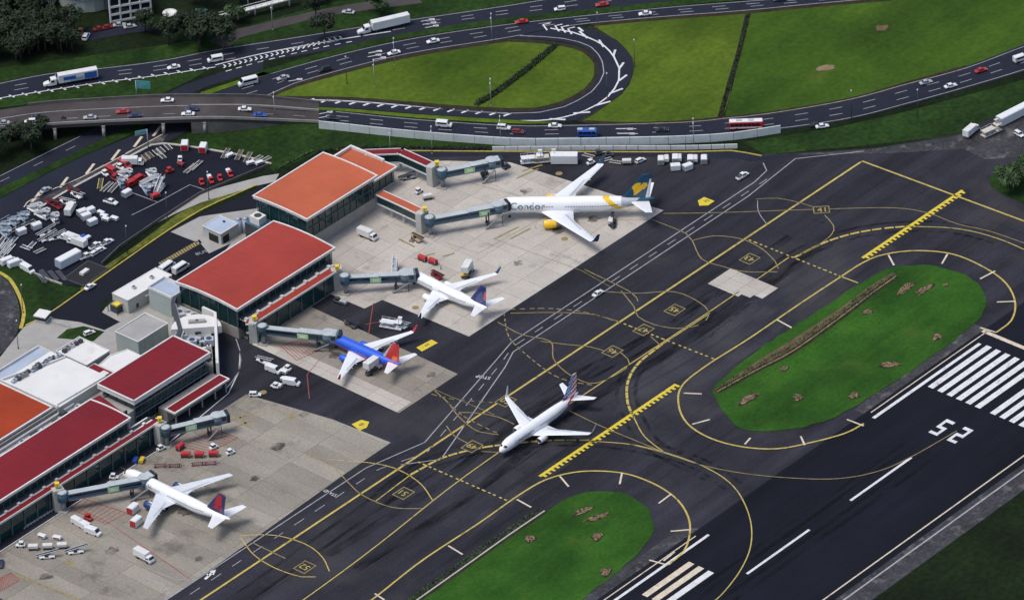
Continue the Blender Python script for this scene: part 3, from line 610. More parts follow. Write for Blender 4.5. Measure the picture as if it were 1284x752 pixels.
# runway paint
def wq(x0, x1, y0, y1, m='line_white', name='runway_stripe'): return struct(name, MB().poly([(x0, y0), (x1, y0), (x1, y1), (x0, y1)], Z3), m, runway)
wq(34, 88, -75.6, -74.4, 'line_white', 'runway_edge_line'); wq(36, 96, -72.6, -72.2, 'line_cream', 'runway_edge_line'); wq(-420, -47, -76, -75, 'line_white', 'runway_edge_line'); wq(-420, -50, -73, -72.6, 'line_cream', 'runway_edge_line')
wq(-420, 420, -125.6, -125.1, 'line_cream', 'runway_edge_line'); wq(-420, 420, -130.6, -130.0, 'line_white_dull', 'runway_edge_line')
for i in range(6): wq(58.4, 88.5, -79.0-i*3.75-.4, -76.9-i*3.75-.4)
for i in range(6): wq(58.4, 88.5, -104.2-i*3.75, -102.1-i*3.75)
wq(93.6, 95.2, -126, -71, 'line_cream', 'threshold_bar')
for i in range(3): wq(-84, -61.8, -82.2-i*3.9, -80.0-i*3.9, 'line_cream' if i < 2 else 'line_white')
for i in range(0, 9): wq(-6.1-50*i, 23.9-50*i, -98.7, -97.8)
"""digits are painted to be read from the far threshold: right of the text is +Y, top is -X"""
def digit(segs, y0):
    mb = MB()
    for (a, b, c, d) in segs: mb.poly([(47.6-b, y0+a), (47.6-d, y0+a), (47.6-d, y0+c), (47.6-b, y0+c)], Z3)
    return mb
T_ = 1.0
two = [(0, 0, 3.4, T_*1.5), (0, 1.5, T_, 4.2), (0, 4.2, 3.4, 5.6), (2.4, 5.6, 3.4, 8.0), (0, 8.0, 3.4, 9.4)]
five = [(0, 0, 3.4, 1.5), (2.4, 1.5, 3.4, 4.2), (0, 4.2, 3.4, 5.6), (0, 5.6, 1.0, 8.0), (0, 8.0, 3.4, 9.4)]
struct('runway_number', digit(two, -104.2), 'line_white', runway); struct('runway_number', digit(five, -97.0), 'line_white', runway)

# grass islands
IA = [(400, 830), (480, 770), (540, 738), (600, 697), (680, 645), (700, 630), (735, 617), (765, 616), (795, 624), (814, 640), (820, 658), (810, 682), (785, 708), (735, 748), (700, 775), (600, 850)]
IB = [(897, 500), (896, 486), (915, 468), (960, 432), (1010, 401), (1060, 368), (1100, 343), (1130, 334), (1165, 333), (1200, 341), (1226, 356), (1236, 376), (1229, 398), (1195, 428), (1150, 460), (1105, 490), (1060, 516), (1020, 532), (970, 541), (925, 535)]
for I_ in (IA, IB):
    o = smooth(px(I_), 3, True)
    L, Rr = side(o, 9., True)
    struct('island_shoulder', MB().poly([tuple(p[:2]) for p in Rr] if (Rr[0]-Vector((0, 0, 0))).length >= 0 else L, Z2+.01), 'asphalt_new')
    jit = [(p[0]+random.uniform(-.45, .45), p[1]+random.uniform(-.45, .45)) for p in o]
    struct('worn_verge', MB().poly([tuple(p[:2]) for p in side(o, 2.2, True)[1]], .13), 'soil_and_shade')
    struct('grass_island', MB().prism(jit, 0, .2), 'grass_island')

# tyre rubber, oil and paving seams
def rub(pts, offs=(-2.9, 2.9), w=1.3, m='rubber', z=Z3+.005):
    P = smooth(px(pts), 3.); 
    for o_ in offs:
        A, B = side(P, abs(o_)*2 if o_ else .01); ribbon(mb := MB(), A if o_ < 0 else B, w, z); struct('tyre_mark', mb, m, airfield)
for pts in ([(470, 631), (515, 595), (555, 574), (600, 562), (645, 556), (741, 552), (833, 567), (885, 586), (920, 610)], [(920, 360), (860, 412), (800, 456), (787, 480), (787, 505), (808, 547), (833, 567), (900, 600)], [(880, 420), (940, 370), (996, 323), (1066, 294), (1140, 284), (1200, 287), (1250, 299)], [(700, 480), (730, 470), (800, 435), (900, 380), (960, 340)], [(300, 752), (500, 612), (640, 528), (760, 455)]): rub(pts)
rub([(560, 660), (640, 600), (760, 520), (900, 440), (1000, 360), (1100, 300)], (-6, 0, 7), 5., 'dust')
rub([(420, 700), (560, 610), (700, 500), (860, 400), (1000, 300)], (-3, 9), 3.5, 'rubber')
for i, y in enumerate((18.5, 11, -3.5, -21, -29, -36.5, -44)): ribbon(mb := MB(), [Vector((-300, y, 0)), Vector((180, y, 0))], .22, Z3+.006+.002*(i % 2)); struct('paving_seam', mb, 'rubber', airfield)
for x in range(-260, 170, 34): ribbon(mb := MB(), [Vector((x, 32, 0)), Vector((x+random.uniform(-1, 1), -62, 0))], .18, Z3+.003); struct('paving_seam', mb, 'rubber', airfield)
for y0 in (-92, -95, -101, -104.5): ribbon(mb := MB(), [Vector((-420, y0, 0)), Vector((30, y0+.5, 0))], 1.6, Z2+.012+random.random()*.01); struct('tyre_mark', mb, 'rubber', runway)
for a, b, r in ((700, 290, 5), (745, 275, 4), (560, 372, 4), (545, 380, 3), (450, 455, 4), (470, 440, 5), (235, 640, 5), (200, 615, 4), (140, 690, 4), (320, 600, 3), (350, 560, 4), (250, 700, 3), (420, 445, 4), (520, 300, 4), (660, 240, 4), (600, 350, 3), (60, 720, 5), (380, 520, 3), (540, 470, 3), (650, 330, 3)):
    c = at(a, b, 0); r *= .6; struct('oil_stain', MB().poly([(c.x+r*random.uniform(.6, 1.3)*math.cos(t), c.y+r*.8*random.uniform(.6, 1.3)*math.sin(t)) for t in [2*math.pi*i/18 for i in range(18)]], Z4+.003), 'oil', airfield)
# ================================================================ TERMINAL AND OTHER BUILDINGS
mat('roof_orange', (.44, .105, .050), .6, .13, .05, grain=.04, blotch=((.42, .10, .04), .07, .62, .5), spec=.2, **W_)
mat('roof_red', (.31, .043, .031), .6, .13, .05, grain=.04, blotch=((.30, .035, .03), .07, .60, .5), spec=.2, **W_)
mat('roof_crimson', (.175, .0115, .018), .6, .13, .05, grain=.04, blotch=((.20, .018, .026), .07, .60, .5), spec=.2, **W_)
mat('roof_rust', (.30, .040, .012), .6, .13, .05, grain=.05, spec=.2, **W_)
mat('seam', (.30, .03, .025), .6, .05, .5, **W_)
mat('white_trim', (.66, .65, .62), .6, .1, .3, blotch=((.40, .39, .37), .3, .62, .5), **W_)
mat('white_roof', (.66, .655, .63), .7, .06, .1, blotch=((.48, .47, .44), .12, .58, .5), **W_)
mat('grey_roof', (.33, .325, .31), .8, .12, .1, blotch=((.20, .19, .185), .16, .54, .7), **W_)
mat('blue_roof', (.36, .42, .52), .7, .1, .15, **W_)
mat('stucco', (.42, .43, .40), .85, .1, .15, blotch=((.30, .31, .28), .2, .58, .5), **W_)
mat('stucco_green', (.33, .38, .36), .85, .1, .15, **W_)
mat('base_wall', (.33, .31, .28), .85, .12, .3, **W_)
mat('glass_teal', (.012, .040, .043), .12, .15, .3, spec=.6, **W_)
mat('glass_dark', (.010, .016, .022), .1, .15, .3, spec=.6, **W_)
mat('mullion', (.10, .13, .13), .5, .05, 1.)
mat('metal_light', (.52, .54, .56), .45, .1, .8, metal=.3)
mat('metal_grey', (.24, .26, .28), .5, .12, .8, metal=.3)
mat('metal_dark', (.045, .05, .055), .6, .15, .8)
mat('void', (.012, .012, .014), .9, .05, 1.)
mat('bridge_blue', (.045, .105, .165), .45, .12, .5)
mat('bridge_teal', (.035, .075, .095), .45, .12, .5)
mat('bridge_roof', (.42, .46, .47), .6, .12, .4, blotch=((.20, .22, .22), .5, .58, .5))
mat('bridge_cab', (.11, .17, .22), .5, .12, .5)
mat('bellows', (.012, .02, .035), .8, .2, 1.)
mat('sign_green', (.42, .62, .30), .6, .15, .5)
mat('sign_lime', (.62, .78, .62), .6, .05, .5)
mat('sign_yellow', (.75, .55, .03), .5, .05, .5)
mat('black_paint', (.015, .015, .017), .6, 0)
mat('tyre', (.012, .012, .013), .85, 0)

def block(name, label, x0, x1, y0, y1, h, roofm, cat='building', rise=0., fascia=.9, over=.8, base=3.2, glazed=('front', 'back'), wallm='base_wall', glassm='glass_teal', seams=True, bay=3.0, inset=.0, parapet=0., slope=0.):
    """rectangular terminal block: base wall, glazing bays between mullions, fascia, standing-seam roof"""
    t = thing(name, label, cat, ((x0+x1)/2, (y0+y1)/2, 0))
    MB().box(x0+over, x1-over, y0+over, y1-over, 0, base, 0).build('base_wall', wallm, t, True)
    m = MB(); m.box(x0+over+.25, x1-over-.25, y0+over+.25, y1-over-.25, base, h-fascia, 0); m.build('glazing', glassm, t, True)
    X = x0+over; k = 0
    while X <= x1-over+.01:
        for yy in (y0+over+.12, y1-over-.12):
            if (yy < (y0+y1)/2 and 'front' in glazed) or (yy > (y0+y1)/2 and 'back' in glazed):
                MB().box(X-.09, X+.09, yy-.13, yy+.13, base, h-fascia, 0).build('mullion', 'mullion', t, True)
        X += bay
    Y = y0+over
    while Y <= y1-over+.01:
        for xx in (x0+over+.12, x1-over-.12): MB().box(xx-.13, xx+.13, Y-.09, Y+.09, base, h-fascia, 0).build('mullion', 'mullion', t, True)
        Y += bay*1.4
    zz = base+(h-fascia-base)*.5
    if h > 9: MB().box(x0+over, x1-over, y0+over-.02, y0+over+.3, zz-.1, zz+.1).build('transom', 'mullion', t, True)
    # roof, slightly barrelled across Y
    n = 12; tp = MB(); rows = []
    for i in range(n+1):
        s = i/n; y = y0+(y1-y0)*s; z = h+rise*4*s*(1-s)+slope*s
        rows.append([(x0, y, z), (x1, y, z), (x1, y, z-fascia), (x0, y, z-fascia)])
    tp.loft(rows, 0, True, (False, False), False, fm=lambda k, i: 0 if i == 0 else 1); tp.add(rows[0], [[3, 2, 1, 0]], 1); tp.add(rows[-1], [[0, 1, 2, 3]], 1)
    rf = tp.build('roof', [roofm, 'white_trim'], t, True)
    rf.data.polygons.foreach_set('use_smooth', [False]*len(rf.data.polygons))
    # edge flashing, seams
    fl = MB()
    for i in range(n):
        a, b = rows[i], rows[i+1]
        for X in (x0, x1): fl.beam((X, a[0][1], a[0][2]+.08), (X, b[0][1], b[0][2]+.08), .5, .3)
    fl.beam((x0-.25, y0, h+.08), (x1+.25, y0, h+.08), .5, .3); fl.beam((x0-.25, y1, h+slope+.08), (x1+.25, y1, h+slope+.08), .5, .3)
    fl.build('flashing', 'white_trim', t, True)
    if seams:
        X = x0+1.5
        while X < x1-1:
            sm = MB()
            for i in range(n): sm.beam((X, rows[i][0][1], rows[i][0][2]+.0), (X, rows[i+1][0][1], rows[i+1][0][2]+.0), .10, .05)
            sm.build('seam', roofm, t, True); X += 3.
    return t
T1 = block('terminal_hall', 'terminal hall with a large bright orange metal roof and tall dark glass front', -1.8, 32.3, 132.5, 156.5, 13, 'roof_orange', rise=.45, base=4.6)
T1b = block('terminal_annex', 'low annex with orange roof and teal glass wall behind the orange-roofed hall', 33, 47.2, 137.6, 158, 7.2, 'roof_orange', rise=0, base=1.6, fascia=.7)
MB().box(33, 47.2, 157.4, 158.1, 7.3, 8.3).build('parapet', 'white_trim', T1b, True); MB().box(46.5, 47.3, 143, 157.3, 7.3, 8.3).build('parapet', 'white_trim', T1b, True)
T2 = block('terminal_hall', 'terminal hall with a large plain red barrel roof between the two middle gates', -54.5, -8, 114.6, 141.6, 12, 'roof_red', rise=.85, base=4.0)
T3 = block('terminal_hall', 'short terminal hall with crimson roof and two dark glass bands, above a small canopy', -113.3, -78.2, 104, 120.2, 12, 'roof_crimson', rise=0., fascia=1.6, base=1.2, over=1.2)
for z in (4.6, 8.2): MB().box(-112.3, -79.2, 104.85, 105.3, z, z+.28).build('band', 'metal_grey', T3, True)
T4 = block('terminal_hall', 'long crimson-roofed terminal hall running out of frame at lower left', -235, -121, 98.2, 115.5, 12, 'roof_crimson', rise=.5, base=4.0)
T5 = block('terminal_hall', 'rust orange roofed hall at the left edge of the frame behind the white roof', -235, -130.5, 123.2, 148, 11, 'roof_rust', rise=0., base=3.)
# the angled end of the long hall
m = MB(); m.prism([(-121, 98.4), (-118, 114.5), (-121, 115.3)], 0, 11.1, 1, 1); m.prism([(-121, 98.2), (-117.4, 114.9), (-121, 115.5)], 11.1, 12.1, 1, 0); m.build('end_bay', ['roof_crimson', 'white_trim'], T4, True)

def gallery(label, x0, x1, y0, y1, h, bracket=True, rm='roof_red', name='gate_gallery'):
    t = thing(name, label, 'gallery', ((x0+x1)/2, (y0+y1)/2, 0)); w = y1-y0
    MB().box(x0, x1, y0+w*.45, y1, 3.8, h-.3).build('floor_wall', 'glass_dark', t, True)
    MB().box(x0+.5, x1-.5, y0+.6, y0+w*.45, .5, h-.5).build('glazing', 'glass_teal', t, True)
    MB().box(x0, x1, y0, y0+w*.42, h-.5, h).build('roof', rm, t, True)
    MB().box(x0, x1, y0+w*.42, y1, h-.5, h-.15).build('gutter_roof', 'white_roof', t, True)
    MB().box(x0-.2, x1+.2, y0-.25, y0, h-.55, h+.15).build('fascia', 'white_trim', t, True)
    MB().box(x0, x1, y0+w*.6, y0+w*.75, h-.15, h+.5).build('duct', 'metal_dark', t, True)
    X = x0+1
    while X < x1:
        MB().box(X-.2, X+.2, y0+.4, y0+.75, 0, 3.8).build('column', 'mullion', t, True)
        MB().box(X-.1, X+.1, y0+.3, y0+.5, 3.8, h-.5).build('mullion', 'mullion', t, True)
        if bracket: MB().box(X-.5, X+.5, y0+w*.42, y0+w*.6, h-.15, h+.55).build('roof_vent', 'white_trim', t, True)
        X += 5.6
    MB().box(x0, x1, y1-.4, y1, 0, 3.8).build('rear_wall', 'metal_dark', t, True)
    return t
G2 = gallery('low gallery with a narrow red roof strip in front of the red barrel-roofed hall', -53, -10.5, 109.6, 116.5, 7.6)
G4 = gallery('low gallery with a crimson roof strip in front of the long crimson hall', -235, -112.6, 94.6, 99.6, 7.6, rm='roof_crimson')
t = thing('canopy', 'small crimson flat canopy on posts beside the bent service road', 'canopy', (-90.5, 98.6, 0))
MB().box(-103.2, -77.8, 96.5, 101., 4.4, 5.0).build('roof', 'white_trim', t, True); MB().box(-102.6, -78.4, 97.1, 100.5, 5.0, 5.08).build('roof_sheet', 'roof_crimson', t, True)
for X in (-102, -96, -90, -84, -79): MB().box(X-.2, X+.2, 97.2, 97.6, 0, 4.4).build('post', 'base_wall', t, True)
MB().box(-103, -78, 100.2, 104, 0, 4.3).build('rear_wall', 'base_wall', t, True)

def plain(name, label, P, h, wallm, roofm, par=.5, z=0., cat='building', world=True, parw=.35):
    c = sum((Vector((p[0], p[1], 0)) for p in P), Vector())/len(P); t = thing(name, label, cat, (c.x, c.y, z))
    MB().prism(P, z, h, 0).build('wall', wallm, t, True)
    q = [(c.x+(p[0]-c.x)*.985, c.y+(p[1]-c.y)*.985) for p in P]
    MB().prism(q, h, h+.06).build('roof', roofm, t, True)
    if par: wall_along(MB(), [Vector((p[0], p[1], h)) for p in P+[P[0]]], parw, par).build('parapet', 'white_trim', t, True)
    return t
def rect(x0, x1, y0, y1): return [(x0, y0), (x1, y0), (x1, y1), (x0, y1)]
def hvac(mb, x, y, z, l=2.4, w=1.8, h=1.4, fan=True, a=0.):
    mb.obox((x, y, z), l, w, h, a)
    return mb
def ac(x, y, z, l=2.6, w=1.9, h=1.4, a=0., m='metal_light', label='grey boxy air-conditioning unit'):
    return ('x', x, y, z, l, w, h, a, m)
def add_units(t, lst):
    for (_, x, y, z, l, w, h, a, m_) in lst:
        o = hvac(MB(), x, y, z, l, w, h, True, a).build('rooftop_unit', m_, t, True)
        f = MB(); f.cyl((x, y, z+h), (x, y, z+h+.12), min(l, w)*.36, n=10); f.v = [(a_-t.location.x, b_-t.location.y, c_-t.location.z) for a_, b_, c_ in f.v]
        f.build('fan', 'metal_dark', o)
# white roofed block
W1 = plain('service_block', 'broad white roofed block in front of the round drive, dotted with roof plant', rect(-129.3, -107, 121.8, 147), 10.6, 'stucco', 'white_roof', 0)
mm = MB(); mm.prism([(-129, 123), (-107.2, 122.2), (-107.2, 139.5), (-118, 141.5), (-129, 140)], 10.7, 11.2); mm.build('roof_deck', 'white_roof', W1, True)
mm = MB(); mm.beam((-107.3, 140, 11), (-129.2, 147.2, 11), .5, 1.0); mm.beam((-129.3, 121.9, 11), (-129.3, 147.2, 11), .5, 1.0); mm.build('parapet', 'white_trim', W1, True)
us = []
for i in range(13):
    s = i/12; us.append(ac(-127+18.5*s+random.uniform(-.4, .4), 143.8-1.6*s+random.uniform(-.6, .6), 10.66, random.uniform(1.2, 2.4), random.uniform(1, 1.8), random.uniform(.8, 1.7), random.uniform(-.2, .2), random.choice(['metal_light', 'metal_grey', 'blue_roof', 'metal_dark'])))
add_units(W1, us)
t = plain('service_block', 'low pale blue roofed wing beside the white roofed block', rect(-127, -104, 148, 155.5), 7.0, 'stucco', 'blue_roof', .9)
mm = MB(); mm.prism([(-127, 148.1), (-106, 148.1), (-111, 151.2)], 7.07, 7.9); mm.build('roof_step', 'stucco_green', t, True)
t = plain('service_block', 'white block with a narrow plant well beside the small round lawn', rect(-104, -93.5, 134, 147.5), 8.5, 'base_wall', 'white_roof', .5)
add_units(t, [ac(-102.5+i*1.8, 145.4+random.uniform(-.3, .3), 8.56, 1.3, 1.3, 1.1, 0, random.choice(['metal_dark', 'metal_grey', 'metal_light'])) for i in range(5)])
t = plain('service_block', 'small white curved roof block behind the short crimson hall', [(-101, 123), (-89, 123), (-89, 130.5), (-95, 132.5), (-101, 131.5)], 8.2, 'stucco', 'white_roof', .3)
t = plain('service_block', 'tiny flat crimson roofed block with a white hatch between white roofs', rect(-106.5, -101.5, 123, 133), 8.3, 'stucco', 'roof_crimson', .3)
MB().box(-105.3, -103, 125, 127.4, 8.36, 9.0).build('hatch', 'white_trim', t, True)
t = plain('service_block', 'flat grey roof strip with ducts between the long crimson and rust roofs', rect(-235, -121, 116, 122.8), 8.4, 'stucco', 'grey_roof', .0)
add_units(t, [ac(-215+i*5.1+random.uniform(-1, 1), 118.6+random.uniform(-1, 1.6), 8.46, random.uniform(1.5, 3), random.uniform(1, 2), random.uniform(.8, 1.7), 0, random.choice(['metal_dark', 'metal_grey', 'metal_light', 'blue_roof', 'white_trim'])) for i in range(19)])
mm = MB(); mm.beam((-180, 121.3, 9), (-123, 121.3, 9), .7, .7); mm.beam((-180, 117, 8.9), (-131, 117, 8.9), .5, .5); mm.build('duct', 'metal_light', t, True)
mm = MB(); mm.beam((-179, 122.6, 9.4), (-122, 122.6, 9.4), .5, 1.4); mm.build('gutter_wall', 'base_wall', t, True)
t = plain('service_block', 'recessed plant deck between the crimson hall ends', rect(-121, -107.2, 105.5, 121.7), 7.4, 'stucco', 'grey_roof', 0)
add_units(t, [ac(-119+i*2.3, 118.2+random.uniform(-1, 1), 7.46, 1.6, 1.4, random.uniform(.8, 1.6), 0, random.choice(['metal_dark', 'metal_grey', 'metal_light'])) for i in range(6)])
for i in range(5): MB().box(-119.6+i*.8, -119.1+i*.8, 104.6, 105.1, 7.4, 9.7).build('vent_pipe', 'metal_dark', t, True)
# stained grey cube, flat white, and pale box
cube = plain('plant_building', 'stained grey concrete cube with a weathered flat roof', rect(-82.6, -68.8, 132, 142), 7.2, 'stucco_green', 'grey_roof', .35)
for X in (-79.2, -75.8, -72.2): MB().box(X-.12, X+.12, 131.8, 132, 0, 7.3).build('pilaster', 'stucco', cube, True)
MB().box(-82.8, -82.55, 133.2, 135.0, 0, 2.4).build('door', 'void', cube, True)
t = plain('service_building', 'long low building with a flat white roof beside the dark access road', [(-64.4, 154.2), (-44.5, 153.4), (-44.5, 160.5), (-64.4, 161.2)], 5.2, 'stucco', 'white_roof', .15)
add_units(t, [ac(-58, 157.6, 5.26, 1.2, 1.2, .8), ac(-50, 157.2, 5.26, 1.2, 1.2, .8)])
for X in (-61, -58.4): MB().box(X, X+1.2, 154.0, 154.15, .6, 2.2).build('louvre', 'metal_dark', t, True)
MB().box(-57, -53.5, 153.2, 154.1, 3.2, 3.5).build('awning', 'white_trim', t, True)
t = plain('service_building', 'pale box with a blue-grey sunken roof beside the red barrel roof', rect(-57.8, -50.2, 140.6, 151), 7.6, 'stucco_green', 'blue_roof', .9)
t = plain('pump_house', 'small grey utility house with open bay on the apron pavement behind the terminal', rect(-15.4, -7.2, 159, 167.2), 4.1, 'stucco', 'blue_roof', .2)
MB().box(-14.6, -11.9, 158.8, 159.1, .1, 2.7).build('bay_door', 'void', t, True); MB().box(-15.6, -15.3, 160.4, 164.4, .1, 2.8).build('bay_door', 'void', t, True); MB().box(-9.6, -9, 163, 163.6, 4.16, 4.7).build('rooftop_unit', 'metal_dark', t, True)
# generator in its yard
gx = at(150, 388, 0); t = thing('generator', 'yellow generator housing in a dark open frame beside the low white roof', 'generator', gx)
m = MB(); m.obox((gx.x, gx.y, .3), 5.2, 3.2, 2.2, 0); m.build('housing', 'metal_dark', t, True); m = MB(); m.obox((gx.x, gx.y, 2.5), 4.2, 2.2, .35, 0); m.build('top_panel', 'sign_yellow', t, True)
for i in (-1, 1):
    for j in (-1, 1): MB().box(gx.x+i*3.1-.1, gx.x+i*3.1+.1, gx.y+j*2.1-.1, gx.y+j*2.1+.1, 0, 3).build('post', 'metal_dark', t, True)
m = MB(); m.beam((gx.x-3.1, gx.y-2.1, 2.9), (gx.x+3.1, gx.y-2.1, 2.9), .15, .2); m.beam((gx.x-3.1, gx.y+2.1, 2.9), (gx.x+3.1, gx.y+2.1, 2.9), .15, .2); m.build('rail', 'metal_dark', t, True)
# plant court between the middle halls, with its slanting white wall
court = [(-77.5, 104), (-57, 124.5), (-57, 140), (-68, 131.5), (-77.5, 121)]
t = plain('plant_court', 'angled mechanical court full of chillers between the red and crimson halls', court, 6.0, 'stucco', 'grey_roof', 0)
W = MB(); wall_along(W, [Vector((-78, 101.5, 0)), Vector((-56.6, 122.5, 0)), Vector((-56.6, 128, 0))], .9, 9.0); W.build('screen_wall', 'white_roof', t, True)
W = MB(); wall_along(W, [Vector((-57.4, 139.5, 4)), Vector((-60.5, 137.5, 4)), Vector((-70.5, 124.8, 4)), Vector((-77.2, 120.5, 4))], 1.3, 5.0); W.build('cladding_wall', 'metal_dark', t, True)
W = MB(); wall_along(W, [Vector((-59, 138.1, 3.5)), Vector((-70, 124, 3.5)), Vector((-76.8, 120, 3.5))], .5, 4.6); W.build('inner_wall', 'white_trim', t, True)
ch = at(246, 403, 8); 
m = MB(); pts = [(-70.5+13*math.cos(a)*.62+4, 121.5+13*math.sin(a)*.62) for a in [R(x) for x in range(-45, 136, 15)]]
m.prism(pts, 6.06, 8.6); m.build('tank_house', 'white_roof', t, True)
add_units(t, [ac(a, b, c, l, w_, h_, an, m_) for a, b, c, l, w_, h_, an, m_ in [(-64, 123.5, 8.6, 5.5, 1.4, .8, R(-45), 'concrete_path'), (-72, 118.2, 6.06, 3, 2.6, 2.2, R(-45), 'blue_roof'), (-68.2, 114.4, 6.06, 3, 2.6, 2.2, R(-45), 'blue_roof'), (-73.6, 115.9, 6.06, 1.4, 1.2, 1.2, R(-45), 'white_trim'), (-70.2, 112.6, 6.06, 1.4, 1.2, 1.2, R(-45), 'white_trim'), (-75.4, 107.8, 6.06, 1.6, 1.2, 1.0, 0, 'metal_dark'), (-73.8, 109.3, 6.06, 1.6, 1.2, 1.0, 0, 'metal_dark'), (-72, 111, 6.06, 1.0, 1.2, 1.0, 0, 'metal_dark'), (-61.5, 133.5, 6.06, 2.4, 4.6, 1.6, R(-30), 'metal_light'), (-66, 128.8, 6.06, 1.6, 3, 1.8, R(-30), 'metal_grey'), (-70, 123.6, 6.06, 1.3, 2.2, 1.2, R(-30), 'metal_light'), (-60, 128.5, 6.06, 1.8, 1.8, 1.5, 0, 'metal_grey'), (-74.5, 119.4, 6.06, 1.5, 1.5, 1.3, 0, 'metal_light')]])
rc_ = random.Random(4)
for i in range(26):
    u_, v_ = rc_.uniform(-75, -59), 0; v_ = rc_.uniform(max(105, u_+183.5), min(138, u_+197))
    l_, w2, h2 = rc_.uniform(.7, 1.9), rc_.uniform(.6, 1.5), rc_.uniform(.5, 1.5)
    o = MB().obox((u_, v_, 6.06), l_, w2, h2, R(-45)).build('plant_unit', rc_.choice(['metal_light', 'metal_grey', 'metal_dark', 'white_trim', 'blue_roof']), t, True)
for i in range(6):
    p0 = Vector((-76+i*3.1, 108.5+i*3.1, 6.6)); m = MB(); m.beam(p0, p0+Vector((-3.4, 3.4, 0)), .3, .3); m.build('duct', 'metal_light', t, True)
# plant between the orange hall and the red hall
t = plain('plant_deck', 'blue and white plant deck tucked between the orange roof and the red roof', [(-8, 132), (-2, 132), (-2, 155), (-8, 155)], 6.5, 'metal_dark', 'bridge_blue', 0)
add_units(t, [ac(-5.2, 151.5, 6.56, 3.6, 4.2, 2.6, 0, 'white_trim'), ac(-5.5, 145.5, 6.56, 2.2, 2.6, 1.2, 0, 'metal_light'), ac(-5, 141.5, 6.56, 3.4, 2.4, 1.5, 0, 'white_trim'), ac(-6, 137.5, 6.56, 2., 3.8, 1.8, 0, 'metal_grey'), ac(-4.2, 134, 6.56, 2.4, 1.8, 2.4, 0, 'metal_light')])
tk = at(312, 290, 0)
for i in range(3):
    c = (tk.x+i*1.6-2.5, tk.y+i*-1.7+2); o = MB().cyl((c[0], c[1], 0), (c[0], c[1], 5.2), 1.2, n=14).cyl((c[0], c[1], 5.2), (c[0], c[1], 5.7), 1.2, .2, n=14).build('storage_tank', 'blue_roof')
    tag(o, ['pale blue upright tank nearest the utility house', 'middle pale blue upright tank beside the red roof', 'pale blue upright tank nearest the orange roof'][i], 'tank', 'upright tanks beside the red roof')
m = MB(); wall_along(m, px([(85+120, 373), (290, 294+18), (332, 289)]), .3, 3.0) if 0 else None
# gatehouse
gp = at(54, 402, 0); t = thing('gatehouse', 'small dark windowed gatehouse cabin at the entrance by the ring road', 'cabin', gp)
MB().obox((gp.x, gp.y, 0), 3.4, 3.4, 2.5, .3).build('cabin_wall', 'glass_dark', t, True); MB().obox((gp.x, gp.y, 2.5), 4.4, 4.4, .35, .3).build('roof', 'white_roof', t, True); MB().obox((gp.x, gp.y, 0), 3.6, 3.6, 1.0, .3).build('plinth', 'stucco', t, True)
# slatted fence by the gatehouse
A, B = at(66, 406, 0), at(88, 412, 0); t = thing('gate_fence', 'short white picket fence beside the gatehouse', 'fence', A)
for i in range(9):
    p = A.lerp(B, i/8); MB().box(p.x-.08, p.x+.08, p.y-.08, p.y+.08, 0, 1.7).build('picket', 'white_trim', t, True)
m = MB(); m.beam(A+Vector((0, 0, 1.3)), B+Vector((0, 0, 1.3)), .08, .1); m.build('rail', 'white_trim', t, True)

# ================================================================ PASSENGER BRIDGES
def face_box(mb, a, b, w, h0, h1, mi=0):                     # box tunnel from a to b (floor points)
    a, b = Vector(a), Vector(b); d = (b-a); d.z = 0; d.normalize(); q = Vector((-d.y, d.x, 0))*(w/2); vs = []
    for p in (a, b): vs += [p-q+Vector((0, 0, h0)), p+q+Vector((0, 0, h0)), p+q+Vector((0, 0, h1)), p-q+Vector((0, 0, h1))]
    return mb.add(vs, [[3, 2, 1, 0], [4, 5, 6, 7], [0, 1, 5, 4], [1, 2, 6, 5], [2, 3, 7, 6], [3, 0, 4, 7]], mi)
def walkway(label, P, z=4.2, wd=2.9, h=2.9, rm='roof_orange', legs=True, wallm='glass_teal'):
    t = thing('fixed_walkway', label, 'walkway', (P[0][0], P[0][1], 0))
    for i in range(len(P)-1):
        a, b = Vector((*P[i], z)), Vector((*P[i+1], z))
        face_box(MB(), a, b, wd, 0, h).build('side_glazing', wallm, t, True)
        face_box(MB(), a, b, wd+.5, h, h+.3).build('roof', rm, t, True); face_box(MB(), a, b, wd+.3, -.5, 0).build('floor', 'white_trim', t, True)
        d = (b-a); d.z = 0; d.normalize(); q = Vector((-d.y, d.x, 0))*(wd/2+.25)
        for s in (-1, 1):
            mb = MB(); mb.beam(a+q*s+Vector((0, 0, h+.2)), b+q*s+Vector((0, 0, h+.2)), .3, .45); mb.build('fascia', 'white_trim', t, True)
        k = max(1, int((b-a).length/5))
        for j in range(1, k+1):
            p = a.lerp(b, j/k-.02)
            if legs: MB().obox((p.x, p.y, 0), .9, .9, z-.5, math.atan2(d.y, d.x)).build('column', 'stucco', t, True)
    p = Vector((*P[-1], 0)); MB().obox(p, 2.6, 3.6, z+h+.6, math.atan2(d.y, d.x)).build('end_tower', 'stucco', t, True)
    return t
def gate_sign(p, z, s, label):
    t = thing('gate_sign', label, 'sign', (p[0], p[1], z))
    MB().obox((0, 0, .5), 1.4, 1.4, 1.3, R(-47)).build('sign_box', 'sign_yellow', t); MB().cyl((0, 0, 0), (0, 0, .5), .1).build('post', 'metal_dark', t)
    v, f, _ = text_polys(s, .95)
    for a in (R(-137), R(-47)):
        m = MB(); n = Vector((math.cos(a), math.sin(a), 0)); r = Vector((-n.y, n.x, 0)); m.add([n*.72+r*x+Vector((0, 0, 1.15+y)) for x, y in v], f); m.build('lettering', 'black_paint', t)
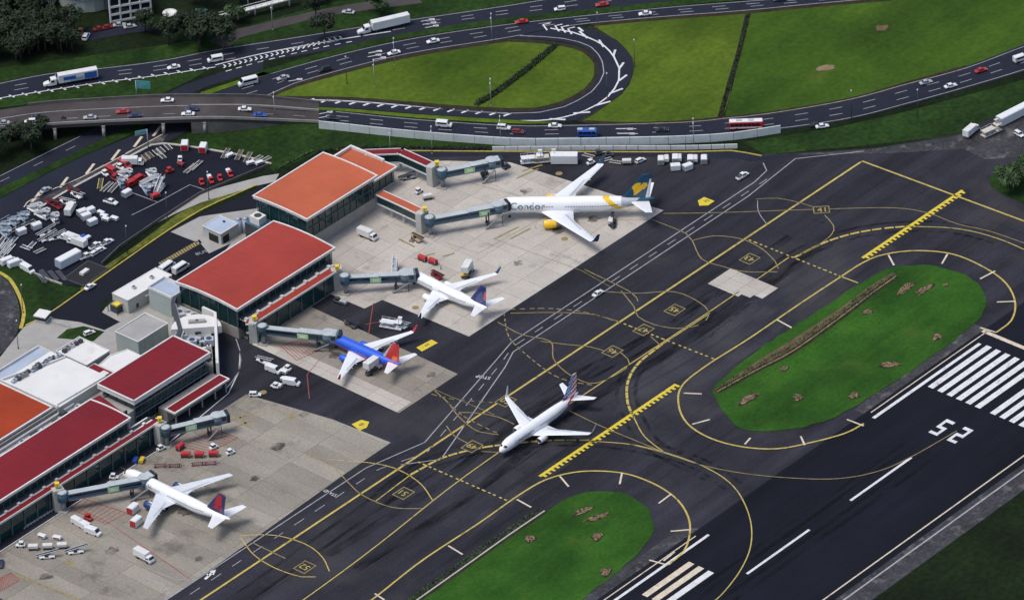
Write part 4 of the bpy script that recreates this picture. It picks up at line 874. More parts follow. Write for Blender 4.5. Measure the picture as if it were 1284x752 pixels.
def jet_bridge(label, A, B, zb=4.4, za=4.4, sect=.52, roofs=True, signat=.5, cab=1.0, headr=0., bog=.78, side_m='bridge_blue'):
    """telescopic bridge: rotunda at A, cab at B (world xy)"""
    A = Vector((A[0], A[1], 0)); B = Vector((B[0], B[1], 0)); t = thing('jet_bridge', label, 'jet bridge', A)
    d = (B-A); Ln = d.length; d.normalize(); q = Vector((-d.y, d.x, 0)); Zv = Vector((0, 0, 1))
    ro = MB(); ro.cyl(A+Zv*(za-.4), A+Zv*(za+2.7), 1.6, n=18).build('rotunda', side_m, t, True); MB().cyl(A+Zv*(za+2.7), A+Zv*(za+3.0), 1.8, 1.0, n=18).build('rotunda_roof', 'bridge_roof', t, True)
    MB().cyl(A, A+Zv*(za-.4), .7, n=14).build('rotunda_column', 'metal_grey', t, True); MB().obox(A, 3.2, 3.2, .4, .3).build('column_base', 'precast', t, True)
    P = lambda s, off=0: A+d*(Ln*s)+q*off+Zv*(za+(zb-za)*s)
    s1 = sect
    for a, b, w, h, nm in ((.05, s1+.08, 2.1, 2.2, 'inner_tunnel'), (s1, .93, 2.5, 2.5, 'outer_tunnel')):
        o = MB(); face_box(o, P(a), P(b), w, -.15, h-.15); o.build(nm, side_m, t, True)
        o = MB(); face_box(o, P(a), P(b), w+.12, h-.15, h+.0); o.build('roof', 'bridge_roof', t, True)
        for s in (-1, 1):
            o = MB(); face_box(o, P(a+.01, s*(w/2+.03)), P(b-.01, s*(w/2+.03)), .1, 1.0, 1.6); o.build('side_window', 'glass_dark', t, True)
            o = MB(); face_box(o, P(a+.01, s*(w/2+.06)), P(b-.01, s*(w/2+.06)), .14, -.3, .0); o.build('side_rail', 'metal_grey', t, True)
    for s in (-1, 1):                                         # light green panels on the tunnel sides
        o = MB(); face_box(o, P(signat, s*1.36), P(signat+3.6/Ln, s*1.36), .12, .1, 1.9); o.build('side_panel', 'sign_green', t, True)
        o = MB(); face_box(o, P(signat+.8/Ln, s*1.43), P(signat+2.9/Ln, s*1.43), .06, .5, 1.4); o.build('panel_print', 'sign_lime', t, True)
    # cab
    c = P(1.0); hd = Vector((d.x*math.cos(headr)-d.y*math.sin(headr), d.x*math.sin(headr)+d.y*math.cos(headr), 0)); hq = Vector((-hd.y, hd.x, 0))
    k0 = P(.93); MB().cyl(k0-Zv*.2, k0+Zv*2.7, 1.8*cab, n=16).build('cab_rotunda', 'bridge_cab', t, True); MB().cyl(k0+Zv*2.7, k0+Zv*2.95, 1.95*cab, n=16).build('cab_roof', 'bridge_roof', t, True)
    o = MB(); face_box(o, k0, k0+hd*2.9*cab, 3.3*cab, -.1, 2.7); o.build('cab', 'bridge_cab', t, True)
    o = MB(); face_box(o, k0+hd*.6, k0+hd*2.7, 3.4*cab, 2.7, 2.82); o.build('cab_roof', 'bridge_roof', t, True)
    o = MB(); face_box(o, k0+hd*2.9*cab, k0+hd*(2.9*cab+1.0), 3.3*cab, -.1, 2.9); o.build('bellows', 'bellows', t, True)
    o = MB(); face_box(o, k0+hd*1.2+hq*1.67*cab, k0+hd*2.6+hq*1.67*cab, .08, 1.1, 2.4); face_box(o, k0+hd*1.2-hq*1.67*cab, k0+hd*2.6-hq*1.67*cab, .08, 1.1, 2.4); o.build('cab_window', 'glass_dark', t, True)
    # wheel bogie
    g = P(bog); gf = Vector((g.x, g.y, 0)); zt = g.z-.3
    for s in (-1, 1):
        MB().beam(gf+q*s*1.75+Zv*.6, gf+q*s*1.75+Zv*(zt+1.6), .35, .35).build('lift_column', 'metal_dark', t, True)
        w_ = MB().cyl(gf+q*(s*1.0-.22)+Zv*.55, gf+q*(s*1.0+.22)+Zv*.55, .55, n=14).build('wheel', 'tyre', t, True)
    m = MB(); m.beam(gf-q*1.9+Zv*.75, gf+q*1.9+Zv*.75, .5, .4); m.beam(gf-q*1.9+Zv*zt, gf+q*1.9+Zv*zt, .35, .4); m.build('bogie_beam', 'metal_dark', t, True)
    # service stair
    st0 = P(.96, -2.6); st1 = Vector((g.x, g.y, .2))-q*2.6+d*(-1.5)
    m = MB(); m.beam(st0, st1, .8, .12)
    m.build('stair_flight', 'metal_grey', t, True)
    for s in (-.42, .42):
        m = MB(); m.beam(st0+q*s+Zv*.9, st1+q*s+Zv*.9, .06, .06); m.build('handrail', 'metal_dark', t, True)
    MB().beam(Vector((st0.x, st0.y, .05)), st0, .14, .14).build('stair_post', 'metal_dark', t, True)
    return t, P
TA = walkway('bent fixed walkway with red roof from the annex to the far unused bridge', [(47.4, 152), (55.2, 143.), (54.8, 128.5)], rm='roof_crimson')
TB = walkway('straight fixed walkway with orange roof from the orange hall towards the white and yellow airliner', [(31.5, 131), (31.2, 120), (30.8, 111.8)], rm='roof_orange')
TC = walkway('short red roofed walkway stub at the corner of the red barrel hall gallery', [(-10.2, 112.8), (-12.2, 110.4)], rm='roof_red')
TD = walkway('short walkway stub at the left corner of the red barrel hall gallery', [(-52.6, 112.6), (-51.4, 110.8)], rm='roof_red')
TE = walkway('red roofed walkway stub at the lower end of the long crimson gallery', [(-158, 95.6), (-158.9, 93.6)], rm='roof_crimson')
TF = walkway('crimson roofed walkway stub at the upper end of the long crimson gallery', [(-112.9, 97), (-112.8, 93.6)], rm='roof_crimson')
jet_bridge('far blue jet bridge parked empty beside the perimeter road, no aircraft', (55.3, 124.8), at(621, 208, 4.4)[:2], signat=.40)
jet_bridge('blue jet bridge docked at the nose of the white and yellow airliner', (30.6, 108.2), at(631, 263.5, 4.6)[:2], zb=4.6, signat=.66, headr=R(10))
jet_bridge('dark blue jet bridge docked at the white airliner with the dark blue globe fin', (-12.6, 106.4), at(514, 349, 3.4)[:2], zb=3., signat=.38, cab=1.15)
jet_bridge('teal jet bridge docked at the bright blue airliner', (-50.9, 107.2), at(418, 425, 3.4)[:2], zb=3., signat=.5, cab=1.15, side_m='bridge_teal')
jet_bridge('jet bridge docked at the white airliner with the red and blue fin at lower left', (-158.9, 91.6), at(189, 604, 4.)[:2], zb=3.7, signat=.5, headr=R(20))
jet_bridge('short empty jet bridge above the red hatching and red baggage carts', (-112.7, 91.3), at(277, 528, 4.4)[:2], signat=.34, side_m='bridge_teal')
gate_sign((55, 126.6), 7.9, '8', 'yellow cube gate sign on the walkway of the far empty bridge'); gate_sign((31, 110.6), 7.9, '7', 'yellow cube gate sign on the walkway leading to the white and yellow airliner')
gate_sign((-12.8, 109.4), 7.9, '6', 'yellow cube gate sign at the corner of the red barrel hall'); gate_sign((-51.2, 110.2), 7.9, '5', 'yellow gate sign at the bridge of the bright blue airliner')
gate_sign((-158.8, 93.8), 7.9, '3', 'yellow gate sign at the bridge of the lowest airliner'); gate_sign((-112.6, 93.8), 7.9, '4', 'yellow gate sign above the short empty bridge')
# ================================================================ AIRLINERS
mat('plane_white', (.84, .85, .86), .32, .03, .4, coat=.3); mat('plane_grey', (.44, .47, .50), .4, .05, .5, coat=.2); mat('wing_grey', (.60, .63, .66), .42, .05, .3)
mat('wing_white', (.74, .76, .78), .4, .05, .3)
for n_, c_ in dict(blue_sw=(.015, .10, .62), red_sw=(.55, .03, .03), orange_sw=(.75, .22, .03), belly_red=(.42, .035, .05), navy=(.012, .025, .12), teal_navy=(.012, .07, .13), yellow_c=(.85, .50, .01), widget_red=(.45, .01, .025), widget_dark=(.22, .008, .03), ua_blue=(.015, .03, .17), ua_gold=(.14, .17, .32), ua_pink=(.6, .12, .17), aa_blue=(.03, .20, .45), aa_red=(.70, .015, .05), engine_blue=(.008, .04, .14), text_teal=(.03, .13, .19), text_grey=(.10, .14, .18), text_navy=(.03, .06, .2)).items():
    mat(n_, c_, .35, .03, .6, coat=.3)
mat('cockpit_glass', (.01, .012, .016), .08, 0, spec=.7); mat('gear_grey', (.35, .36, .37), .5, .05, 1.); mat('fan_dark', (.02, .02, .022), .6, 0); mat('intake_metal', (.55, .56, .58), .25, 0, metal=.8)
def airliner(label, nose, aft, L, Rr, zc, span, xw, spec, group=None):
    """local frame: +X runs aft from the nose, +Y to one wing, z up from the ground"""
    t = thing('airliner', label, 'aircraft', (nose[0], nose[1], 0), R(aft), group)
    Rz = Rr*1.06; Ln = Rr*3.0; Lt = L*.34; N = 26
    def prof(x):
        if x < Ln: s = x/Ln; k = math.sqrt(max(0, 1-(1-s)**2.1)); return Rr*max(k, .06), Rz*max(k, .06), zc-(.42*Rr)*(1-s)**1.6
        if x > L-Lt: s = (x-(L-Lt))/Lt; k = 1-.90*s**1.55; return Rr*k, Rz*k, zc+Rz*(1-k)*.72
        return Rr, Rz, zc
    def pt(x, th): ry, rz, z = prof(x); return (x, ry*math.sin(th), z+rz*math.cos(th))
    xs = [0, .06, .18, .4, .75, 1.2, 1.8, 2.5, 3.4]; xs = [x*Rr/2 for x in xs if x*Rr/2 < Ln]; x = xs[-1]
    while x < L-.4: x += .55 if (x > L-Lt) or spec.get('fine') else 1.0; xs.append(min(x, L))
    mats = spec['mats']; rings = [[pt(x, 2*math.pi*i/N) for i in range(N)] for x in xs]
    fb = MB().loft(rings, 0, True, (True, True), True, fm=lambda k, i: spec['body']((xs[k]+xs[min(k+1, len(xs)-1)])/2, 2*math.pi*(i+.5)/N, prof((xs[k]+xs[min(k+1, len(xs)-1)])/2)))
    body = fb.build('fuselage', mats, t)
    # wing box fairing
    fr = MB(); fr.loft([[(xw+a*Rr*4.6, Rr*b*math.sin(th), zc-Rz*.55+Rz*c*.62*math.cos(th)) for th in [2*math.pi*i/14 for i in range(14)]] for a, b, c in ((-.3, .1, .1), (-.1, .8, .8), (.3, 1.04, 1.), (.8, 1.04, 1.), (1.2, .7, .7), (1.4, .1, .1))], 0); fr.build('wing_fairing', spec.get('belly', 'plane_white'), t)
    def on(x, y, out=.02):                                    # surface angle at height offset y above the centre line
        ry, rz, z = prof(x); th = math.acos(max(-1, min(1, y/rz))); return th
    def quads(name, m, q):
        mb = MB()
        for side_ in (1, -1):
            for x0, x1, y0, y1 in q:
                vs = []
                for xx, yy in ((x0, y0), (x1, y0), (x1, y1), (x0, y1)):
                    ry, rz, z = prof(xx); th = math.acos(max(-1, min(1, yy/rz))); vs.append((xx, side_*(ry*math.sin(th)+.025), z+rz*math.cos(th)))
                mb.add(vs, [[0, 1, 2, 3] if side_ < 0 else [3, 2, 1, 0]])
        o = mb.build(name, m, body); o['kind'] = 'stuff'; return o
    win = []; x = Ln+1.2
    while x < L-Lt*.62:
        if not any(abs(x-d_) < .8 for d_ in (Ln+.3, L*.40, L*.43, L-Lt*.6)): win.append((x, x+.24, Rz*.10, Rz*.10+.36))
        x += .52
    quads('cabin_windows', 'cockpit_glass', win)
    quads('doors', 'plane_grey', [(a, a+.07, -Rz*.35, Rz*.45) for a in (Ln*.78, Ln*.78+.85, L-Lt*.62, L-Lt*.62+.8, L*.41, L*.41+.5, L*.44, L*.44+.5)])
    # cockpit windows
    cw = MB()
    for sg in (1, -1):
        for j, (a0, a1) in enumerate(((.03, .42), (.46, .80), (.84, 1.12))):
            xa, xb = Rr*(.50+.12*j), Rr*(.86+.16*j); vs = []
            for xx, th in ((xa+(.0), a0+.35*0), (xa, a1), (xb, a1), (xb, a0)):
                ry, rz, z = prof(xx); vs.append((xx-.03, sg*(ry+.03)*math.sin(th), z+(rz+.03)*math.cos(th)))
            cw.add(vs, [[0, 1, 2, 3] if sg > 0 else [3, 2, 1, 0]])
    cw.build('cockpit_windows', 'cockpit_glass', body)['kind'] = 'stuff'
    # wings
    foil = [(0, 0), (.06, .34), (.22, .52), (.45, .5), (.72, .3), (1, .02), (1, -.02), (.6, -.28), (.25, -.42), (.05, -.28)]
    def sect(x, y, z, c, th, dz_=0): return [(x+c*a, y, z+th*c*b+dz_) for a, b in foil]
    yr = Rr*.8; hs = span/2; zr = zc-Rz*.62; cr = spec['cr']; ct = spec['ct']; xt = spec['xt']; ky = hs*.36
    dih = math.tan(R(spec.get('dih', 5.5)))
    xk = xw+(xt-xw)*((ky-yr)/(hs-yr)); ck = (xw+cr*.93)-xk if True else 0; ck = max(ck, ct+ (cr-ct)*.42)
    for sg in (1, -1):
        S = [sect(xw, sg*yr, zr, cr, .13), sect(xk, sg*ky, zr+(ky-yr)*dih, ck, .115), sect(xt, sg*hs, zr+(hs-yr)*dih, ct, .10)]
        if sg < 0: pass
        wg = MB().loft(S, 0, True, (True, True), False, fm=lambda k, i: 1 if i in (3, 4) and 0 else 0); wo = wg.build('wing', [spec.get('wing', 'wing_white')], t)
        zt = zr+(hs-yr)*dih
        # control surfaces and spoilers as thin raised panels
        for (f0, f1, c0, c1, mt) in ((.06, .30, .80, .985, 'wing_grey'), (.33, .66, .80, .985, 'wing_grey'), (.70, .95, .80, .985, 'wing_grey'), (.12, .62, .66, .77, 'plane_grey')):
            vs = []
            for f, c_ in ((f0, c0), (f1, c0), (f1, c1), (f0, c1)):
                yy = yr+(hs-yr)*f
                if yy < ky: u = (yy-yr)/(ky-yr); X0 = xw+(xk-xw)*u; C0 = cr+(ck-cr)*u; th_ = .13-.015*u
                else: u = (yy-ky)/(hs-ky); X0 = xk+(xt-xk)*u; C0 = ck+(ct-ck)*u; th_ = .115-.015*u
                hz = (.5-(.5-.3)*(c_-.45)/.27) if c_ < .72 else (.3-(.28)*(c_-.72)/.28)
                vs.append((X0+C0*c_, sg*yy, zr+(yy-yr)*dih+C0*th_*hz+.035))
            MB().add(vs, [[0, 3, 2, 1] if sg > 0 else [0, 1, 2, 3]]).build('flap_panel', mt, wo)
        for f in (.28, .46, .64):                              # flap track fairings
            yy = yr+(hs-yr)*f; u = max(0, (yy-ky)/(hs-ky)); X0 = xk+(xt-xk)*u if yy > ky else xw+(xk-xw)*((yy-yr)/(ky-yr)); C0 = ck+(ct-ck)*u if yy > ky else cr+(ck-cr)*((yy-yr)/(ky-yr)); zz = zr+(yy-yr)*dih-.25
            MB().cyl((X0+C0*.6, sg*yy, zz-.05), (X0+C0*1.12, sg*yy, zz+.05), .26, .08, n=8).build('track_fairing', 'wing_white', wo)
        if spec.get('winglet'):
            wh = spec['winglet']; mt = spec['wl_mat']
            def ws(x, y, z, c, nrm):                           # vertical-ish section
                return [(x+c*a, y+nrm[0]*b*c*.08, z+nrm[1]*b*c*.08) for a, b in foil]
            Sx = [ws(xt, sg*hs, zt, ct, (0, 1)), ws(xt+.35, sg*(hs+.35), zt+.28, ct*.85, (-sg*.7, .7)), ws(xt+1.0, sg*(hs+.55), zt+.8, ct*.7, (-sg, .2)), ws(xt+1.0+wh*.62, sg*(hs+.55+wh*.22), zt+.8+wh, ct*.32, (-sg, .1))]
            MB().loft(Sx, 0, True, (True, True), False, fm=lambda k, i: 0 if k == 0 else 1).build('winglet', ['wing_white', mt], t)
        # engine
        ey = spec.get('ey', 4.9); er = spec['er']; ex = xw+(xt-xw)*((ey-yr)/(hs-yr))-er*2.3; ez = zr+(ey-yr)*dih-er*1.15; ez = max(ez, er+.55); el = er*spec.get('el', 3.1)
        cow = MB(); pr = [(0, .86), (.04, .95), (.15, 1.03), (.4, 1.05), (.75, .96), (1., .80)]
        cow.loft([[(ex+el*a, sg*ey+er*b*math.sin(th), ez+er*b*math.cos(th)) for th in [2*math.pi*i/20 for i in range(20)]] for a, b in pr], 0, True, (False, False)); en = cow.build('engine', spec['eng'], t)
        li = MB(); li.loft([[(ex+el*a, sg*ey+er*b*math.sin(th), ez+er*b*math.cos(th)) for th in [2*math.pi*i/20 for i in range(20)]] for a, b in ((.1, .76), (.02, .8), (-.015, .86), (.02, .93))], 0, True, (False, False)); li.build('intake_lip', 'intake_metal', en)
        fd = MB(); fd.cyl((ex+el*.16, sg*ey, ez), (ex+el*.17, sg*ey, ez), er*.80, n=20); fd.cyl((ex+el*.02, sg*ey, ez), (ex+el*.16, sg*ey, ez), .04, er*.26, n=10); fd.build('fan', 'fan_dark', en)
        ek = MB(); ek.cyl((ex+el*.97, sg*ey, ez), (ex+el*1.22, sg*ey, ez), er*.58, er*.42, n=14).cyl((ex+el*1.2, sg*ey, ez), (ex+el*1.42, sg*ey, ez), er*.3, .05, n=12); ek.build('exhaust', 'gear_grey', en)
        py = MB(); py.loft([[(ex+el*.25, sg*ey-.16, ez+er*.95), (ex+el*.25, sg*ey+.16, ez+er*.95), (ex+el*1.15, sg*ey+.16, ez+er*.75), (ex+el*1.15, sg*ey-.16, ez+er*.75)], [(ex+el*.55, sg*ey-.16, zr+(ey-yr)*dih+.1), (ex+el*.55, sg*ey+.16, zr+(ey-yr)*dih+.1), (ex+el*1.4, sg*ey+.16, zr+(ey-yr)*dih-.1), (ex+el*1.4, sg*ey-.16, zr+(ey-yr)*dih-.1)]], sm=False); py.build('pylon', spec.get('pyl', 'plane_white'), t)
        # tailplane
        sr, sp = spec['hs_root'], spec['hs_tip']; hx = spec['hsx']; hsp = spec['hspan']/2; zb_ = prof(hx+1)[2]+.2
        MB().loft([sect(hx, sg*.3, zb_, sr, .09), sect(hx+(hsp*.62), sg*hsp, zb_+hsp*.12, sp, .08)], 0, True, (True, True), False).build('tailplane', spec.get('tail_wing', 'wing_white'), t)
        # main gear
        gx = xw+cr*.62; gy = spec.get('gy', 2.9)
        MB().cyl((gx, sg*gy, .5), (gx, sg*gy, zr), .16, n=8).build('gear_leg', 'gear_grey', t)
        for dx in ((-.75, .75) if spec.get('bogie') else (0,)):
            for dy in (-.42, .42): MB().cyl((gx+dx, sg*gy+dy-.19, .55), (gx+dx, sg*gy+dy+.19, .55), .55, n=14).build('wheel', 'tyre', t)
    nx = Ln*.78; MB().cyl((nx, 0, .35), (nx, 0, prof(nx)[2]-prof(nx)[1]+.3), .11, n=8).build('gear_leg', 'gear_grey', t)
    for dy in (-.25, .25): MB().cyl((nx, dy-.12, .36), (nx, dy+.12, .36), .36, n=12).build('wheel', 'tyre', t)
    # fin: fine grid so that its painted livery follows real edges
    fx0, fx1, fc0, fc1, fz0, fz1 = spec['fin']; NU, NV = 30, 26; fm_ = spec['finp']
    for sg in (1, -1):
        g = MB(); vs = []
        for j in range(NV+1):
            v = j/NV; X0 = fx0+(fx1-fx0)*v; C0 = fc0+(fc1-fc0)*v; z = fz0+(fz1-fz0)*v; th_ = .045*C0
            for i in range(NU+1): u = i/NU; vs.append((X0+C0*u, sg*th_*(math.sin(math.pi*min(1, u*1.0)**.62)*.9+.03), z))
        g.v = vs
        for j in range(NV):
            for i in range(NU):
                a = j*(NU+1)+i; f = [a, a+1, a+NU+2, a+NU+1]; g.f.append(f if sg < 0 else f[::-1]); g.m.append(fm_((i+.5)/NU, (j+.5)/NV)); g.smooth.append(True)
        if sg > 0: fin = g.build('fin', mats, t); keep = g
        else:
            g.v = keep.v+g.v; o_ = len(keep.v); g.f = keep.f+[[i+o_ for i in f] for f in g.f]; g.m = keep.m+g.m; g.smooth = keep.smooth+g.smooth
            e = len(g.v)//2; top_ = [NV*(NU+1)+i for i in range(NU+1)]
            for i in range(NU): g.f.append([top_[i], top_[i]+1, top_[i]+1+e, top_[i]+e]); g.m.append(fm_(.5, .99)); g.smooth.append(False)
            for j in range(NV):
                for c_ in (0, NU): a = j*(NU+1)+c_; g.f.append([a, a+NU+1, a+NU+1+e, a+e]); g.m.append(fm_(.02 if c_ == 0 else .98, (j+.5)/NV)); g.smooth.append(False)
            me = g.mesh('fin', mats); fin.data = me
    # lettering wrapped round the fuselage sides
    for (s, size, xc, yc, m_) in spec.get('text', []):
        v, f, wd = text_polys(s, size)
        for sg in (1, -1):
            vs = []; mb = MB()
            for a, b in v:
                xx = xc+(a if sg < 0 else -a); yy = (yc+b); ry, rz, z = prof(xx); th = math.acos(max(-1, min(1, 0)))-yy/rz
                vs.append((xx, sg*(ry+.035)*math.sin(th), z+(rz+.035)*math.cos(th)))
            # +Y side is seen with the nose at the left or right depending on side
            mb.add(vs, [q[::-1] for q in f] if sg < 0 else f)
            mb.build('lettering', m_, body)
    return t
# --- white / yellow twin-aisle with blue fin
def body_c(x, th, p):
    zz = math.cos(th); lim = 39.6-1.2*zz*2.5
    if x > 50.6: return 3
    if lim+3.2 < x+ (0) and x > 43.: return 1 if x < 47.2+zz*1.5 else 3
    if lim < x < lim+2.3: return 2
    return 0
def fin_c(u, v):
    if u > .87 and v < .80: return 0                            # white rudder edge
    x2, y2 = (u-.44-.10*(v-.4))/.33, (v-.42)/.25               # heart
    h = -1 if (math.hypot(abs(x2)-.56, y2-.42) < .56 or (y2 <= .42 and y2 > -1.15 and abs(x2) < 1.02*(y2+1.15)/1.57)) and not (y2 > .55 and abs(x2) < (y2-.5)*.55) else 1
    return 2 if h < 0 else 3
COND = dict(mats=['plane_white', 'plane_grey', 'yellow_c', 'teal_navy'], body=body_c, finp=fin_c, cr=10.8, ct=2.6, xt=33.4, winglet=2.6, wl_mat='teal_navy', er=1.45, ey=7.9, el=2.9, eng='yellow_c', hs_root=6.6, hs_tip=2.2, hsx=45.3, hspan=18.6, fin=(42.6, 49.8, 9.3, 3.4, 6.7, 15.8), gy=4.6, bogie=True, text=[('Condor', 3.6, 12.0, .8, 'text_teal')], dih=5., fine=True)
airliner('white twin-aisle airliner lettered Condor with yellow band and yellow heart on blue fin', (51.1, 99.52), -51.49, 53.7, 2.52, 4.75, 47.6, 16.2, COND)
# --- white with red and blue triangles
def fin_d(u, v):
    if v > .93: return 2
    a = u-.5
    if v < .12: return 2
    if abs(a)*1.15 < (.88-v)*.62 and v > .42: return 1
    if abs(a) < .5*(v+.2) and v < .42 and abs(a) > .16*(1-v): return 3
    return 1 if (.45 < u+v*.4 < .95 and v > .2) else 2
DELT = dict(mats=['plane_white', 'widget_red', 'navy', 'widget_dark'], body=lambda x, th, p: 0, finp=fin_d, cr=8.6, ct=1.9, xt=27.4, er=1.28, ey=6.5, el=3.0, eng='engine_blue', hs_root=5.2, hs_tip=1.9, hsx=39.6, hspan=15.2, fin=(36.2, 42.4, 7.6, 3.0, 5.6, 13.5), gy=3.6, bogie=True, wing='wing_grey', tail_wing='wing_white', text=[('DELTA', 1.5, 12., .5, 'text_navy')])
airliner('white narrow airliner with red and navy fin and blue engines at the lowest gate', (-135.44, 88.17), -91.02, 46.6, 1.95, 4.1, 38., 15.6, DELT)
# --- polished white taxiing with striped fin
def fin_a(u, v):
    s = v*4.2-u*1.1+.3
    if u < .50 and v > .08: return 2 if (v*5.5-u*1.6) % 1 < .72 else 0
    return 3 if (s % 1) < .5 else 0
def body_a(x, th, p):
    z = p[2]+p[1]*math.cos(th)
    if x > 31.2:
        s = (z-5.1)/1.4-(x-30.2)*.2+.3
        if x > 31.2+max(0, (z-4))*1.0: return 3 if (s % 1) < .5 else 0
    return 0
AAL = dict(mats=['plane_white', 'plane_grey', 'aa_blue', 'aa_red'], body=body_a, finp=fin_a, cr=7.6, ct=1.6, xt=22.6, winglet=2.3, wl_mat='wing_white', er=1.02, ey=4.9, el=3.4, eng='plane_white', hs_root=4.2, hs_tip=1.5, hsx=32.9, hspan=14.2, fin=(30.2, 35.4, 7.0, 2.4, 5.1, 12.4), gy=2.86, text=[('American', 2.1, 9.2, .5, 'text_grey')], wing='wing_white', fine=True)
airliner('white airliner taxiing alone on the asphalt, red and blue striped fin, lettered American', (-54.31, 3.2), .73, 38., 1.88, 3.35, 34.3, 13.2, AAL)
def fin_u(u, v):
    d = math.hypot((u-.55)*1.3, v-.32)
    if u > .80 and .28 < v < .72: return 3
    return 2 if (d < .34 and (int(u*14)+int(v*12)) % 2 == 0) else (1 if d < .34 else 1)
UAL = dict(mats=['plane_white', 'ua_blue', 'ua_gold', 'ua_pink'], body=lambda x, th, p: 0, finp=fin_u, cr=7.6, ct=1.6, xt=23.4, winglet=2.3, wl_mat='navy', er=1.02, ey=4.9, el=3.4, eng='plane_white', hs_root=4.2, hs_tip=1.5, hsx=32.9, hspan=14.2, fin=(30.2, 35.4, 7.0, 2.4, 5.1, 12.4), gy=2.86)
airliner('white airliner with dark blue globe fin parked on pale concrete at the middle gate', (5.52, 96.96), -93.23, 38., 1.88, 3.35, 34.3, 14., UAL)
def body_s(x, th, p):
    c = math.cos(th)
    if c < -.45: return 1
    if x > 27.5+c*2.2: return 1 if x < 28.3+c*2.2 else (1 if c < .0 else 0)
    return 0
def fin_s(u, v):
    if v > .93: return 3 if u > .4 else 4
    if u > .86 and v < .9: return 1
    if u+v*.15 < .18: return 4
    if v < .22 and u > .55: return 2
    return 1
SWA = dict(mats=['blue_sw', 'red_sw', 'orange_sw', 'navy', 'plane_grey'], body=body_s, finp=fin_s, cr=7.6, ct=1.6, xt=20.6, winglet=2.3, wl_mat='belly_red', er=1.02, ey=4.9, el=3.4, eng='blue_sw', pyl='blue_sw', belly='belly_red', hs_root=4.2, hs_tip=1.5, hsx=27.4, hspan=14.2, fin=(24.8, 30., 7.0, 2.4, 5.1, 12.4), gy=2.86, wing='wing_white', fine=True)
airliner('bright blue airliner with red and orange fin parked at the second gate', (-38.29, 91.6), -90.03, 32.6, 1.88, 3.35, 34.3, 11.2, SWA)
# ================================================================ VEHICLES
PAINT = dict(white=(.70, .71, .71), silver=(.36, .38, .40), black=(.014, .015, .018), darkgrey=(.05, .055, .065), red=(.42, .022, .02), darkred=(.22, .015, .018), blue=(.02, .08, .38), navy=(.02, .035, .10), cream=(.58, .54, .45), tan=(.40, .30, .19), orange=(.48, .17, .03), yellow=(.62, .45, .03), grey=(.22, .24, .26), ltblue=(.30, .38, .46), green=(.03, .12, .05))
for k_, v_ in PAINT.items(): mat('paint_'+k_, v_, .38, .04, .8, coat=.2)
mat('window_glass', (.012, .018, .024), .1, 0, spec=.7); mat('lamp_red', (.35, .01, .01), .3, 0); mat('lamp_clear', (.75, .75, .7), .2, 0); mat('canvas_red', (.45, .03, .03), .8, .15, .8, blotch=((.25, .02, .02), .8, .6, .6)); mat('canvas_white', (.62, .62, .60), .8, .12, .8, blotch=((.38, .38, .36), .8, .6, .6)); mat('print_blue', (.02, .10, .40), .5, 0)
KIDSP = {}
def wheels(t, xs, y, r=.33, w=.22):
    for x in xs:
        for s in (-1, 1): MB().cyl((x, s*y-w/2, r), (x, s*y+w/2, r), r, n=12).build('wheel', 'tyre', t)
def ring(x, w, z0, z1, r=.12): return [(x, -w+r, z0), (x, w-r, z0), (x, w, z0+r), (x, w, z1-r*1.5), (x, w-r*1.6, z1), (x, -w+r*1.6, z1), (x, -w, z1-r*1.5), (x, -w, z0+r)]
def lamps(t, L, w, z=.62, front=True):
    for s in (-1, 1):
        MB().box(L/2-.05, L/2+.01, s*w*.72-.16, s*w*.72+.16, z-.08, z+.08).build('headlight', 'lamp_clear', t)
        MB().box(-L/2-.01, -L/2+.05, s*w*.74-.14, s*w*.74+.14, z, z+.18).build('tail_light', 'lamp_red', t)
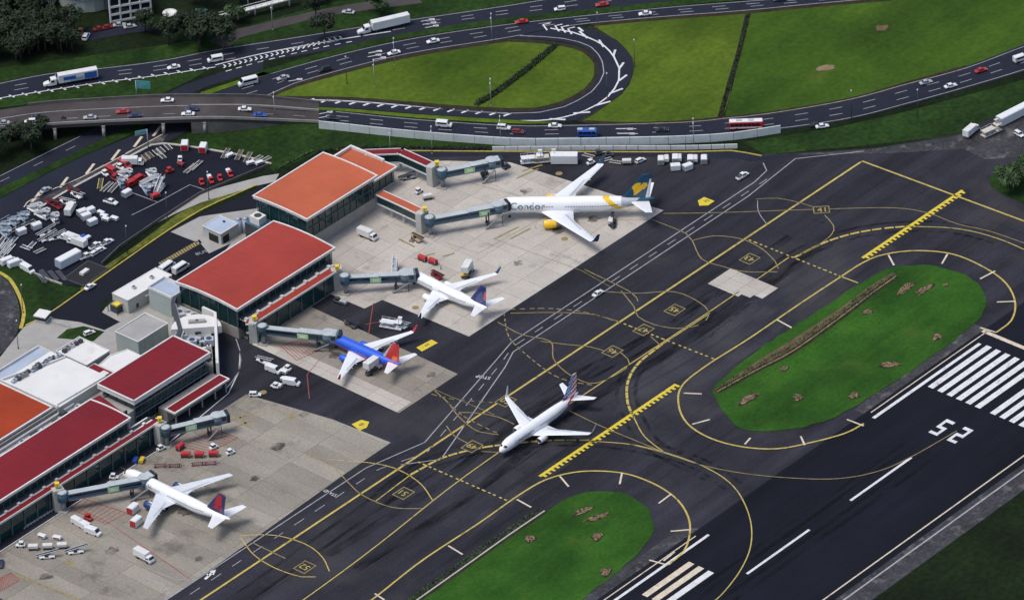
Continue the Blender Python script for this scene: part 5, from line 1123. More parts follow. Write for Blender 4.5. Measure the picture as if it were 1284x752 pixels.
def car(col, kind='sedan'):
    L, W, H, hood, trunk = dict(sedan=(4.5, .88, 1.45, 1.25, .85), suv=(4.6, .95, 1.78, 1.15, .12), hatch=(3.9, .85, 1.5, .95, .12), pickup=(5.2, .92, 1.75, 1.25, 1.9))[kind]
    t = thing('parked_car' if 0 else 'car', 'x', {'sedan': 'car', 'suv': 'car', 'hatch': 'car', 'pickup': 'pickup'}[kind]); b = .92 if kind != 'suv' and kind != 'pickup' else 1.08; P = 'paint_'+col; h = L/2
    MB().loft([ring(-h, W*.88, .38, b-.12), ring(-h+.25, W, .28, b), ring(-h+trunk+.2, W, .25, b+.02), ring(h-hood-.2, W, .25, b+.02), ring(h-.5, W, .26, b-.10), ring(h-.1, W*.92, .30, b-.24), ring(h, W*.82, .38, b-.32)], 0, sm=False).build('body', P, t)
    x0, x1 = -h+trunk, h-hood; a0, a1 = x0+(.15 if kind in ('suv', 'hatch') else .55), x1-.65
    if kind == 'pickup': x0 = -h+trunk; a0 = x0+.1
    g = MB(); lo = [(x0, -W*.93), (x1, -W*.93), (x1, W*.93), (x0, W*.93)]; hi = [(a0, -W*.76), (a1, -W*.76), (a1, W*.76), (a0, W*.76)]
    g.add([(x, y, b) for x, y in lo]+[(x, y, H-.05) for x, y in hi], [[0, 1, 5, 4], [1, 2, 6, 5], [2, 3, 7, 6], [3, 0, 4, 7], [4, 5, 6, 7]]); g.build('glasshouse', 'window_glass', t)
    MB().loft([[(a0-.06, -W*.76, H-.07), (a0-.06, W*.76, H-.07), (a0-.06, W*.7, H), (a0-.06, -W*.7, H)], [(a1+.06, -W*.76, H-.07), (a1+.06, W*.76, H-.07), (a1+.06, W*.7, H), (a1+.06, -W*.7, H)]], sm=False).build('roof', P, t)
    m = MB(); xm = (a0+a1)/2-.05
    for s in (-1, 1):
        for xa, xb in ((xm, xm), (x0+.02, a0), (x1-.02, a1)): m.beam((xa, s*W*.94, b), (xb, s*W*.765, H-.05), .09, .06)
    m.build('pillars', P, t)['kind'] = 'stuff'
    if kind == 'pickup': MB().box(-h+.15, -h+trunk-.1, -W*.8, W*.8, b+.0, b+.04).build('cargo_bed', 'metal_dark', t)
    wheels(t, (-h*.6, h*.62), W-.08); lamps(t, L, W); return t
def van(col, L=5.4, H=2.3, W=.98, name='van', cat='van', stripes=None, glass=True):
    t = thing(name, 'x', cat); h = L/2; P = 'paint_'+col
    MB().loft([ring(-h, W*.96, .35, H-.12, .1), ring(-h+.15, W, .3, H, .12), ring(h-1.5, W, .3, H, .12), ring(h-.75, W, .3, H*.56, .1), ring(h-.1, W*.95, .3, H*.48, .1), ring(h, W*.86, .35, H*.42, .1)], 0, sm=False).build('body', P, t)
    m = MB(); m.add([(h-1.46, -W*.88, H-.14), (h-1.46, W*.88, H-.14), (h-.78, W*.93, H*.585), (h-.78, -W*.93, H*.585)], [[0, 3, 2, 1]]); m.v = [(a+.05, b, c+.05) for a, b, c in m.v]; m.build('windscreen', 'window_glass', t)
    if glass:
        for s in (-1, 1): MB().box(-h+.5, h-1.6, s*W-.015, s*W+.015, H*.58, H*.86).build('side_window', 'window_glass', t)
    wheels(t, (-h*.58, h*.6), W-.06, .36); lamps(t, L, W, .7); return t
def box_truck(cab='white', box='white', L=7.4, H=3.1, pr=None):
    t = thing('box_truck', 'x', 'truck'); h = L/2; W = 1.15
    MB().loft([ring(h-1.9, W*.92, .55, 2.35, .12), ring(h-.7, W*.92, .5, 2.35, .12), ring(h-.25, W*.9, .45, 1.45, .12), ring(h, W*.84, .5, 1.2, .12)], 0, sm=False).build('cab', 'paint_'+cab, t)
    m = MB(); m.add([(h-.66, -W*.82, 2.26), (h-.66, W*.82, 2.26), (h-.26, W*.84, 1.52), (h-.26, -W*.84, 1.52)], [[0, 3, 2, 1]]); m.v = [(a+.05, b, c+.03) for a, b, c in m.v]; m.build('windscreen', 'window_glass', t)
    MB().box(-h, h-2.05, -W, W, .9, H).build('cargo_box', 'paint_'+box, t); MB().box(-h, h-.6, -.5, .5, .5, .85).build('chassis', 'metal_dark', t)
    MB().box(-h+.1, h-2.15, -W*.93, W*.93, H, H+.03).build('box_roof', 'canvas_white', t)
    if pr:
        for s in (-1, 1): MB().box(-h+.8, h-3, s*W-.01, s*W+.015, 1.5, 2.5).build('side_print', pr, t)
    for s in (-1, 1): MB().box(h-1.7, h-.8, s*W*.92-.01, s*W*.92+.01, 1.5, 2.1).build('side_window', 'window_glass', t)
    wheels(t, (-h*.5, h*.62), W-.15, .45, .3); lamps(t, L, W, .8); return t
def semi(tr='white', pr=None, label=''):
    t = thing('semi_truck', label, 'truck')
    # tractor
    MB().loft([ring(6.2, 1.1, .7, 3.2, .15), ring(8.0, 1.15, .6, 3.1, .15), ring(8.6, 1.1, .6, 2.0, .15), ring(10.3, .85, .6, 1.7, .15), ring(10.6, .75, .65, 1.3, .1)], 0, sm=False).build('cab', 'paint_white', t)
    m = MB(); m.add([(8.12, -.95, 2.95), (8.12, .95, 2.95), (8.66, 1.0, 2.1), (8.66, -1.0, 2.1)], [[0, 3, 2, 1]]); m.build('windscreen', 'window_glass', t)
    for s in (-1, 1):
        MB().box(7.0, 8.1, s*1.15-.01, s*1.15+.02, 1.9, 2.6).build('side_window', 'window_glass', t); MB().cyl((6.0, s*1.05, 1), (6.0, s*1.05, 3.7), .09, n=8).build('exhaust_stack', 'intake_metal', t); MB().box(10.2, 10.62, s*.6-.15, s*.6+.15, .9, 1.15).build('headlight', 'lamp_clear', t)
        MB().cyl((6.3, s*.95-.3, .75), (7.5, s*.95-.3, .75), .3, n=10).build('fuel_tank', 'intake_metal', t)
    MB().box(2.4, 10, -.45, .45, .6, .95).build('chassis', 'metal_dark', t)
    tb = MB().box(-8.2, 5.4, -1.28, 1.28, 1.15, 4.05).build('trailer', 'paint_'+tr, t); MB().box(-8.1, 5.3, -1.2, 1.2, 4.05, 4.09).build('trailer_roof', 'canvas_white', t)
    MB().box(-8, 5.2, -.5, .5, .85, 1.14).build('trailer_frame', 'metal_dark', t)
    for k in range(11):
        for s in (-1, 1): MB().box(-7.6+k*1.25, -7.52+k*1.25, s*1.3-.03, s*1.3+.03, 1.2, 4.0).build('rib', 'paint_'+tr, tb)
    if pr:
        for s in (-1, 1):
            MB().box(-7.8, -3.5, s*1.345-.01, s*1.345+.01, 1.3, 3.6).build('side_print', 'print_blue', t); MB().box(-3.3, 1.5, s*1.345-.01, s*1.345+.01, 1.3, 2.5).build('side_print', 'paint_ltblue', t); MB().box(-.5, 3.8, s*1.36-.01, s*1.36+.01, 2.0, 3.3).build('side_print', 'print_blue', t)
    for x in (-7, -5.7, 2.9, 4.2, 9.6):
        for s in (-1, 1): MB().cyl((x, s*1.02-.2, .5), (x, s*1.02+.2, .5), .5, n=12).build('wheel', 'tyre', t)
    return t
def bus(col, L=11.5, H=3.1, roof=None, label='', band=None):
    t = thing('bus', label, 'bus'); h = L/2; W = 1.25
    MB().loft([ring(-h, W*.97, .4, H-.1, .15), ring(-h+.15, W, .35, H, .15), ring(h-.3, W, .35, H, .15), ring(h, W*.95, .4, H-.5, .15)], 0, sm=False).build('body', 'paint_'+col, t)
    for s in (-1, 1):
        k = -h+.5
        while k < h-1.6: MB().box(k, k+1.25, s*W-.01, s*W+.02, 1.55, 2.55).build('side_window', 'window_glass', t); k += 1.4
        if band: MB().box(-h+.2, h-.5, s*W-.01, s*W+.015, .75, 1.25).build('side_band', 'paint_'+band, t)
    MB().box(h-.14, h+.02, -W*.85, W*.85, 1.3, 2.5).build('windscreen', 'window_glass', t); MB().box(-h+.1, h-.4, -W*.88, W*.88, H, H+.05).build('roof', 'paint_'+(roof or col), t)
    for x in (-2.5, 1.5): MB().box(x-.9, x+.9, -.6, .6, H+.05, H+.3).build('roof_unit', 'metal_light', t)
    wheels(t, (-h*.55, h*.62), W-.1, .48, .3); lamps(t, L, W, .8); return t
def tug(col='white'):
    t = thing('baggage_tug', 'x', 'tug'); P = 'paint_'+col
    MB().loft([ring(-1.45, .7, .35, 1.0, .08), ring(-.3, .75, .3, 1.0, .08), ring(1.0, .72, .3, .95, .08), ring(1.45, .62, .35, .8, .08)], 0, sm=False).build('body', P, t)
    MB().box(-.9, .45, -.66, .66, 1.85, 1.95).build('roof', P, t)
    for x in (-.85, .4):
        for s in (-1, 1): MB().box(x-.04, x+.04, s*.6-.04, s*.6+.04, .95, 1.85).build('post', 'metal_dark', t)
    MB().box(-.8, -.2, -.5, .5, 1.0, 1.35).build('seat', 'black_paint', t); MB().box(.34, .4, -.58, .58, 1.1, 1.8).build('windscreen', 'window_glass', t)
    wheels(t, (-.95, .95), .66, .34); return t
def cart(can='canvas_red', frame='metal_dark'):
    t = thing('baggage_cart', 'x', 'cart')
    MB().box(-1.5, 1.5, -.75, .75, .45, .6).build('bed', frame, t)
    MB().loft([[(x, -.78, .95), (x, -.78, 1.75), (x, -.55, 2.0), (x, .55, 2.0), (x, .78, 1.75), (x, .78, .95)] for x in (-1.5, 1.5)], sm=False).build('canopy', can, t)
    MB().box(-1.4, 1.4, -.7, .7, .6, .95).build('baggage', 'metal_dark', t)
    m = MB(); m.beam((1.5, 0, .5), (2.4, 0, .4), .09, .09); m.build('drawbar', 'metal_dark', t)
    for x in (-1.46, 1.46):
        for s in (-1, 1): MB().box(x-.05, x+.05, s*.76-.04, s*.76+.04, .55, 1.8).build('post', 'metal_light', t)
    wheels(t, (-1.05, 1.05), .68, .26, .16); return t
def dolly(col='tan', L=4.2):
    t = thing('flat_dolly', 'x', 'dolly'); P = 'paint_'+col
    for s in (-1, 1): MB().box(-L/2, L/2, s*.72-.1, s*.72+.1, .5, .68).build('side_rail', P, t)
    x = -L/2+.2
    while x < L/2: MB().box(x-.07, x+.07, -.64, .64, .5, .62).build('roller', 'metal_grey', t); x += .62
    m = MB(); m.beam((L/2, 0, .5), (L/2+1., 0, .4), .09, .09); m.build('drawbar', 'metal_dark', t); wheels(t, (-L*.34, L*.34), .55, .25, .15); return t
def belt(col='white', ang=12):
    t = thing('belt_loader', 'x', 'loader'); P = 'paint_'+col
    MB().loft([ring(-2.6, .95, .35, .95, .08), ring(1.6, .95, .35, .95, .08), ring(2.2, .85, .4, .8, .08)], 0, sm=False).build('chassis', P, t)
    a = Vector((-3.6, .25, .9)); b = Vector((3.7, .25, .9+7.3*math.tan(R(ang))))
    m = MB(); m.beam(a, b, .85, .22); m.build('belt', 'black_paint', t)
    for s in (-.5, .5):
        m = MB(); m.beam(a+Vector((0, s, .16)), b+Vector((0, s, .16)), .1, .22); m.build('side_rail', P, t)
    m = MB(); m.beam((0, .25, .9), (1.6, .25, .9+5.0*math.tan(R(ang))), .2, .2); m.build('lift_arm', 'metal_dark', t)
    MB().box(-.9, .1, -.95, -.35, .95, 1.5).build('driver_seat', 'black_paint', t); wheels(t, (-1.7, 1.4), .9, .38); return t
def stairs(col='white', top=3.6):
    t = thing('stair_truck', 'x', 'stairs'); P = 'paint_'+col
    MB().loft([ring(-3., .95, .35, .9, .08), ring(2.2, .95, .35, .9, .08), ring(2.9, .85, .4, 1.3, .08)], 0, sm=False).build('chassis', P, t)
    MB().box(1.3, 2.7, -.9, .9, .9, 1.9).build('cab', P, t); MB().box(2.7, 2.76, -.8, .8, 1.15, 1.75).build('windscreen', 'window_glass', t)
    n = 11
    for i in range(n): MB().box(-3.2+i*.5, -2.66+i*.5, -.65, .65, .6+i*(top-.6)/n, .72+i*(top-.6)/n).build('step', 'metal_light', t)
    MB().box(2.2, 3.6, -.75, .75, top-.05, top+.08).build('platform', 'metal_light', t)
    for s in (-1, 1):
        m = MB(); m.beam((-3.2, s*.72, 1.3), (2.3, s*.72, top+.9), .12, .5); m.beam((2.3, s*.72, top+.75), (3.6, s*.72, top+.75), .1, .6); m.build('side_panel', P, t)
    for s in (-1, 1): MB().box(2.8, 3., s*.6-.07, s*.6+.07, .9, top).build('lift_post', 'metal_dark', t)
    wheels(t, (-2, 1.9), .9, .4); return t
def container(col='white', end=None, L=3.2, W=1.05, H=2.3, name='cargo_container'):
    t = thing(name, 'x', 'container')
    MB().loft([[(-L/2, -W, .35), (-L/2, W, .35), (-L/2, W, H-.25), (-L/2, W-.25, H), (-L/2, -W+.25, H), (-L/2, -W, H-.25)], [(L/2, -W, .35), (L/2, W, .35), (L/2, W, H-.25), (L/2, W-.25, H), (L/2, -W+.25, H), (L/2, -W, H-.25)]], sm=False).build('shell', 'paint_'+col, t)
    for x in (-L/2-.05, L/2+.05): MB().box(x-.04, x+.04, -W*.9, W*.9, .45, H-.25).build('door', 'paint_'+(end or 'grey'), t)
    MB().box(-L/2, L/2, -W*.9, W*.9, .2, .35).build('base_frame', 'metal_dark', t); wheels(t, (-L*.3, L*.3), W*.8, .22, .15); return t
def hiloader(col='white'):
    t = thing('high_loader', 'x', 'loader'); P = 'paint_'+col
    MB().box(-3.8, 3.8, -1.3, 1.3, .45, .8).build('chassis', P, t)
    MB().box(-3.6, 1.2, -1.2, 1.2, 2.1, 2.35).build('main_platform', P, t); MB().box(1.6, 3.8, -1.2, 1.2, 2.7, 2.9).build('front_platform', P, t)
    for x in (-2.8, .4):
        m = MB(); m.beam((x-1, -1, .8), (x+1, -1, 2.1), .15, .2); m.beam((x+1, -1, .8), (x-1, -1, 2.1), .15, .2); m.beam((x-1, 1, .8), (x+1, 1, 2.1), .15, .2); m.beam((x+1, 1, .8), (x-1, 1, 2.1), .15, .2); m.build('scissor_lift', 'metal_grey', t)
    MB().box(2.2, 3.6, .3, 1.2, 2.9, 4.2).build('cab', P, t); MB().box(2.15, 3.65, .45, 1.25, 3.4, 4.0).build('cab_window', 'window_glass', t)
    for s in (-1, 1):
        m = MB(); m.beam((-3.6, s*1.22, 3.1), (1.2, s*1.22, 3.1), .06, .06); m.build('handrail', P, t)
        for x in (-3.6, -1.2, 1.2): MB().box(x-.04, x+.04, s*1.22-.04, s*1.22+.04, 2.3, 3.1).build('rail_post', P, t)
    MB().cyl((3, -.9, 2.9), (3, -.9, 4.4), .1, n=8).build('hoist', 'metal_grey', t); wheels(t, (-2.6, 2.6), 1.1, .42); return t
def catering(col='white'):
    t = thing('catering_truck', 'x', 'truck')
    MB().loft([ring(1.9, 1.05, .55, 2.2, .12), ring(3.2, 1.05, .5, 2.1, .12), ring(3.6, 1., .5, 1.3, .12)], 0, sm=False).build('cab', 'paint_'+col, t)
    MB().box(3.15, 3.42, -.9, .9, 1.35, 1.95).build('windscreen', 'window_glass', t); MB().box(-3.4, 3.2, -.6, .6, .5, .85).build('chassis', 'metal_dark', t)
    for s in (-1, 1):
        m = MB(); m.beam((-2.8, s*.8, .9), (1.2, s*.8, 2.9), .2, .25); m.beam((1.2, s*.8, .9), (-2.8, s*.8, 2.9), .2, .25); m.build('scissor_lift', 'metal_dark', t)
    MB().box(-3.4, 1.9, -1.2, 1.2, 2.9, 5.0).build('cargo_box', 'canvas_white', t); MB().box(1.9, 3.2, -1.1, 1.1, 2.95, 3.1).build('bridge_platform', 'metal_light', t); wheels(t, (-2.2, 2.5), 1., .45, .3); return t
def gpu(col='white'):
    t = thing('ground_power_unit', 'x', 'power unit')
    MB().loft([ring(-1.3, .75, .4, 1.35, .1), ring(1.3, .75, .4, 1.35, .1)], 0, sm=False).build('housing', 'paint_'+col, t); MB().box(-1.0, 1.0, -.77, .77, .7, 1.1).build('louvre', 'metal_dark', t)
    m = MB(); m.beam((1.3, 0, .5), (2.3, 0, .4), .08, .08); m.build('drawbar', 'metal_dark', t); wheels(t, (-.8, .8), .65, .25, .15); return t
BLD = dict(sedan=lambda c: car(c), suv=lambda c: car(c, 'suv'), hatch=lambda c: car(c, 'hatch'), pickup=lambda c: car(c, 'pickup'), van=lambda c: van(c), minibus=lambda c: van(c, 6.8, 2.7, 1.05, 'minibus', 'minibus'), cargovan=lambda c: van(c, 5.6, 2.4, 1.0, glass=False), tug=tug, cartred=lambda c: cart(), cartwhite=lambda c: cart('canvas_white'), dolly=dolly, longdolly=lambda c: dolly(c, 6.5), belt=belt, stairs=stairs, box=lambda c: container(c), boxred=lambda c: container(c, 'red', 3.6, 1.2, 2.7), trailerbox=lambda c: container(c, 'ltblue', 9, 1.4, 3.5, 'site_cabin'), hiloader=hiloader, catering=catering, gpu=gpu, boxtruck=lambda c: box_truck(c, c), boxtruckr=lambda c: box_truck('white', c))
PRO = {}
Y_GROUP = 'equipment stored in the yard'; YPOS = []; YMIN = dict(gpu=1.7, tug=1.9, stairs=2.9, boxtruck=3., cargovan=2.6, longdolly=1.8, dolly=1.6)
def put(kind, col, p, ang, label, z=0., group=None):
    """p: photo position of its footprint centre; ang in degrees, direction in which the front points as seen in the photo (0 = right, 90 = up)"""
    if (kind, col) not in PRO: PRO[(kind, col)] = Proto(BLD[kind](col))
    c = at(p[0], p[1], z)
    if group == Y_GROUP:
        if any((c-q).length < YMIN.get(kind, 2.3) for q in YPOS): return None
        YPOS.append(c)
    e = at(p[0]+math.cos(R(ang)), p[1]-math.sin(R(ang)), z)-c
    return PRO[(kind, col)].put(c, math.atan2(e.y, e.x), label, group)
ORD = ['leftmost', 'second from left', 'third from left', 'fourth from left', 'fifth from left', 'sixth from left', 'seventh from left', 'eighth from left', 'ninth from left', 'tenth from left', 'eleventh from left', 'twelfth from left', 'thirteenth from left']
def cluster(kind, col, pts, ang, what, group, jit=6):
    """a handful of alike items; their labels count them off from the left"""
    P = sorted(pts, key=lambda q: q[0])
    P = [q for q in P if not (group == Y_GROUP and any((at(q[0], q[1], 0.)-Vector((v.x, v.y, 0))).length < YMIN.get(kind, 2.3) for v in YPOS))]
    if group == Y_GROUP:
        K = []
        for q in P:
            if all((at(q[0], q[1])-at(v[0], v[1])).length >= YMIN.get(kind, 2.3) for v in K): K.append(q)
        P = K
    for i, q in enumerate(P):
        a = q[2] if len(q) > 2 else ang+random.uniform(-jit, jit)
        put(kind, col, q[:2], a, (ORD[i] if len(P) > 1 else 'single')+' '+what, group=group)
TR = 'traffic on the highways'
for kind, col, p, a, lab in [
    ('sedan', 'white', (218, 86), 190, 'white car ahead of the white van on the north highway'), ('van', 'white', (270, 77), 190, 'white van on the north highway beside the chevron hatching'),
    ('minibus', 'white', (311, 106), 194, 'white minibus on the middle highway near the viaduct'), ('sedan', 'silver', (355, 99.5), 194, 'silver grey car on the middle highway behind the white minibus'),
    ('suv', 'black', (407, 89), 194, 'black square sport utility car on the middle highway'), ('sedan', 'white', (494, 68), 193, 'white car on the middle highway below the long white trailer'),
    ('sedan', 'white', (543, 53.5), 191, 'white car at the centre of the middle highway above the loop lawn'), ('sedan', 'red', (654, 29), 187, 'dark red car where the loop ramp leaves the highway'),
    ('hatch', 'white', (702, 13), 186, 'small white car on the north highway above the red one'), ('sedan', 'red', (755, 7.5), 186, 'red car near the top edge of the frame on the north highway'),
    ('sedan', 'white', (809, 19), 186, 'white car on the middle highway above the right lawn'), ('sedan', 'silver', (437, 17), 174, 'grey car on the narrow back road above the white semi truck'),
    ('sedan', 'navy', (978, 1), 185, 'dark blue car at the top edge above the right field'),
    ('sedan', 'black', (418, 149.5), -4, 'black car beside the start of the white wall'), ('van', 'white', (557, 158.5), -5, 'white van on the south highway behind the white wall'), ('suv', 'white', (632, 162), -4, 'white tall car next to the red car behind the wall'),
    ('hatch', 'darkred', (650, 167), -4, 'small dark red car almost hidden by the white wall'), ('sedan', 'white', (696, 159.5), 0, 'white car left of the blue truck on the south highway'), ('sedan', 'black', (830, 164.5), 2, 'black car right of the blue truck on the south highway'),
    ('sedan', 'black', (1024, 158), 8, 'black car at the right end of the white wall'), ('sedan', 'white', (1031, 160), 8, 'white car alongside the black one at the right end of the wall'),
    ('sedan', 'silver', (1161, 105), 15, 'silver car on the far lane at the right, next to the white one'), ('sedan', 'white', (1192, 109.5), 15, 'white car on the near lane at the right side of the south highway'),
    ('sedan', 'red', (1230, 90), 17, 'red car on the south highway near the right edge'), ('van', 'white', (1280, 76), 18, 'white van leaving the frame at the right edge')]:
    put(kind, col, p, a, lab, .1, TR)
for kind, col, p, a, lab in [
    ('sedan', 'silver', (4, 156), 183, 'silver car at the very left end of the viaduct'), ('sedan', 'black', (48, 148.5), 183, 'black car behind the white one at the left of the viaduct'), ('hatch', 'white', (38, 154), 183, 'small white car at the left part of the viaduct'),
    ('sedan', 'silver', (113, 149), 182, 'silver car on the near lane of the viaduct'), ('sedan', 'red', (154, 141.5), 182, 'red car on the viaduct'), ('sedan', 'navy', (169, 146.5), 182, 'dark blue car in front of the red car on the viaduct'),
    ('sedan', 'white', (210, 127.5), 181, 'white car on the far lane of the viaduct near the road sign'), ('sedan', 'navy', (241, 138.5), 180, 'dark blue car beside a white one on the viaduct'), ('sedan', 'white', (236, 144.5), 180, 'white car on the near lane of the viaduct below the dark blue one'),
    ('sedan', 'white', (307, 138.5), 0, 'white car at the right end of the viaduct left of the bright blue car'), ('sedan', 'blue', (326, 146), -1, 'bright blue car at the right end of the viaduct')]:
    put(kind, col, p, a, lab, dz(p[0])+.1, TR)
def place(o, p, ang, z=.1):
    c = at(p[0], p[1], z); e = at(p[0]+math.cos(R(ang)), p[1]-math.sin(R(ang)), z)-c; o.location = c; o.rotation_euler = (0, 0, math.atan2(e.y, e.x)); return o
place(semi('white', True, 'semi truck with blue printed trailer at the left of the north highway'), (93, 103), 190); place(semi('white', None, 'semi truck with plain white trailer on the north highway'), (485, 36), 193)
place(bus('blue', 6.6, 2.7, None, 'short bright blue bus on the south highway behind the white wall'), (737, 171), 0); place(bus('red', 11.5, 3.1, 'white', 'red and white bus on the south highway near the end of the wall', 'white'), (936, 161), 2)
# motorcycle on the viaduct
mp_ = at(80, 149.5, 5.7); t = thing('motorcycle', 'motorcycle with a dark clothed rider on the viaduct', 'motorcycle', mp_, R(130))
for x in (-.65, .65): MB().cyl((x, -.07, .3), (x, .07, .3), .3, n=12).build('wheel', 'tyre', t)
m = MB(); m.loft([ring(-.6, .13, .45, .75, .04), ring(0, .16, .4, .85, .04), ring(.5, .1, .6, .95, .03)]); m.build('body', 'paint_black', t); m = MB(); m.beam((.5, -.35, 1.05), (.5, .35, 1.05), .05, .05); m.build('handlebar', 'metal_dark', t)
def person(label, loc, rz, shirt='paint_white', trousers='paint_navy', sit=False):
    J = dict(p=(0, 0, .95), c=(0, 0, 1.32), n=(0, 0, 1.5), h=(.02, 0, 1.66), ls=(0, .2, 1.4), le=(.03, .26, 1.13), lh=(.12, .25, .9), rs=(0, -.2, 1.4), re=(.05, -.27, 1.14), rh=(.2, -.24, .98), lk=(.04, .11, .5), lf=(0, .12, .06), rk=(.1, -.11, .5), rf=(-.02, -.12, .06), lt=(.14, .12, .04), rt=(.12, -.12, .04))
    if sit: J.update(p=(0, 0, .82), c=(.1, 0, 1.15), n=(.16, 0, 1.34), h=(.2, 0, 1.5), ls=(.14, .2, 1.26), rs=(.14, -.2, 1.26), le=(.3, .28, 1.1), re=(.3, -.28, 1.1), lh=(.5, .3, 1.06), rh=(.5, -.3, 1.06), lk=(.4, .18, .75), rk=(.4, -.18, .75), lf=(.2, .2, .35), rf=(.2, -.2, .35), lt=(.36, .2, .33), rt=(.36, -.2, .33))
    E_ = [('p', 'c'), ('c', 'n'), ('n', 'h'), ('c', 'ls'), ('ls', 'le'), ('le', 'lh'), ('c', 'rs'), ('rs', 're'), ('re', 'rh'), ('p', 'lk'), ('lk', 'lf'), ('lf', 'lt'), ('p', 'rk'), ('rk', 'rf'), ('rf', 'rt')]
    rad = dict(p=.15, c=.16, n=.065, h=.11, ls=.075, le=.05, lh=.04, rs=.075, re=.05, rh=.04, lk=.07, lf=.05, rk=.07, rf=.05, lt=.04, rt=.04)
    ks = list(J); me = bpy.data.meshes.new('person'); me.from_pydata([J[k] for k in ks], [(ks.index(a), ks.index(b)) for a, b in E_], [])
    o = bpy.data.objects.new('person', me); COL.objects.link(o); o.location = loc; o.rotation_euler = (0, 0, rz)
    md = o.modifiers.new('skin', 'SKIN')
    for i, k in enumerate(ks): me.skin_vertices[0].data[i].radius = (rad[k], rad[k]*1.1); me.skin_vertices[0].data[i].use_root = (k == 'p')
    sb = o.modifiers.new('sub', 'SUBSURF'); sb.levels = 1; sb.render_levels = 1
    bpy.context.view_layer.update(); ev = o.evaluated_get(bpy.context.evaluated_depsgraph_get()); m2 = bpy.data.meshes.new_from_object(ev); o.modifiers.clear(); o.data = m2
    m2.materials.clear()
    for n_ in ('skin', shirt, trousers, 'black_paint'): m2.materials.append(MATS[n_])
    for p in m2.polygons: z = p.center.z; p.material_index = (0 if z > J['n'][2]-.02 or (abs(p.center.y) > .2 and z < J['lh'][2]+.06 and z > J['lh'][2]-.15 and not sit) else (1 if z > J['p'][2]+.03 else (3 if z < .1 else 2))); p.use_smooth = True
    tag(o, label, 'person'); h = MB(); H_ = J['h']; h.loft([[(H_[0]-.01+r_*math.cos(a), r_*math.sin(a), H_[2]+z_) for a in [2*math.pi*i/10 for i in range(10)]] for r_, z_ in ((.125, .02), (.12, .09), (.06, .14), (.01, .15))]); h.build('cap', shirt, o); return o
mat('skin', (.30, .17, .11), .6, 0)
person('rider in dark clothes and dark helmet sitting on the motorcycle', mp_, R(130), 'paint_black', 'paint_darkgrey', True)
person('ground worker in white standing beside the yellow engine of the largest airliner', at(671, 286, .1), R(20), 'paint_white', 'paint_white')
person('ground worker in a yellow vest near the blue engine of the lowest airliner', at(205, 640, .1), R(120), 'paint_yellow', 'paint_navy')
person('ground worker in orange beside the bright blue airliner nose', at(433, 407, .1), R(200), 'paint_orange', 'paint_navy')
person('ground worker in a yellow vest near the red carts above the globe-finned airliner', at(553, 338, .1), R(60), 'paint_yellow', 'paint_darkgrey')

# ---------------------------------------------------------------- ground vehicles at the stands
put('boxtruck', 'white', (181, 701), -28, 'white box truck driving alone on the lower left stand', .1); put('boxtruck', 'white', (461, 298), -22, 'white box truck parked on the dark strip below the orange hall', .1)
put('pickup', 'white', (931, 222.5), 32, 'white pickup on the vehicle road near the yellow plate at upper right', .1); put('sedan', 'white', (750, 369.5), 33, 'white car on the vehicle road at the centre', .1)
put('sedan', 'white', (113, 361), 32, 'white car on the dark access road below the storage yard', .1); put('hatch', 'white', (320, 496), 0, 'small white car on the apron below the parked loaders', .1); put('hatch', 'white', (112, 419), 20, 'white car beside the small round lawn', .1)
put('minibus', 'white', (210, 338), 35, 'white minibus left of the other behind the red barrel roof', .1); put('minibus', 'white', (227, 339), 33, 'white minibus right of the other behind the red barrel roof', .1)
put('sedan', 'silver', (57, 240), 30, 'pale blue grey car on the hatched shoulder of the underpass road', .1)
G = 'baggage carts on the stands'
cluster('cartred', 'x', [(233, 573), (250, 573), (268, 572)], 0, 'red canopy cart in the row above the lowest airliner', G, 2); put('cartred', 'x', (226, 563), 40, 'red canopy cart standing askew behind the row of three', .1, G)
cluster('tug', 'white', [(202, 564), (268, 562.5), (289, 569)], 20, 'white and dark tug near the red carts of the lower stand', 'tugs near the red carts')
cluster('dolly', 'darkred', [(201, 585), (219, 585), (248, 583), (264, 582)], 5, 'dark red flat dolly behind the nose of the lowest airliner', 'red dollies on the lower stand')
put('gpu', 'blue', (170, 579), 60, 'small blue power unit near the gallery and service road line', .1); put('gpu', 'yellow', (178, 579), 60, 'small yellow power unit beside the blue one', .1); put('tug', 'white', (143, 600), 0, 'white pushback tug at the nose of the lowest airliner', .1)
cluster('boxred', 'white', [(167, 642, 40), (171, 658, 40)], 40, 'white container with red end by the lowest airliner wing', 'containers by the lowest airliner')
cluster('cargovan', 'white', [(99, 658, -30), (108, 663, -30), (117, 669, -20)], -30, 'white van in the tight cluster under the lowest bridge', 'vans under the lowest bridge'); put('tug', 'red', (111, 651), -25, 'red and white tug behind the cluster of white vans', .1)
cluster('cartwhite', 'x', [(42, 689), (60, 688), (78, 687)], 3, 'white canopy cart in the row at the lower left corner', G, 2); put('tug', 'white', (26, 685), 180, 'white tug hauling the row of white carts', .1)
cluster('gpu', 'white', [(53, 674), (72, 676)], -15, 'white power unit above the white carts at lower left', 'white power units at lower left'); cluster('belt', 'white', [(60, 699, 5), (96, 693, 8)], 5, 'white belt loader below the white carts', 'belt loaders at lower left')
put('sedan', 'navy', (1, 708), 80, 'dark blue car cut by the left frame edge', .1)
put('belt', 'white', (331, 455), -25, 'white belt loader at the corner by the service road bend', .1); cluster('cargovan', 'white', [(343, 466, -20), (366, 482, -10)], 0, 'white van among the parked loaders below the bright blue airliner bridge', 'vans below the blue airliner bridge')
cluster('gpu', 'white', [(356, 468), (349, 485), (357, 478)], -20, 'white power unit among the loaders in the middle apron', 'white power units on the middle apron')
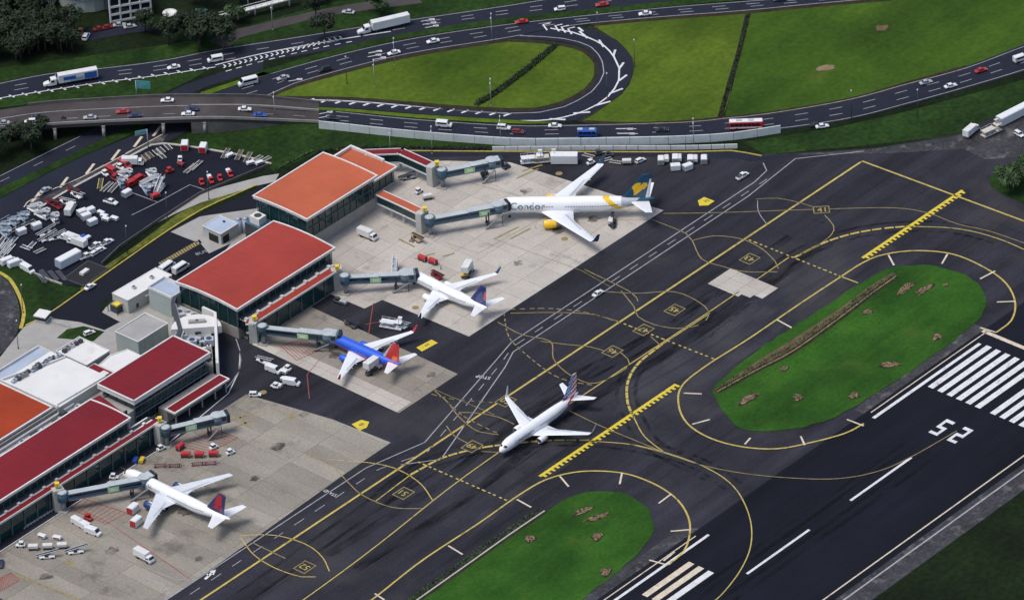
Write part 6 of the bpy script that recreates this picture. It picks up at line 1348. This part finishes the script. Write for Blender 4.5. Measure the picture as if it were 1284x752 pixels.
cluster('tug', 'white', [(345, 486), (360, 464)], 160, 'white tug between the middle apron vans', 'tugs on the middle apron')
put('hiloader', 'white', (491, 411), -10, 'white loader standing beyond the far wing of the bright blue airliner', .1); put('belt', 'white', (503, 410), -25, 'white belt loader beyond the far wing tip of the bright blue airliner', .1); put('catering', 'white', (468, 466), 35, 'white catering truck raised at the tail of the bright blue airliner', .1)
put('belt', 'darkgrey', (441, 409), -30, 'dark belt loader behind the bright blue airliner nose', .1); put('tug', 'darkgrey', (424, 379.5), -20, 'dark tug towing small gear on the dark strip', .1); put('gpu', 'silver', (431, 381), -20, 'silver power unit behind the dark tug', .1)
cluster('cartred', 'x', [(530, 327, -22), (543, 331, -22)], 0, 'red canopy cart above the globe-finned airliner', G); put('belt', 'darkred', (548, 348), -40, 'dark red belt loader beside the globe-finned airliner', .1)
put('catering', 'white', (587, 345), 60, 'white raised lift truck behind the wing of the globe-finned airliner', .1); put('gpu', 'yellow', (583, 348), 0, 'yellow power unit at the foot of the white lift truck', .1); put('stairs', 'white', (495, 341), 80, 'white stair truck behind the dark blue bridge', .1)
put('cartwhite', 'x', (536, 250), 10, 'white cart between the two upper bridges', .1); put('tug', 'white', (525, 242), 30, 'white tug between the two upper bridges', .1); put('belt', 'tan', (523, 301), -40, 'brown belt loader at the foot of the yellow-airliner bridge', .1)
put('belt', 'grey', (513, 224), 10, 'grey belt loader stored below the bent walkway', .1); put('gpu', 'darkgrey', (607, 219), 10, 'dark power unit under the far empty bridge', .1); put('tug', 'darkgrey', (635, 211), 30, 'dark tow bar unit alone right of the far empty bridge', .1)
put('hiloader', 'white', (667, 204), 5, 'white high loader parked by the perimeter road', .1); put('hiloader', 'cream', (684, 203), 5, 'cream high loader beside the large white box', .1)
o = container('white', 'ltblue', 8.8, 1.5, 3.6, 'site_cabin'); o['label'] = 'long white cabin unit parked at the top of the north stand'; place(o, (708, 204), 0)
cluster('dolly', 'cream', [(738, 197, -15), (760, 202, 15), (772, 205, -8)], 0, 'cream flat dolly behind the far wing tip of the largest airliner', 'dollies by the perimeter road'); put('cartwhite', 'x', (786, 206), 2, 'white cart at the right end of the dolly row', .1)
put('hatch', 'white', (803, 203), 25, 'white small car near the carts by the perimeter road', .1); put('tug', 'white', (741, 206), 20, 'white tug under the far wing tip of the largest airliner', .1); cluster('tug', 'darkgrey', [(751, 194), (764, 196)], 10, 'dark tug on the perimeter road by the far wing tip', 'dark tugs on the perimeter road')
cluster('box', 'white', [(829, 205, 90), (847, 213, 5), (847, 203, 90), (862, 213, 20), (866, 204, 90), (883, 204, 90)], 0, 'white cargo container in the group right of the heart-marked tail', 'white containers by the perimeter road')
cluster('cartwhite', 'x', [(836, 203), (852, 202), (872, 203)], 90, 'white cart standing among the cargo containers', G)
put('belt', 'black', (769, 281), 85, 'black conveyor lift at the rear door of the largest airliner', .1); put('cartwhite', 'x', (766, 281), 80, 'white cart at the rear door of the largest airliner', .1)
put('boxtruck', 'white', (1218, 168), 40, 'white truck with yellow gear, left one at the upper right corner', .1); put('hiloader', 'cream', (1243, 168), 25, 'cream loader truck at the upper right corner', .1)
o = container('white', 'ltblue', 13, 1.5, 3.4, 'site_cabin'); o['label'] = 'long white cabin trailer at the right edge on the dirt apron'; place(o, (1270, 149), 27); put('hatch', 'white', (1278, 170), -30, 'small white car at the right edge under the long cabin', .1)
# ---------------------------------------------------------------- storage yard
Y = 'equipment stored in the yard'
cluster('boxred', 'white', [(232, 187, 80), (255, 190, 70)], 80, 'white container with red end on the upper yard kerb', Y)
cluster('longdolly', 'tan', [(283, 194), (287, 194), (300, 196), (305, 197), (311, 199), (316, 201)], 62, 'tan long dolly leaning out from the yard top right', Y, 3); cluster('longdolly', 'cream', [(320, 202), (325, 203), (330, 203)], 28, 'cream long dolly at the far right corner of the yard', Y, 4)
cluster('gpu', 'white', [(314, 206.5), (325, 206.5), (288, 197)], 20, 'white power unit at the right corner of the yard', Y)
put('tug', 'white', (226, 202), 80, 'white tug in the open upper yard', .1, Y); put('gpu', 'darkred', (227, 208), -20, 'dark red unit behind the white tug in the open upper yard', .1, Y); put('tug', 'red', (213, 216), 20, 'red and white tug alone in the upper yard', .1, Y)
cluster('longdolly', 'cream', [(239, 213), (242, 211), (246, 209)], 40, 'cream long dolly of the three in the open upper yard', Y, 2)
cluster('tug', 'red', [(253, 231), (265, 229), (276, 226), (289, 221)], -60, 'red tug in the row by the lower right yard wall', Y); cluster('gpu', 'white', [(252, 228), (263, 225), (274, 223), (287, 217.5)], -60, 'white unit behind a red tug by the lower right yard wall', Y)
cluster('dolly', 'tan', [(178, 202), (183, 199), (188, 196)], -45, 'tan dolly in the row on the upper left kerb of the yard', Y, 3); cluster('dolly', 'cream', [(192, 195), (197, 193), (202, 190), (206, 188), (211, 186), (203, 197)], -45, 'cream dolly in the row at the top of the yard', Y, 3)
put('boxtruck', 'white', (167, 207), 0, 'white truck right of the red vans at the yard kerb', .1, Y); cluster('van', 'red', [(141, 217, -30), (157, 209, -30)], -30, 'red van at the yard kerb', Y); cluster('tug', 'white', [(132, 220), (151, 212)], -30, 'white tug beside a red van at the yard kerb', Y); put('tug', 'darkred', (144, 226), -30, 'dark red tug below the red vans', .1, Y)
cluster('stairs', 'white', [(157, 223, -30), (190, 222, -50), (196, 222, -55), (187, 234, 0), (200, 240, 50), (206, 240, 50)], 0, 'white stair truck in the heap around the red vans of the yard', Y)
cluster('stairs', 'ltblue', [(152, 232), (184, 241), (189, 243)], -60, 'blue grey frame stairs at the centre of the yard', Y); cluster('van', 'red', [(166, 232, 30), (174, 227, 30)], 30, 'bright red van at the centre of the yard', Y); put('cartred', 'x', (195, 249), 20, 'red canopy cart at the lower end of the centre heap', .1, Y)
cluster('cargovan', 'white', [(178, 234, -20)], 0, 'white van between red vans and white stairs at the centre of the yard', Y)
cluster('longdolly', 'yellow', [(126, 232), (130, 233)], 75, 'yellow frame dolly at the left of the long dollies', Y); cluster('longdolly', 'cream', [(134, 236), (138, 236), (143, 237), (147, 238)], 45, 'cream long dolly next to the yellow frames', Y, 3)
put('box', 'white', (159, 246), 30, 'single white container in the open middle of the yard', .1, Y); put('pickup', 'white', (139, 255), -15, 'white open pickup in the open middle of the yard', .1, Y)
cluster('belt', 'darkred', [(92, 242), (66, 257), (76, 257), (72, 260)], -35, 'dark red belt loader at the left kerb of the yard', Y); cluster('belt', 'white', [(97, 247), (103, 246), (84, 256), (91, 258)], -30, 'white belt loader at the left kerb of the yard', Y)
cluster('boxtruck', 'white', [(89, 266, 60)], 0, 'white truck standing right of the white loaders', Y); cluster('stairs', 'white', [(44, 266), (51, 268), (57, 270), (53, 273), (68, 277, -50), (72, 279, -50)], -30, 'white stair truck in the upper left heap of the yard', Y)
cluster('box', 'white', [(103, 270), (108, 275), (113, 268), (118, 269), (121, 279), (115, 276), (109, 279), (116, 282)], 25, 'white container in the dense block of the middle left yard', Y)
cluster('gpu', 'white', [(127, 269), (131, 273), (137, 273), (138, 278), (144, 276), (133, 277)], -20, 'small white unit right of the dense container block', Y)
cluster('stairs', 'ltblue', [(6, 288), (12, 285), (18, 282), (24, 279), (30, 276), (22, 287), (14, 291), (7, 296)], -40, 'blue grey frame stairs in the rows at the far left', Y, 3); cluster('longdolly', 'cream', [(10, 293), (22, 288), (34, 282), (14, 281), (27, 275)], 25, 'cream long dolly across the frame rows at the far left', Y, 2)
cluster('box', 'white', [(42, 282), (46, 287), (34, 291), (27, 294)], 25, 'white container at the end of the frame rows', Y)
cluster('belt', 'white', [(58, 294), (60, 301), (70, 300), (66, 281), (74, 296)], 20, 'white belt loader in the middle heap of the lower yard', Y); cluster('boxtruck', 'white', [(88, 303, 160), (97, 308, 160)], 0, 'white truck in the pair at the middle of the lower yard', Y)
put('gpu', 'blue', (103, 300), 30, 'small blue unit right of the white truck pair', .1, Y); put('gpu', 'white', (109, 301), 30, 'small white unit right of the blue one', .1, Y); put('dolly', 'white', (33, 312), -20, 'white dolly in the open lower left yard', .1, Y); put('dolly', 'white', (40, 309), 45, 'second white dolly meeting the first at an angle in the lower left yard', .1, Y); put('dolly', 'cream', (50, 316), 25, 'cream dolly in the open lower left yard', .1, Y)
o = container('white', 'ltblue', 9, 1.5, 3.4, 'site_cabin'); o['label'] = 'white site cabin with dark openings at the lower kerb of the yard'; place(o, (86, 330), 28)
cluster('pickup', 'white', [(108, 323), (120, 310), (134, 306)], 28, 'white pickup in the row at the lower kerb', Y); cluster('hatch', 'white', [(119, 319), (142, 307), (126, 315)], 28, 'small white car in the row at the lower kerb', Y); cluster('cargovan', 'white', [(113, 316), (127, 316)], 28, 'white van in the row at the lower kerb', Y); put('suv', 'darkgrey', (104, 321), 28, 'dark car at the left of the lower kerb row', .1, Y)
cluster('longdolly', 'white', [(3, 312), (6, 318), (9, 308), (12, 314), (2, 304), (15, 305), (8, 303)], 50, 'white long dolly in the heap at the left edge', Y, 4); cluster('stairs', 'white', [(4, 322), (12, 321), (18, 318), (3, 299)], 40, 'white stair truck in the heap at the left edge', Y)
cluster('cargovan', 'white', [(11, 330, 20), (20, 333, 20), (35, 340, -30)], 20, 'white van at the lower left corner of the yard', Y); put('cargovan', 'blue', (27, 334), 30, 'blue van between the white ones at the lower left corner', .1, Y)
cluster('longdolly', 'darkgrey', [(56, 346), (62, 346), (67, 347), (72, 348), (77, 347), (52, 350)], -48, 'dark long dolly in the bottom corner of the yard', Y, 2)
bk = at(108, 343, .1); t = thing('pond_cover', 'dark square pit with a pale roof hatch below the white cabin', 'pit', bk)
MB().obox((0, 0, -.05), 13, 9, .25, R(5)).build('kerb', 'metal_dark', t); MB().obox((0, 0, .2), 12, 8, .06, R(5)).build('cover', 'void', t); MB().obox((-.3, .4, .26), 3.4, 1.6, .9, R(5)).build('hatch', 'canvas_white', t)

# ================================================================ POLES, SIGNS
mat('pole', (.30, .32, .33), .5, .1, .5); mat('pole_dark', (.05, .055, .06), .6, .1, .5); mat('sign_teal', (.06, .30, .32), .5, .1, .5, blotch=((.30, .42, .42), .4, .5, .4))
def lamp_post(H=10, dark=False, double=True):
    t = thing('street_lamp', 'x', 'lamp post'); m_ = 'pole_dark' if dark else 'pole'
    MB().cyl((0, 0, 0), (0, 0, H), .13, .08, n=8).build('pole', m_, t); MB().cyl((0, 0, 0), (0, 0, .35), .25, n=8).build('base', m_, t)
    for s in ((-1, 1) if double else (1,)):
        m = MB(); m.beam((0, 0, H-.1), (s*1.3, 0, H+.2), .08, .08); m.build('arm', m_, t); MB().box(s*1.5-.42, s*1.5+.42, -.2, .2, H+.12, H+.32).build('lamp_head', 'metal_light', t)
    return t
LP = {False: Proto(lamp_post(9.5)), True: Proto(lamp_post(9.5, True, False))}
for x, y, dk, lab in [(470, 110, 0, 'tall pale lamp post on the loop lawn below the road arrows'), (495, 82, 0, 'pale lamp post on the highway edge near the white car'), (617, 51, 0, 'pale lamp post at the top edge of the loop lawn'), (616, 133, 0, 'pale lamp post between lawn hedge and hatched ramp'), (628, 180, 0, 'pale lamp post against the white wall near the middle'),
                      (762, 126, 1, 'dark lamp post at the bend of the loop ramp'), (796, 84, 1, 'dark lamp post at the left edge of the right lawn'), (750, 50, 1, 'dark lamp post at the top of the loop bend'), (1151, 147, 1, 'dark lamp post by the highway at upper right'), (23, 437, 1, 'dark lamp post on the pavement by the ring road'), (342, 38, 0, 'pale lamp post beside the white footbridge'),
                      (490, 196, 0, 'pale lamp post behind the bent walkway'), (542, 193, 0, 'pale lamp post by the perimeter road, right of the bent walkway'), (435, 105, 1, 'short dark lamp post at the left tip of the loop lawn'), (160, 318, 1, 'thin dark post on the verge below the yard, right of the parked cars'), (210, 276, 1, 'thin dark post on the verge below the middle of the yard'), (262, 250, 1, 'thin dark post on the pale path'),
                      (29, 392, 1, 'thin post on the grass between yard and ring road'), (312, 17, 0, 'pale lamp post at the near end of the footbridge'), (1068, 148, 1, 'dark lamp post on the bank right of the white wall'), (345, 150, 0, 'pale lamp post where the viaduct comes down'), (870, 183, 0, 'pale lamp post in front of the white wall near its right end')]:
    LP[bool(dk)].put(at(x, y, .1), R(40), lab, 'lamp posts')
def road_sign(p, z, label, w=7, h=2.6, H=7, ang=R(35)):
    b = at(p[0], p[1], z); t = thing('road_sign', label, 'sign', b, ang)
    MB().cyl((0, 0, 0), (0, 0, H), .2, n=10).build('post', 'pole', t); MB().box(0, w, -.12, .06, H-h, H).build('panel', 'sign_teal', t)
    m = MB(); m.beam((0, .1, H-.5), (w, .1, H-.5), .12, .12); m.beam((0, .1, H-h+.5), (w, .1, H-h+.5), .12, .12); m.build('frame', 'pole', t)
road_sign((172, 125), .1, 'large teal cantilever road sign on the bank above the viaduct', 5, 3, 7.5, R(-60)); road_sign((186, 186), .1, 'teal road sign beside the underpass road in front of the viaduct', 4.2, 1.8, 7.5, R(150))

# ================================================================ FIELD DETAILS, VEGETATION, BACKGROUND
for pts in ([(345, 122.6), (446, 124.7), (572, 134.5), (640, 138), (668, 137.6), (703, 130), (735, 113.5), (749, 94.5), (749, 80), (733, 64), (702, 55.5), (660, 51.5), (640, 51)], [(740, 33.5), (768, 52), (789, 73), (789, 95), (774, 118), (742, 142), (726, 151.5), (790, 155.5), (860, 153), (905, 148.5), (960, 143), (1061, 126), (1137, 105), (1213, 84)], [(741, 31.5), (830, 23.5), (938, 15.5), (1020, 7.5), (1120, -1)], [(335, 123), (370, 107.5), (471, 80), (537, 66), (600, 56), (640, 50)]):
    struct('shade_rim', ribbon(MB(), smooth(px(pts), 4), 2.2, Z2+.005), 'soil_and_shade')  # dark ribbon that paints the shadow rim along the lawn edges
struct('ditch', ribbon(MB(), smooth(px([(938, 17), (928, 60), (915, 105), (903, 147)]), 4), 1.8, Z2+.01), 'soil_and_shade')
def patch(px_, py_, r, m='soil_pale', asp=1.6, ang=0., z=.24, name='bare_patch'):
    c = at(px_, py_, z); P = []
    for i in range(14):
        a = 2*math.pi*i/14; rr = r*random.uniform(.75, 1.2); x, y = rr*math.cos(a)*asp, rr*math.sin(a); P.append((c.x+x*math.cos(ang)-y*math.sin(ang), c.y+x*math.sin(ang)+y*math.cos(ang)))
    return struct(name, MB().poly(P, z), m)
def mound(px_, py_, r, asp=1.5, ang=0.):
    """ring of spoil round a small hole"""
    rm = random.Random(int(px_*7+py_)); c = at(px_, py_, .2); mb = MB(); N = 22; rings = []; ca, sa = math.cos(ang), math.sin(ang); ph = [rm.uniform(0, 6.28) for _ in range(3)]; lo = [1+.16*math.sin(2*math.pi*i/N*2+ph[0])+.12*math.sin(2*math.pi*i/N*3+ph[1])+.07*math.sin(2*math.pi*i/N*5+ph[2]) for i in range(N)]
    for rr, zz in ((1.3, .03), (1.05, .16), (.8, .34), (.5, .2), (.2, .08)):
        q = []
        for i in range(N):
            t = 2*math.pi*i/N; k = rr*r*lo[i]*rm.uniform(.95, 1.05); x, y = k*asp*math.cos(t), k*math.sin(t); q.append((c.x+x*ca-y*sa, c.y+x*sa+y*ca, .215+zz*rm.uniform(.6, 1.3)))
        rings.append(q)
    sel = [[rm.random() for _ in range(N)] for _ in range(5)]
    mb.loft(rings, 0, True, (False, True), True, fm=lambda k, i: (2 if sel[k][i] < .75 else 1) if k == 0 else (0 if sel[k][i] < .40 else (1 if sel[k][i] < .75 else 2))); struct('spoil_mound', mb, ['soil_pale', 'soil', 'soil_and_shade'])
for x, y, r, a, g in ((731, 640.5, 1.1, 3.6, -.28), (749, 648, 1.1, 3.8, -.28), (749, 672.5, 1.6, 1.2, .5), (665, 675, 1.6, 1.2, -.6), (760, 717, 1.7, 1.2, 0), (938, 500, 1.7, 2., 0), (1001, 498, 1.5, 1.2, 0), (1071, 496, 1.5, 1.2, -.5), (1116, 457, 1.5, 2.2, -.9), (1175, 422.5, 1.5, 1.2, 0), (983, 462, 1.1, 1.4, 0), (1136, 361, 1.5, 2.4, 0), (1159, 363, 1.5, 2.2, 0), (1088, 391, 1.4, 1.2, 0), (1186, 357, .8, 1.3, 0)): mound(x, y, r*.88, a, g)
for x, y, r, a in ((1106, 35, 3., 1.2), (1035, 85, 3.2, 1.8), (995, 80, 4., 1.2), (1000, 84, 2.5, 1.5), (1163, 39, 1.6, 1.2)): patch(x, y, r, 'grass_patchy', a, .3, Z2+.02)if 'grass_patchy' in MATS else patch(x, y, r*.62, 'soil' if x == 1106 else 'soil_pale', a, R(-40), Z2+.02) if x in (1106, 1035) else None
for line in ([(899, 492), (947, 465.6), (994, 441), (1052, 400), (1090, 371), (1124, 347)], [(500, 769), (524, 752), (599, 699), (640, 670), (683, 641)]):
    P = smooth(px(line), 3); struct('drain', ribbon(MB(), P, 2.3, .235), 'soil_and_shade'); wall_along(mb := MB(), P, .5, .4); struct('drain_kerb', mb, 'soil_pale' if line[0][0] > 800 else 'kerb')
# dirt verges by runway shoulders
struct('shoulder', MB().poly([(34, -71), (96, -71), (96, -66), (60, -66), (34, -67)], Z2+.02), 'asphalt_worn'); struct('shoulder', MB().poly([(-160, -71), (-46, -71), (-50, -66.5), (-160, -66)], Z2+.02), 'asphalt_worn')

mat('leaf_dark', (.0055, .013, .004), .8, .5, .25, rgb2=(.014, .028, .008)); mat('leaf_mid', (.018, .045, .010), .8, .5, .25, rgb2=(.04, .08, .02)); mat('bark', (.06, .05, .04), .9, .3, 2.)
def leafy(n, rx, ry, rz, cz, size, lumps=9, seed=1):
    rnd = random.Random(seed); mb = MB(); C = []
    for i in range(lumps): a = rnd.uniform(0, 6.28); q = rnd.uniform(.2, .72); C.append((q*rx*math.cos(a), q*ry*math.sin(a), cz+rnd.uniform(-.45, .5)*rz, rnd.uniform(.32, .55)))
    for i in range(n):
        c = rnd.choice(C); v = Vector((rnd.gauss(0, 1), rnd.gauss(0, 1), rnd.gauss(0, 1))).normalized()*rnd.uniform(.6, 1.05)
        p = Vector((c[0]+v.x*rx*c[3], c[1]+v.y*ry*c[3], max(.15, c[2]+v.z*rz*c[3]))); nn = (v+Vector((rnd.uniform(-.6, .6), rnd.uniform(-.6, .6), rnd.uniform(-.2, .8)))).normalized(); a = nn.orthogonal().normalized(); b = nn.cross(a); s = size*rnd.uniform(.6, 1.4)
        mb.add([p+a*s, p+b*s*.7, p-a*s, p-b*s*.7], [[0, 1, 2, 3]])
    return mb
def tree(seed, H=9, rx=4, m='leaf_dark', n=900):
    t = thing('tree', 'x', 'tree'); rnd = random.Random(seed); tr = MB(); tr.cyl((0, 0, 0), (.2, .1, H*.5), .3, .16, n=8)
    for i in range(5): a = i*1.26+rnd.uniform(-.3, .3); tr.cyl((.15, .08, H*(.3+.04*i)), (rx*.5*math.cos(a), rx*.5*math.sin(a), H*(.6+.05*rnd.random())), .13, .04, n=6)
    tr.build('trunk', 'bark', t); leafy(n, rx, rx*.9, H*.34, H*.64, .42, 11, seed).build('crown', m, t)['kind'] = 'stuff'; return t
TP = [Proto(tree(i, h, r, m)) for i, (h, r, m) in enumerate(((9, 4.2, 'leaf_dark'), (11, 4.6, 'leaf_dark'), (7.5, 3.8, 'leaf_mid')))]
rt_ = random.Random(5); k_ = 0
def wood(pts, label, group, kinds=(0, 1, 2)):
    global k_
    for i, (x, y) in enumerate(sorted(pts)): k_ += 1; TP[kinds[k_ % len(kinds)]].put(at(x, y, 0), rt_.uniform(0, 6.28), label(x, y) if callable(label) else ORD[i]+' '+label, group, (rt_.uniform(.8, 1.2),)*3)
wood([(rt_.uniform(-20, 38), rt_.uniform(2, 78)) for _ in range(34)]+[(rt_.uniform(38, 95), rt_.uniform(22, 66)) for _ in range(22)], lambda x, y: 'dense dark tree in the %s %s of the wood at the top left corner' % ('left' if x < 22 else ('middle' if x < 58 else 'right'), 'back' if y < 30 else ('centre' if y < 55 else 'front')), 'trees of the corner wood', (0, 1, 0, 1, 2))
wood([(rt_.uniform(203, 284), rt_.uniform(44, 66)) for _ in range(13)], 'dark tree in the clump between office block and north highway', 'clump above the north highway', (0, 1))
wood([(x+rt_.uniform(-6, 6), y+rt_.uniform(-5, 5)) for x, y in ((195, 40), (185, 36), (240, 8), (262, 12), (290, 30), (300, 4), (395, 22), (400, 6), (470, 16), (478, 20), (410, 50))], 'dark tree scattered beside the back road', 'trees by the back road')
wood([(x, y) for x, y in ((10, 190), (28, 184), (52, 176), (-5, 200), (40, 190))], 'dark tree below the viaduct at the left edge', 'trees below the viaduct', (0, 1))
wood([(rt_.uniform(1255, 1300), rt_.uniform(210, 250)) for _ in range(5)], 'mid green tree on the grass at the right edge', 'trees at the right edge', (2,))
# long hedges across the lawns
def hedge(pts, w, h, label, n=2600, m='leaf_dark'):
    P = smooth(px(pts), 2.); rnd = random.Random(3); mb = MB()
    for i in range(n):
        k = rnd.randrange(len(P)-1); p = P[k].lerp(P[k+1], rnd.random())+Vector((rnd.uniform(-w, w)/2, rnd.uniform(-w, w)/2, 0)); p.z = rnd.uniform(.1, h*(1-.5*rnd.random())); nn = Vector((rnd.uniform(-1, 1), rnd.uniform(-1, 1), rnd.uniform(.2, 1.2))).normalized(); a = nn.orthogonal().normalized(); b = nn.cross(a); s = rnd.uniform(.2, .42)
        mb.add([p+a*s, p+b*s*.7, p-a*s, p-b*s*.7], [[0, 1, 2, 3]])
    o = mb.build('hedge', m); tag(o, label, 'hedge'); return o
hedge([(598, 131), (620, 118), (655, 92), (697, 57)], 2.2, 1.2, 'dark hedge crossing the loop lawn diagonally'); hedge([(938, 18), (928, 60), (915, 105), (903, 146)], 1.3, .5, 'thin dark hedge line dividing the right lawns', 1500)
struct('rough_verge', between(MB(), smooth(px([(897, 488), (947, 455), (994, 426), (1052, 388), (1090, 360), (1120, 342)]), 3), smooth(px([(900, 492), (947, 466), (994, 441), (1052, 400), (1090, 371), (1124, 347)]), 3), .225), 'soil')
hedge([(902, 488), (947, 462), (994, 436), (1052, 396), (1090, 367), (1122, 345)], 3.2, .7, 'low brown green scrub along the drain on the large grass island', 1500, 'leaf_mid'); hedge([(512, 755), (597, 694), (640, 664), (680, 638)], 2.4, .6, 'low scrub along the drain on the smaller grass island', 900, 'leaf_mid')
hedge([(392, 190), (372, 200), (345, 214)], .9, .8, 'short light green hedge running up the bank beside the orange roof', 700, 'leaf_mid'); hedge([(400, 190), (440, 187), (520, 186), (617, 187.5)], 1.6, 1.2, 'dark hedge along the foot of the bank left of the lower wall', 1300)

# office block at the top
t = thing('office_block', 'white framed office block with dark window bays at the top left', 'building', at(165, 30, 0))
def P3(x, y, z): return at(x, y, z)
a0, b0 = at(139, 29, 0), at(190, 20, 0); d_ = (b0-a0).normalized(); q_ = Vector((-d_.y, d_.x, 0)); Lf = (b0-a0).length
bw_ = MB(); vs = [a0, b0, b0+q_*12, a0+q_*12]; bw_.prism([(v.x, v.y) for v in vs], 0, 9.2); bw_.build('wall', 'glass_dark', t, True)
fr_ = MB(); fr_.prism([((v-d_*.3*(1 if i in (0, 3) else -1)-q_*.3*(1 if i < 2 else -1)).x, (v-d_*.3*(1 if i in (0, 3) else -1)-q_*.3*(1 if i < 2 else -1)).y) for i, v in enumerate(vs)], 9.2, 9.8); fr_.build('roof', 'white_trim', t, True)
for i in range(5):
    p = a0+d_*(Lf*i/4)-q_*.15; MB().beam(p, p+Vector((0, 0, 9.2)), .5, .5).build('column', 'white_trim', t, True)
for z in (.5, 3.2, 6.2): m = MB(); m.beam(a0-q_*.2+Vector((0, 0, z)), b0-q_*.2+Vector((0, 0, z)), .5, .7); m.build('floor_band', 'white_trim', t, True)
t = thing('office_block', 'curved grey and white office wing left of the framed block at the top', 'building', at(112, 16, 0))
cc = at(112, -4, 0); m = MB(); g_ = MB()
arc = [(cc.x+11*math.cos(a), cc.y+11*math.sin(a)) for a in [2*math.pi*i/20 for i in range(20)]]
m.prism(arc, 0, 6); m.build('wall', 'stucco_green', t, True); MB().prism([(cc.x+(x-cc.x)*1.03, cc.y+(y-cc.y)*1.03) for x, y in arc], 6, 8.6).build('glazing', 'glass_dark', t, True)
MB().prism([(cc.x+(x-cc.x)*1.08, cc.y+(y-cc.y)*1.08) for x, y in arc], 8.6, 9.3).build('roof', 'white_trim', t, True)
for x, y in arc: MB().beam((cc.x+(x-cc.x)*1.06, cc.y+(y-cc.y)*1.06, 5.6), (cc.x+(x-cc.x)*1.06, cc.y+(y-cc.y)*1.06, 8.6), .3, .3).build('mullion', 'white_trim', t, True)
MB().prism([(cc.x+(x-cc.x)*1.06, cc.y+(y-cc.y)*1.06) for x, y in arc], 5.3, 5.9).build('floor_band', 'white_trim', t, True)
t = thing('office_block', 'white glazed pavilion half hidden by the corner wood at the top left', 'building', at(56, 8, 0)); c = at(57, 4, 0)
MB().obox((c.x, c.y, 0), 11, 6, 5, R(25)).build('wall', 'stucco', t, True); MB().obox((c.x, c.y, 5), 12, 7, .5, R(25)).build('roof', 'white_trim', t, True); m = MB(); m.obox((c.x, c.y, 1.2), 11.2, 6.2, 2.6, R(25)); m.build('glazing', 'glass_dark', t, True)
for i in range(7):
    s = -5+i*1.67; p = (c.x+s*math.cos(R(25))+3.2*math.sin(R(25)), c.y+s*math.sin(R(25))-3.2*math.cos(R(25))); MB().beam((p[0], p[1], 0), (p[0], p[1], 5), .25, .25).build('mullion', 'white_trim', t, True)
struct('forecourt', MB().poly(px([(85, 45), (135, 32), (195, 26), (200, 38), (160, 42), (110, 52)]), Z2), 'asphalt_road')
put('pickup', 'orange', (101, 42), 80, 'orange pickup parked below the curved office wing', .1); put('suv', 'white', (108, 48), 60, 'white car parked right of the orange pickup', .1); cluster('sedan', 'darkred', [(125, 38), (135, 36)], 10, 'dark red car parked in front of the office block', 'cars at the office'); cluster('sedan', 'silver', [(150, 33), (163, 35)], 8, 'silver car parked in front of the office block', 'cars at the office')
# round white structure
c = at(214, 26, 0); t = thing('round_kiosk', 'round white ring roofed kiosk beside the office block', 'kiosk', c)
MB().cyl((0, 0, 0), (0, 0, 2.6), 1.9, n=18).build('wall', 'glass_dark', t); MB().cyl((0, 0, 0), (0, 0, .7), 2.1, n=18).build('plinth', 'white_trim', t); o = MB(); o.loft([[(r_*math.cos(a), r_*math.sin(a), z_) for a in [2*math.pi*i/18 for i in range(18)]] for r_, z_ in ((2.6, 2.7), (2.6, 3.3), (1.5, 3.5), (1.4, 3.0))], 0, True, (True, True)); o.build('roof', 'white_trim', t)
struct('back_road', between(MB(), smooth(px([(262, 52), (285, 40), (320, 32), (415, 10), (520, -6)]), 4), smooth(px([(285, 62), (300, 48), (325, 41), (415, 20), (530, 4)]), 4), Z2), 'soil_road' if 'soil_road' in MATS else 'deck_concrete')
# footbridge
A, B = at(276, 21, 3), at(348, 2, 3); t = thing('footbridge', 'long white railed footbridge at the top beside the back road', 'footbridge', (A.x, A.y, 0)); d_ = (B-A).normalized(); q_ = Vector((-d_.y, d_.x, 0))
m = MB(); m.beam(A, B+(B-A)*.3, 2.2, .4); m.build('deck', 'white_trim', t, True)
for s in (-1, 1):
    m = MB(); m.beam(A+q_*s+Vector((0, 0, 1.1)), B+(B-A)*.3+q_*s+Vector((0, 0, 1.1)), .12, .12); m.build('handrail', 'white_trim', t, True)
for i in range(14):
    p = A+(B-A)*(i*.1); MB().beam(p-q_+Vector((0, 0, .1)), p-q_+Vector((0, 0, 1.1)), .1, .1).build('baluster', 'white_trim', t, True)
    if i % 3 == 0: MB().cyl((p.x, p.y, 0), (p.x, p.y, 2.9), .3, n=8).build('pier', 'white_trim', t, True)
road_sign((247, 24), .1, 'grey blue hoarding beside the round kiosk', 4., 2.2, 4., R(-60))
PRO_unused = [k for k, p in PRO.items() if not p.used]
for k in PRO_unused:
    o = PRO[k].o
    for c in kids(o): bpy.data.objects.remove(c)
    bpy.data.objects.remove(o)
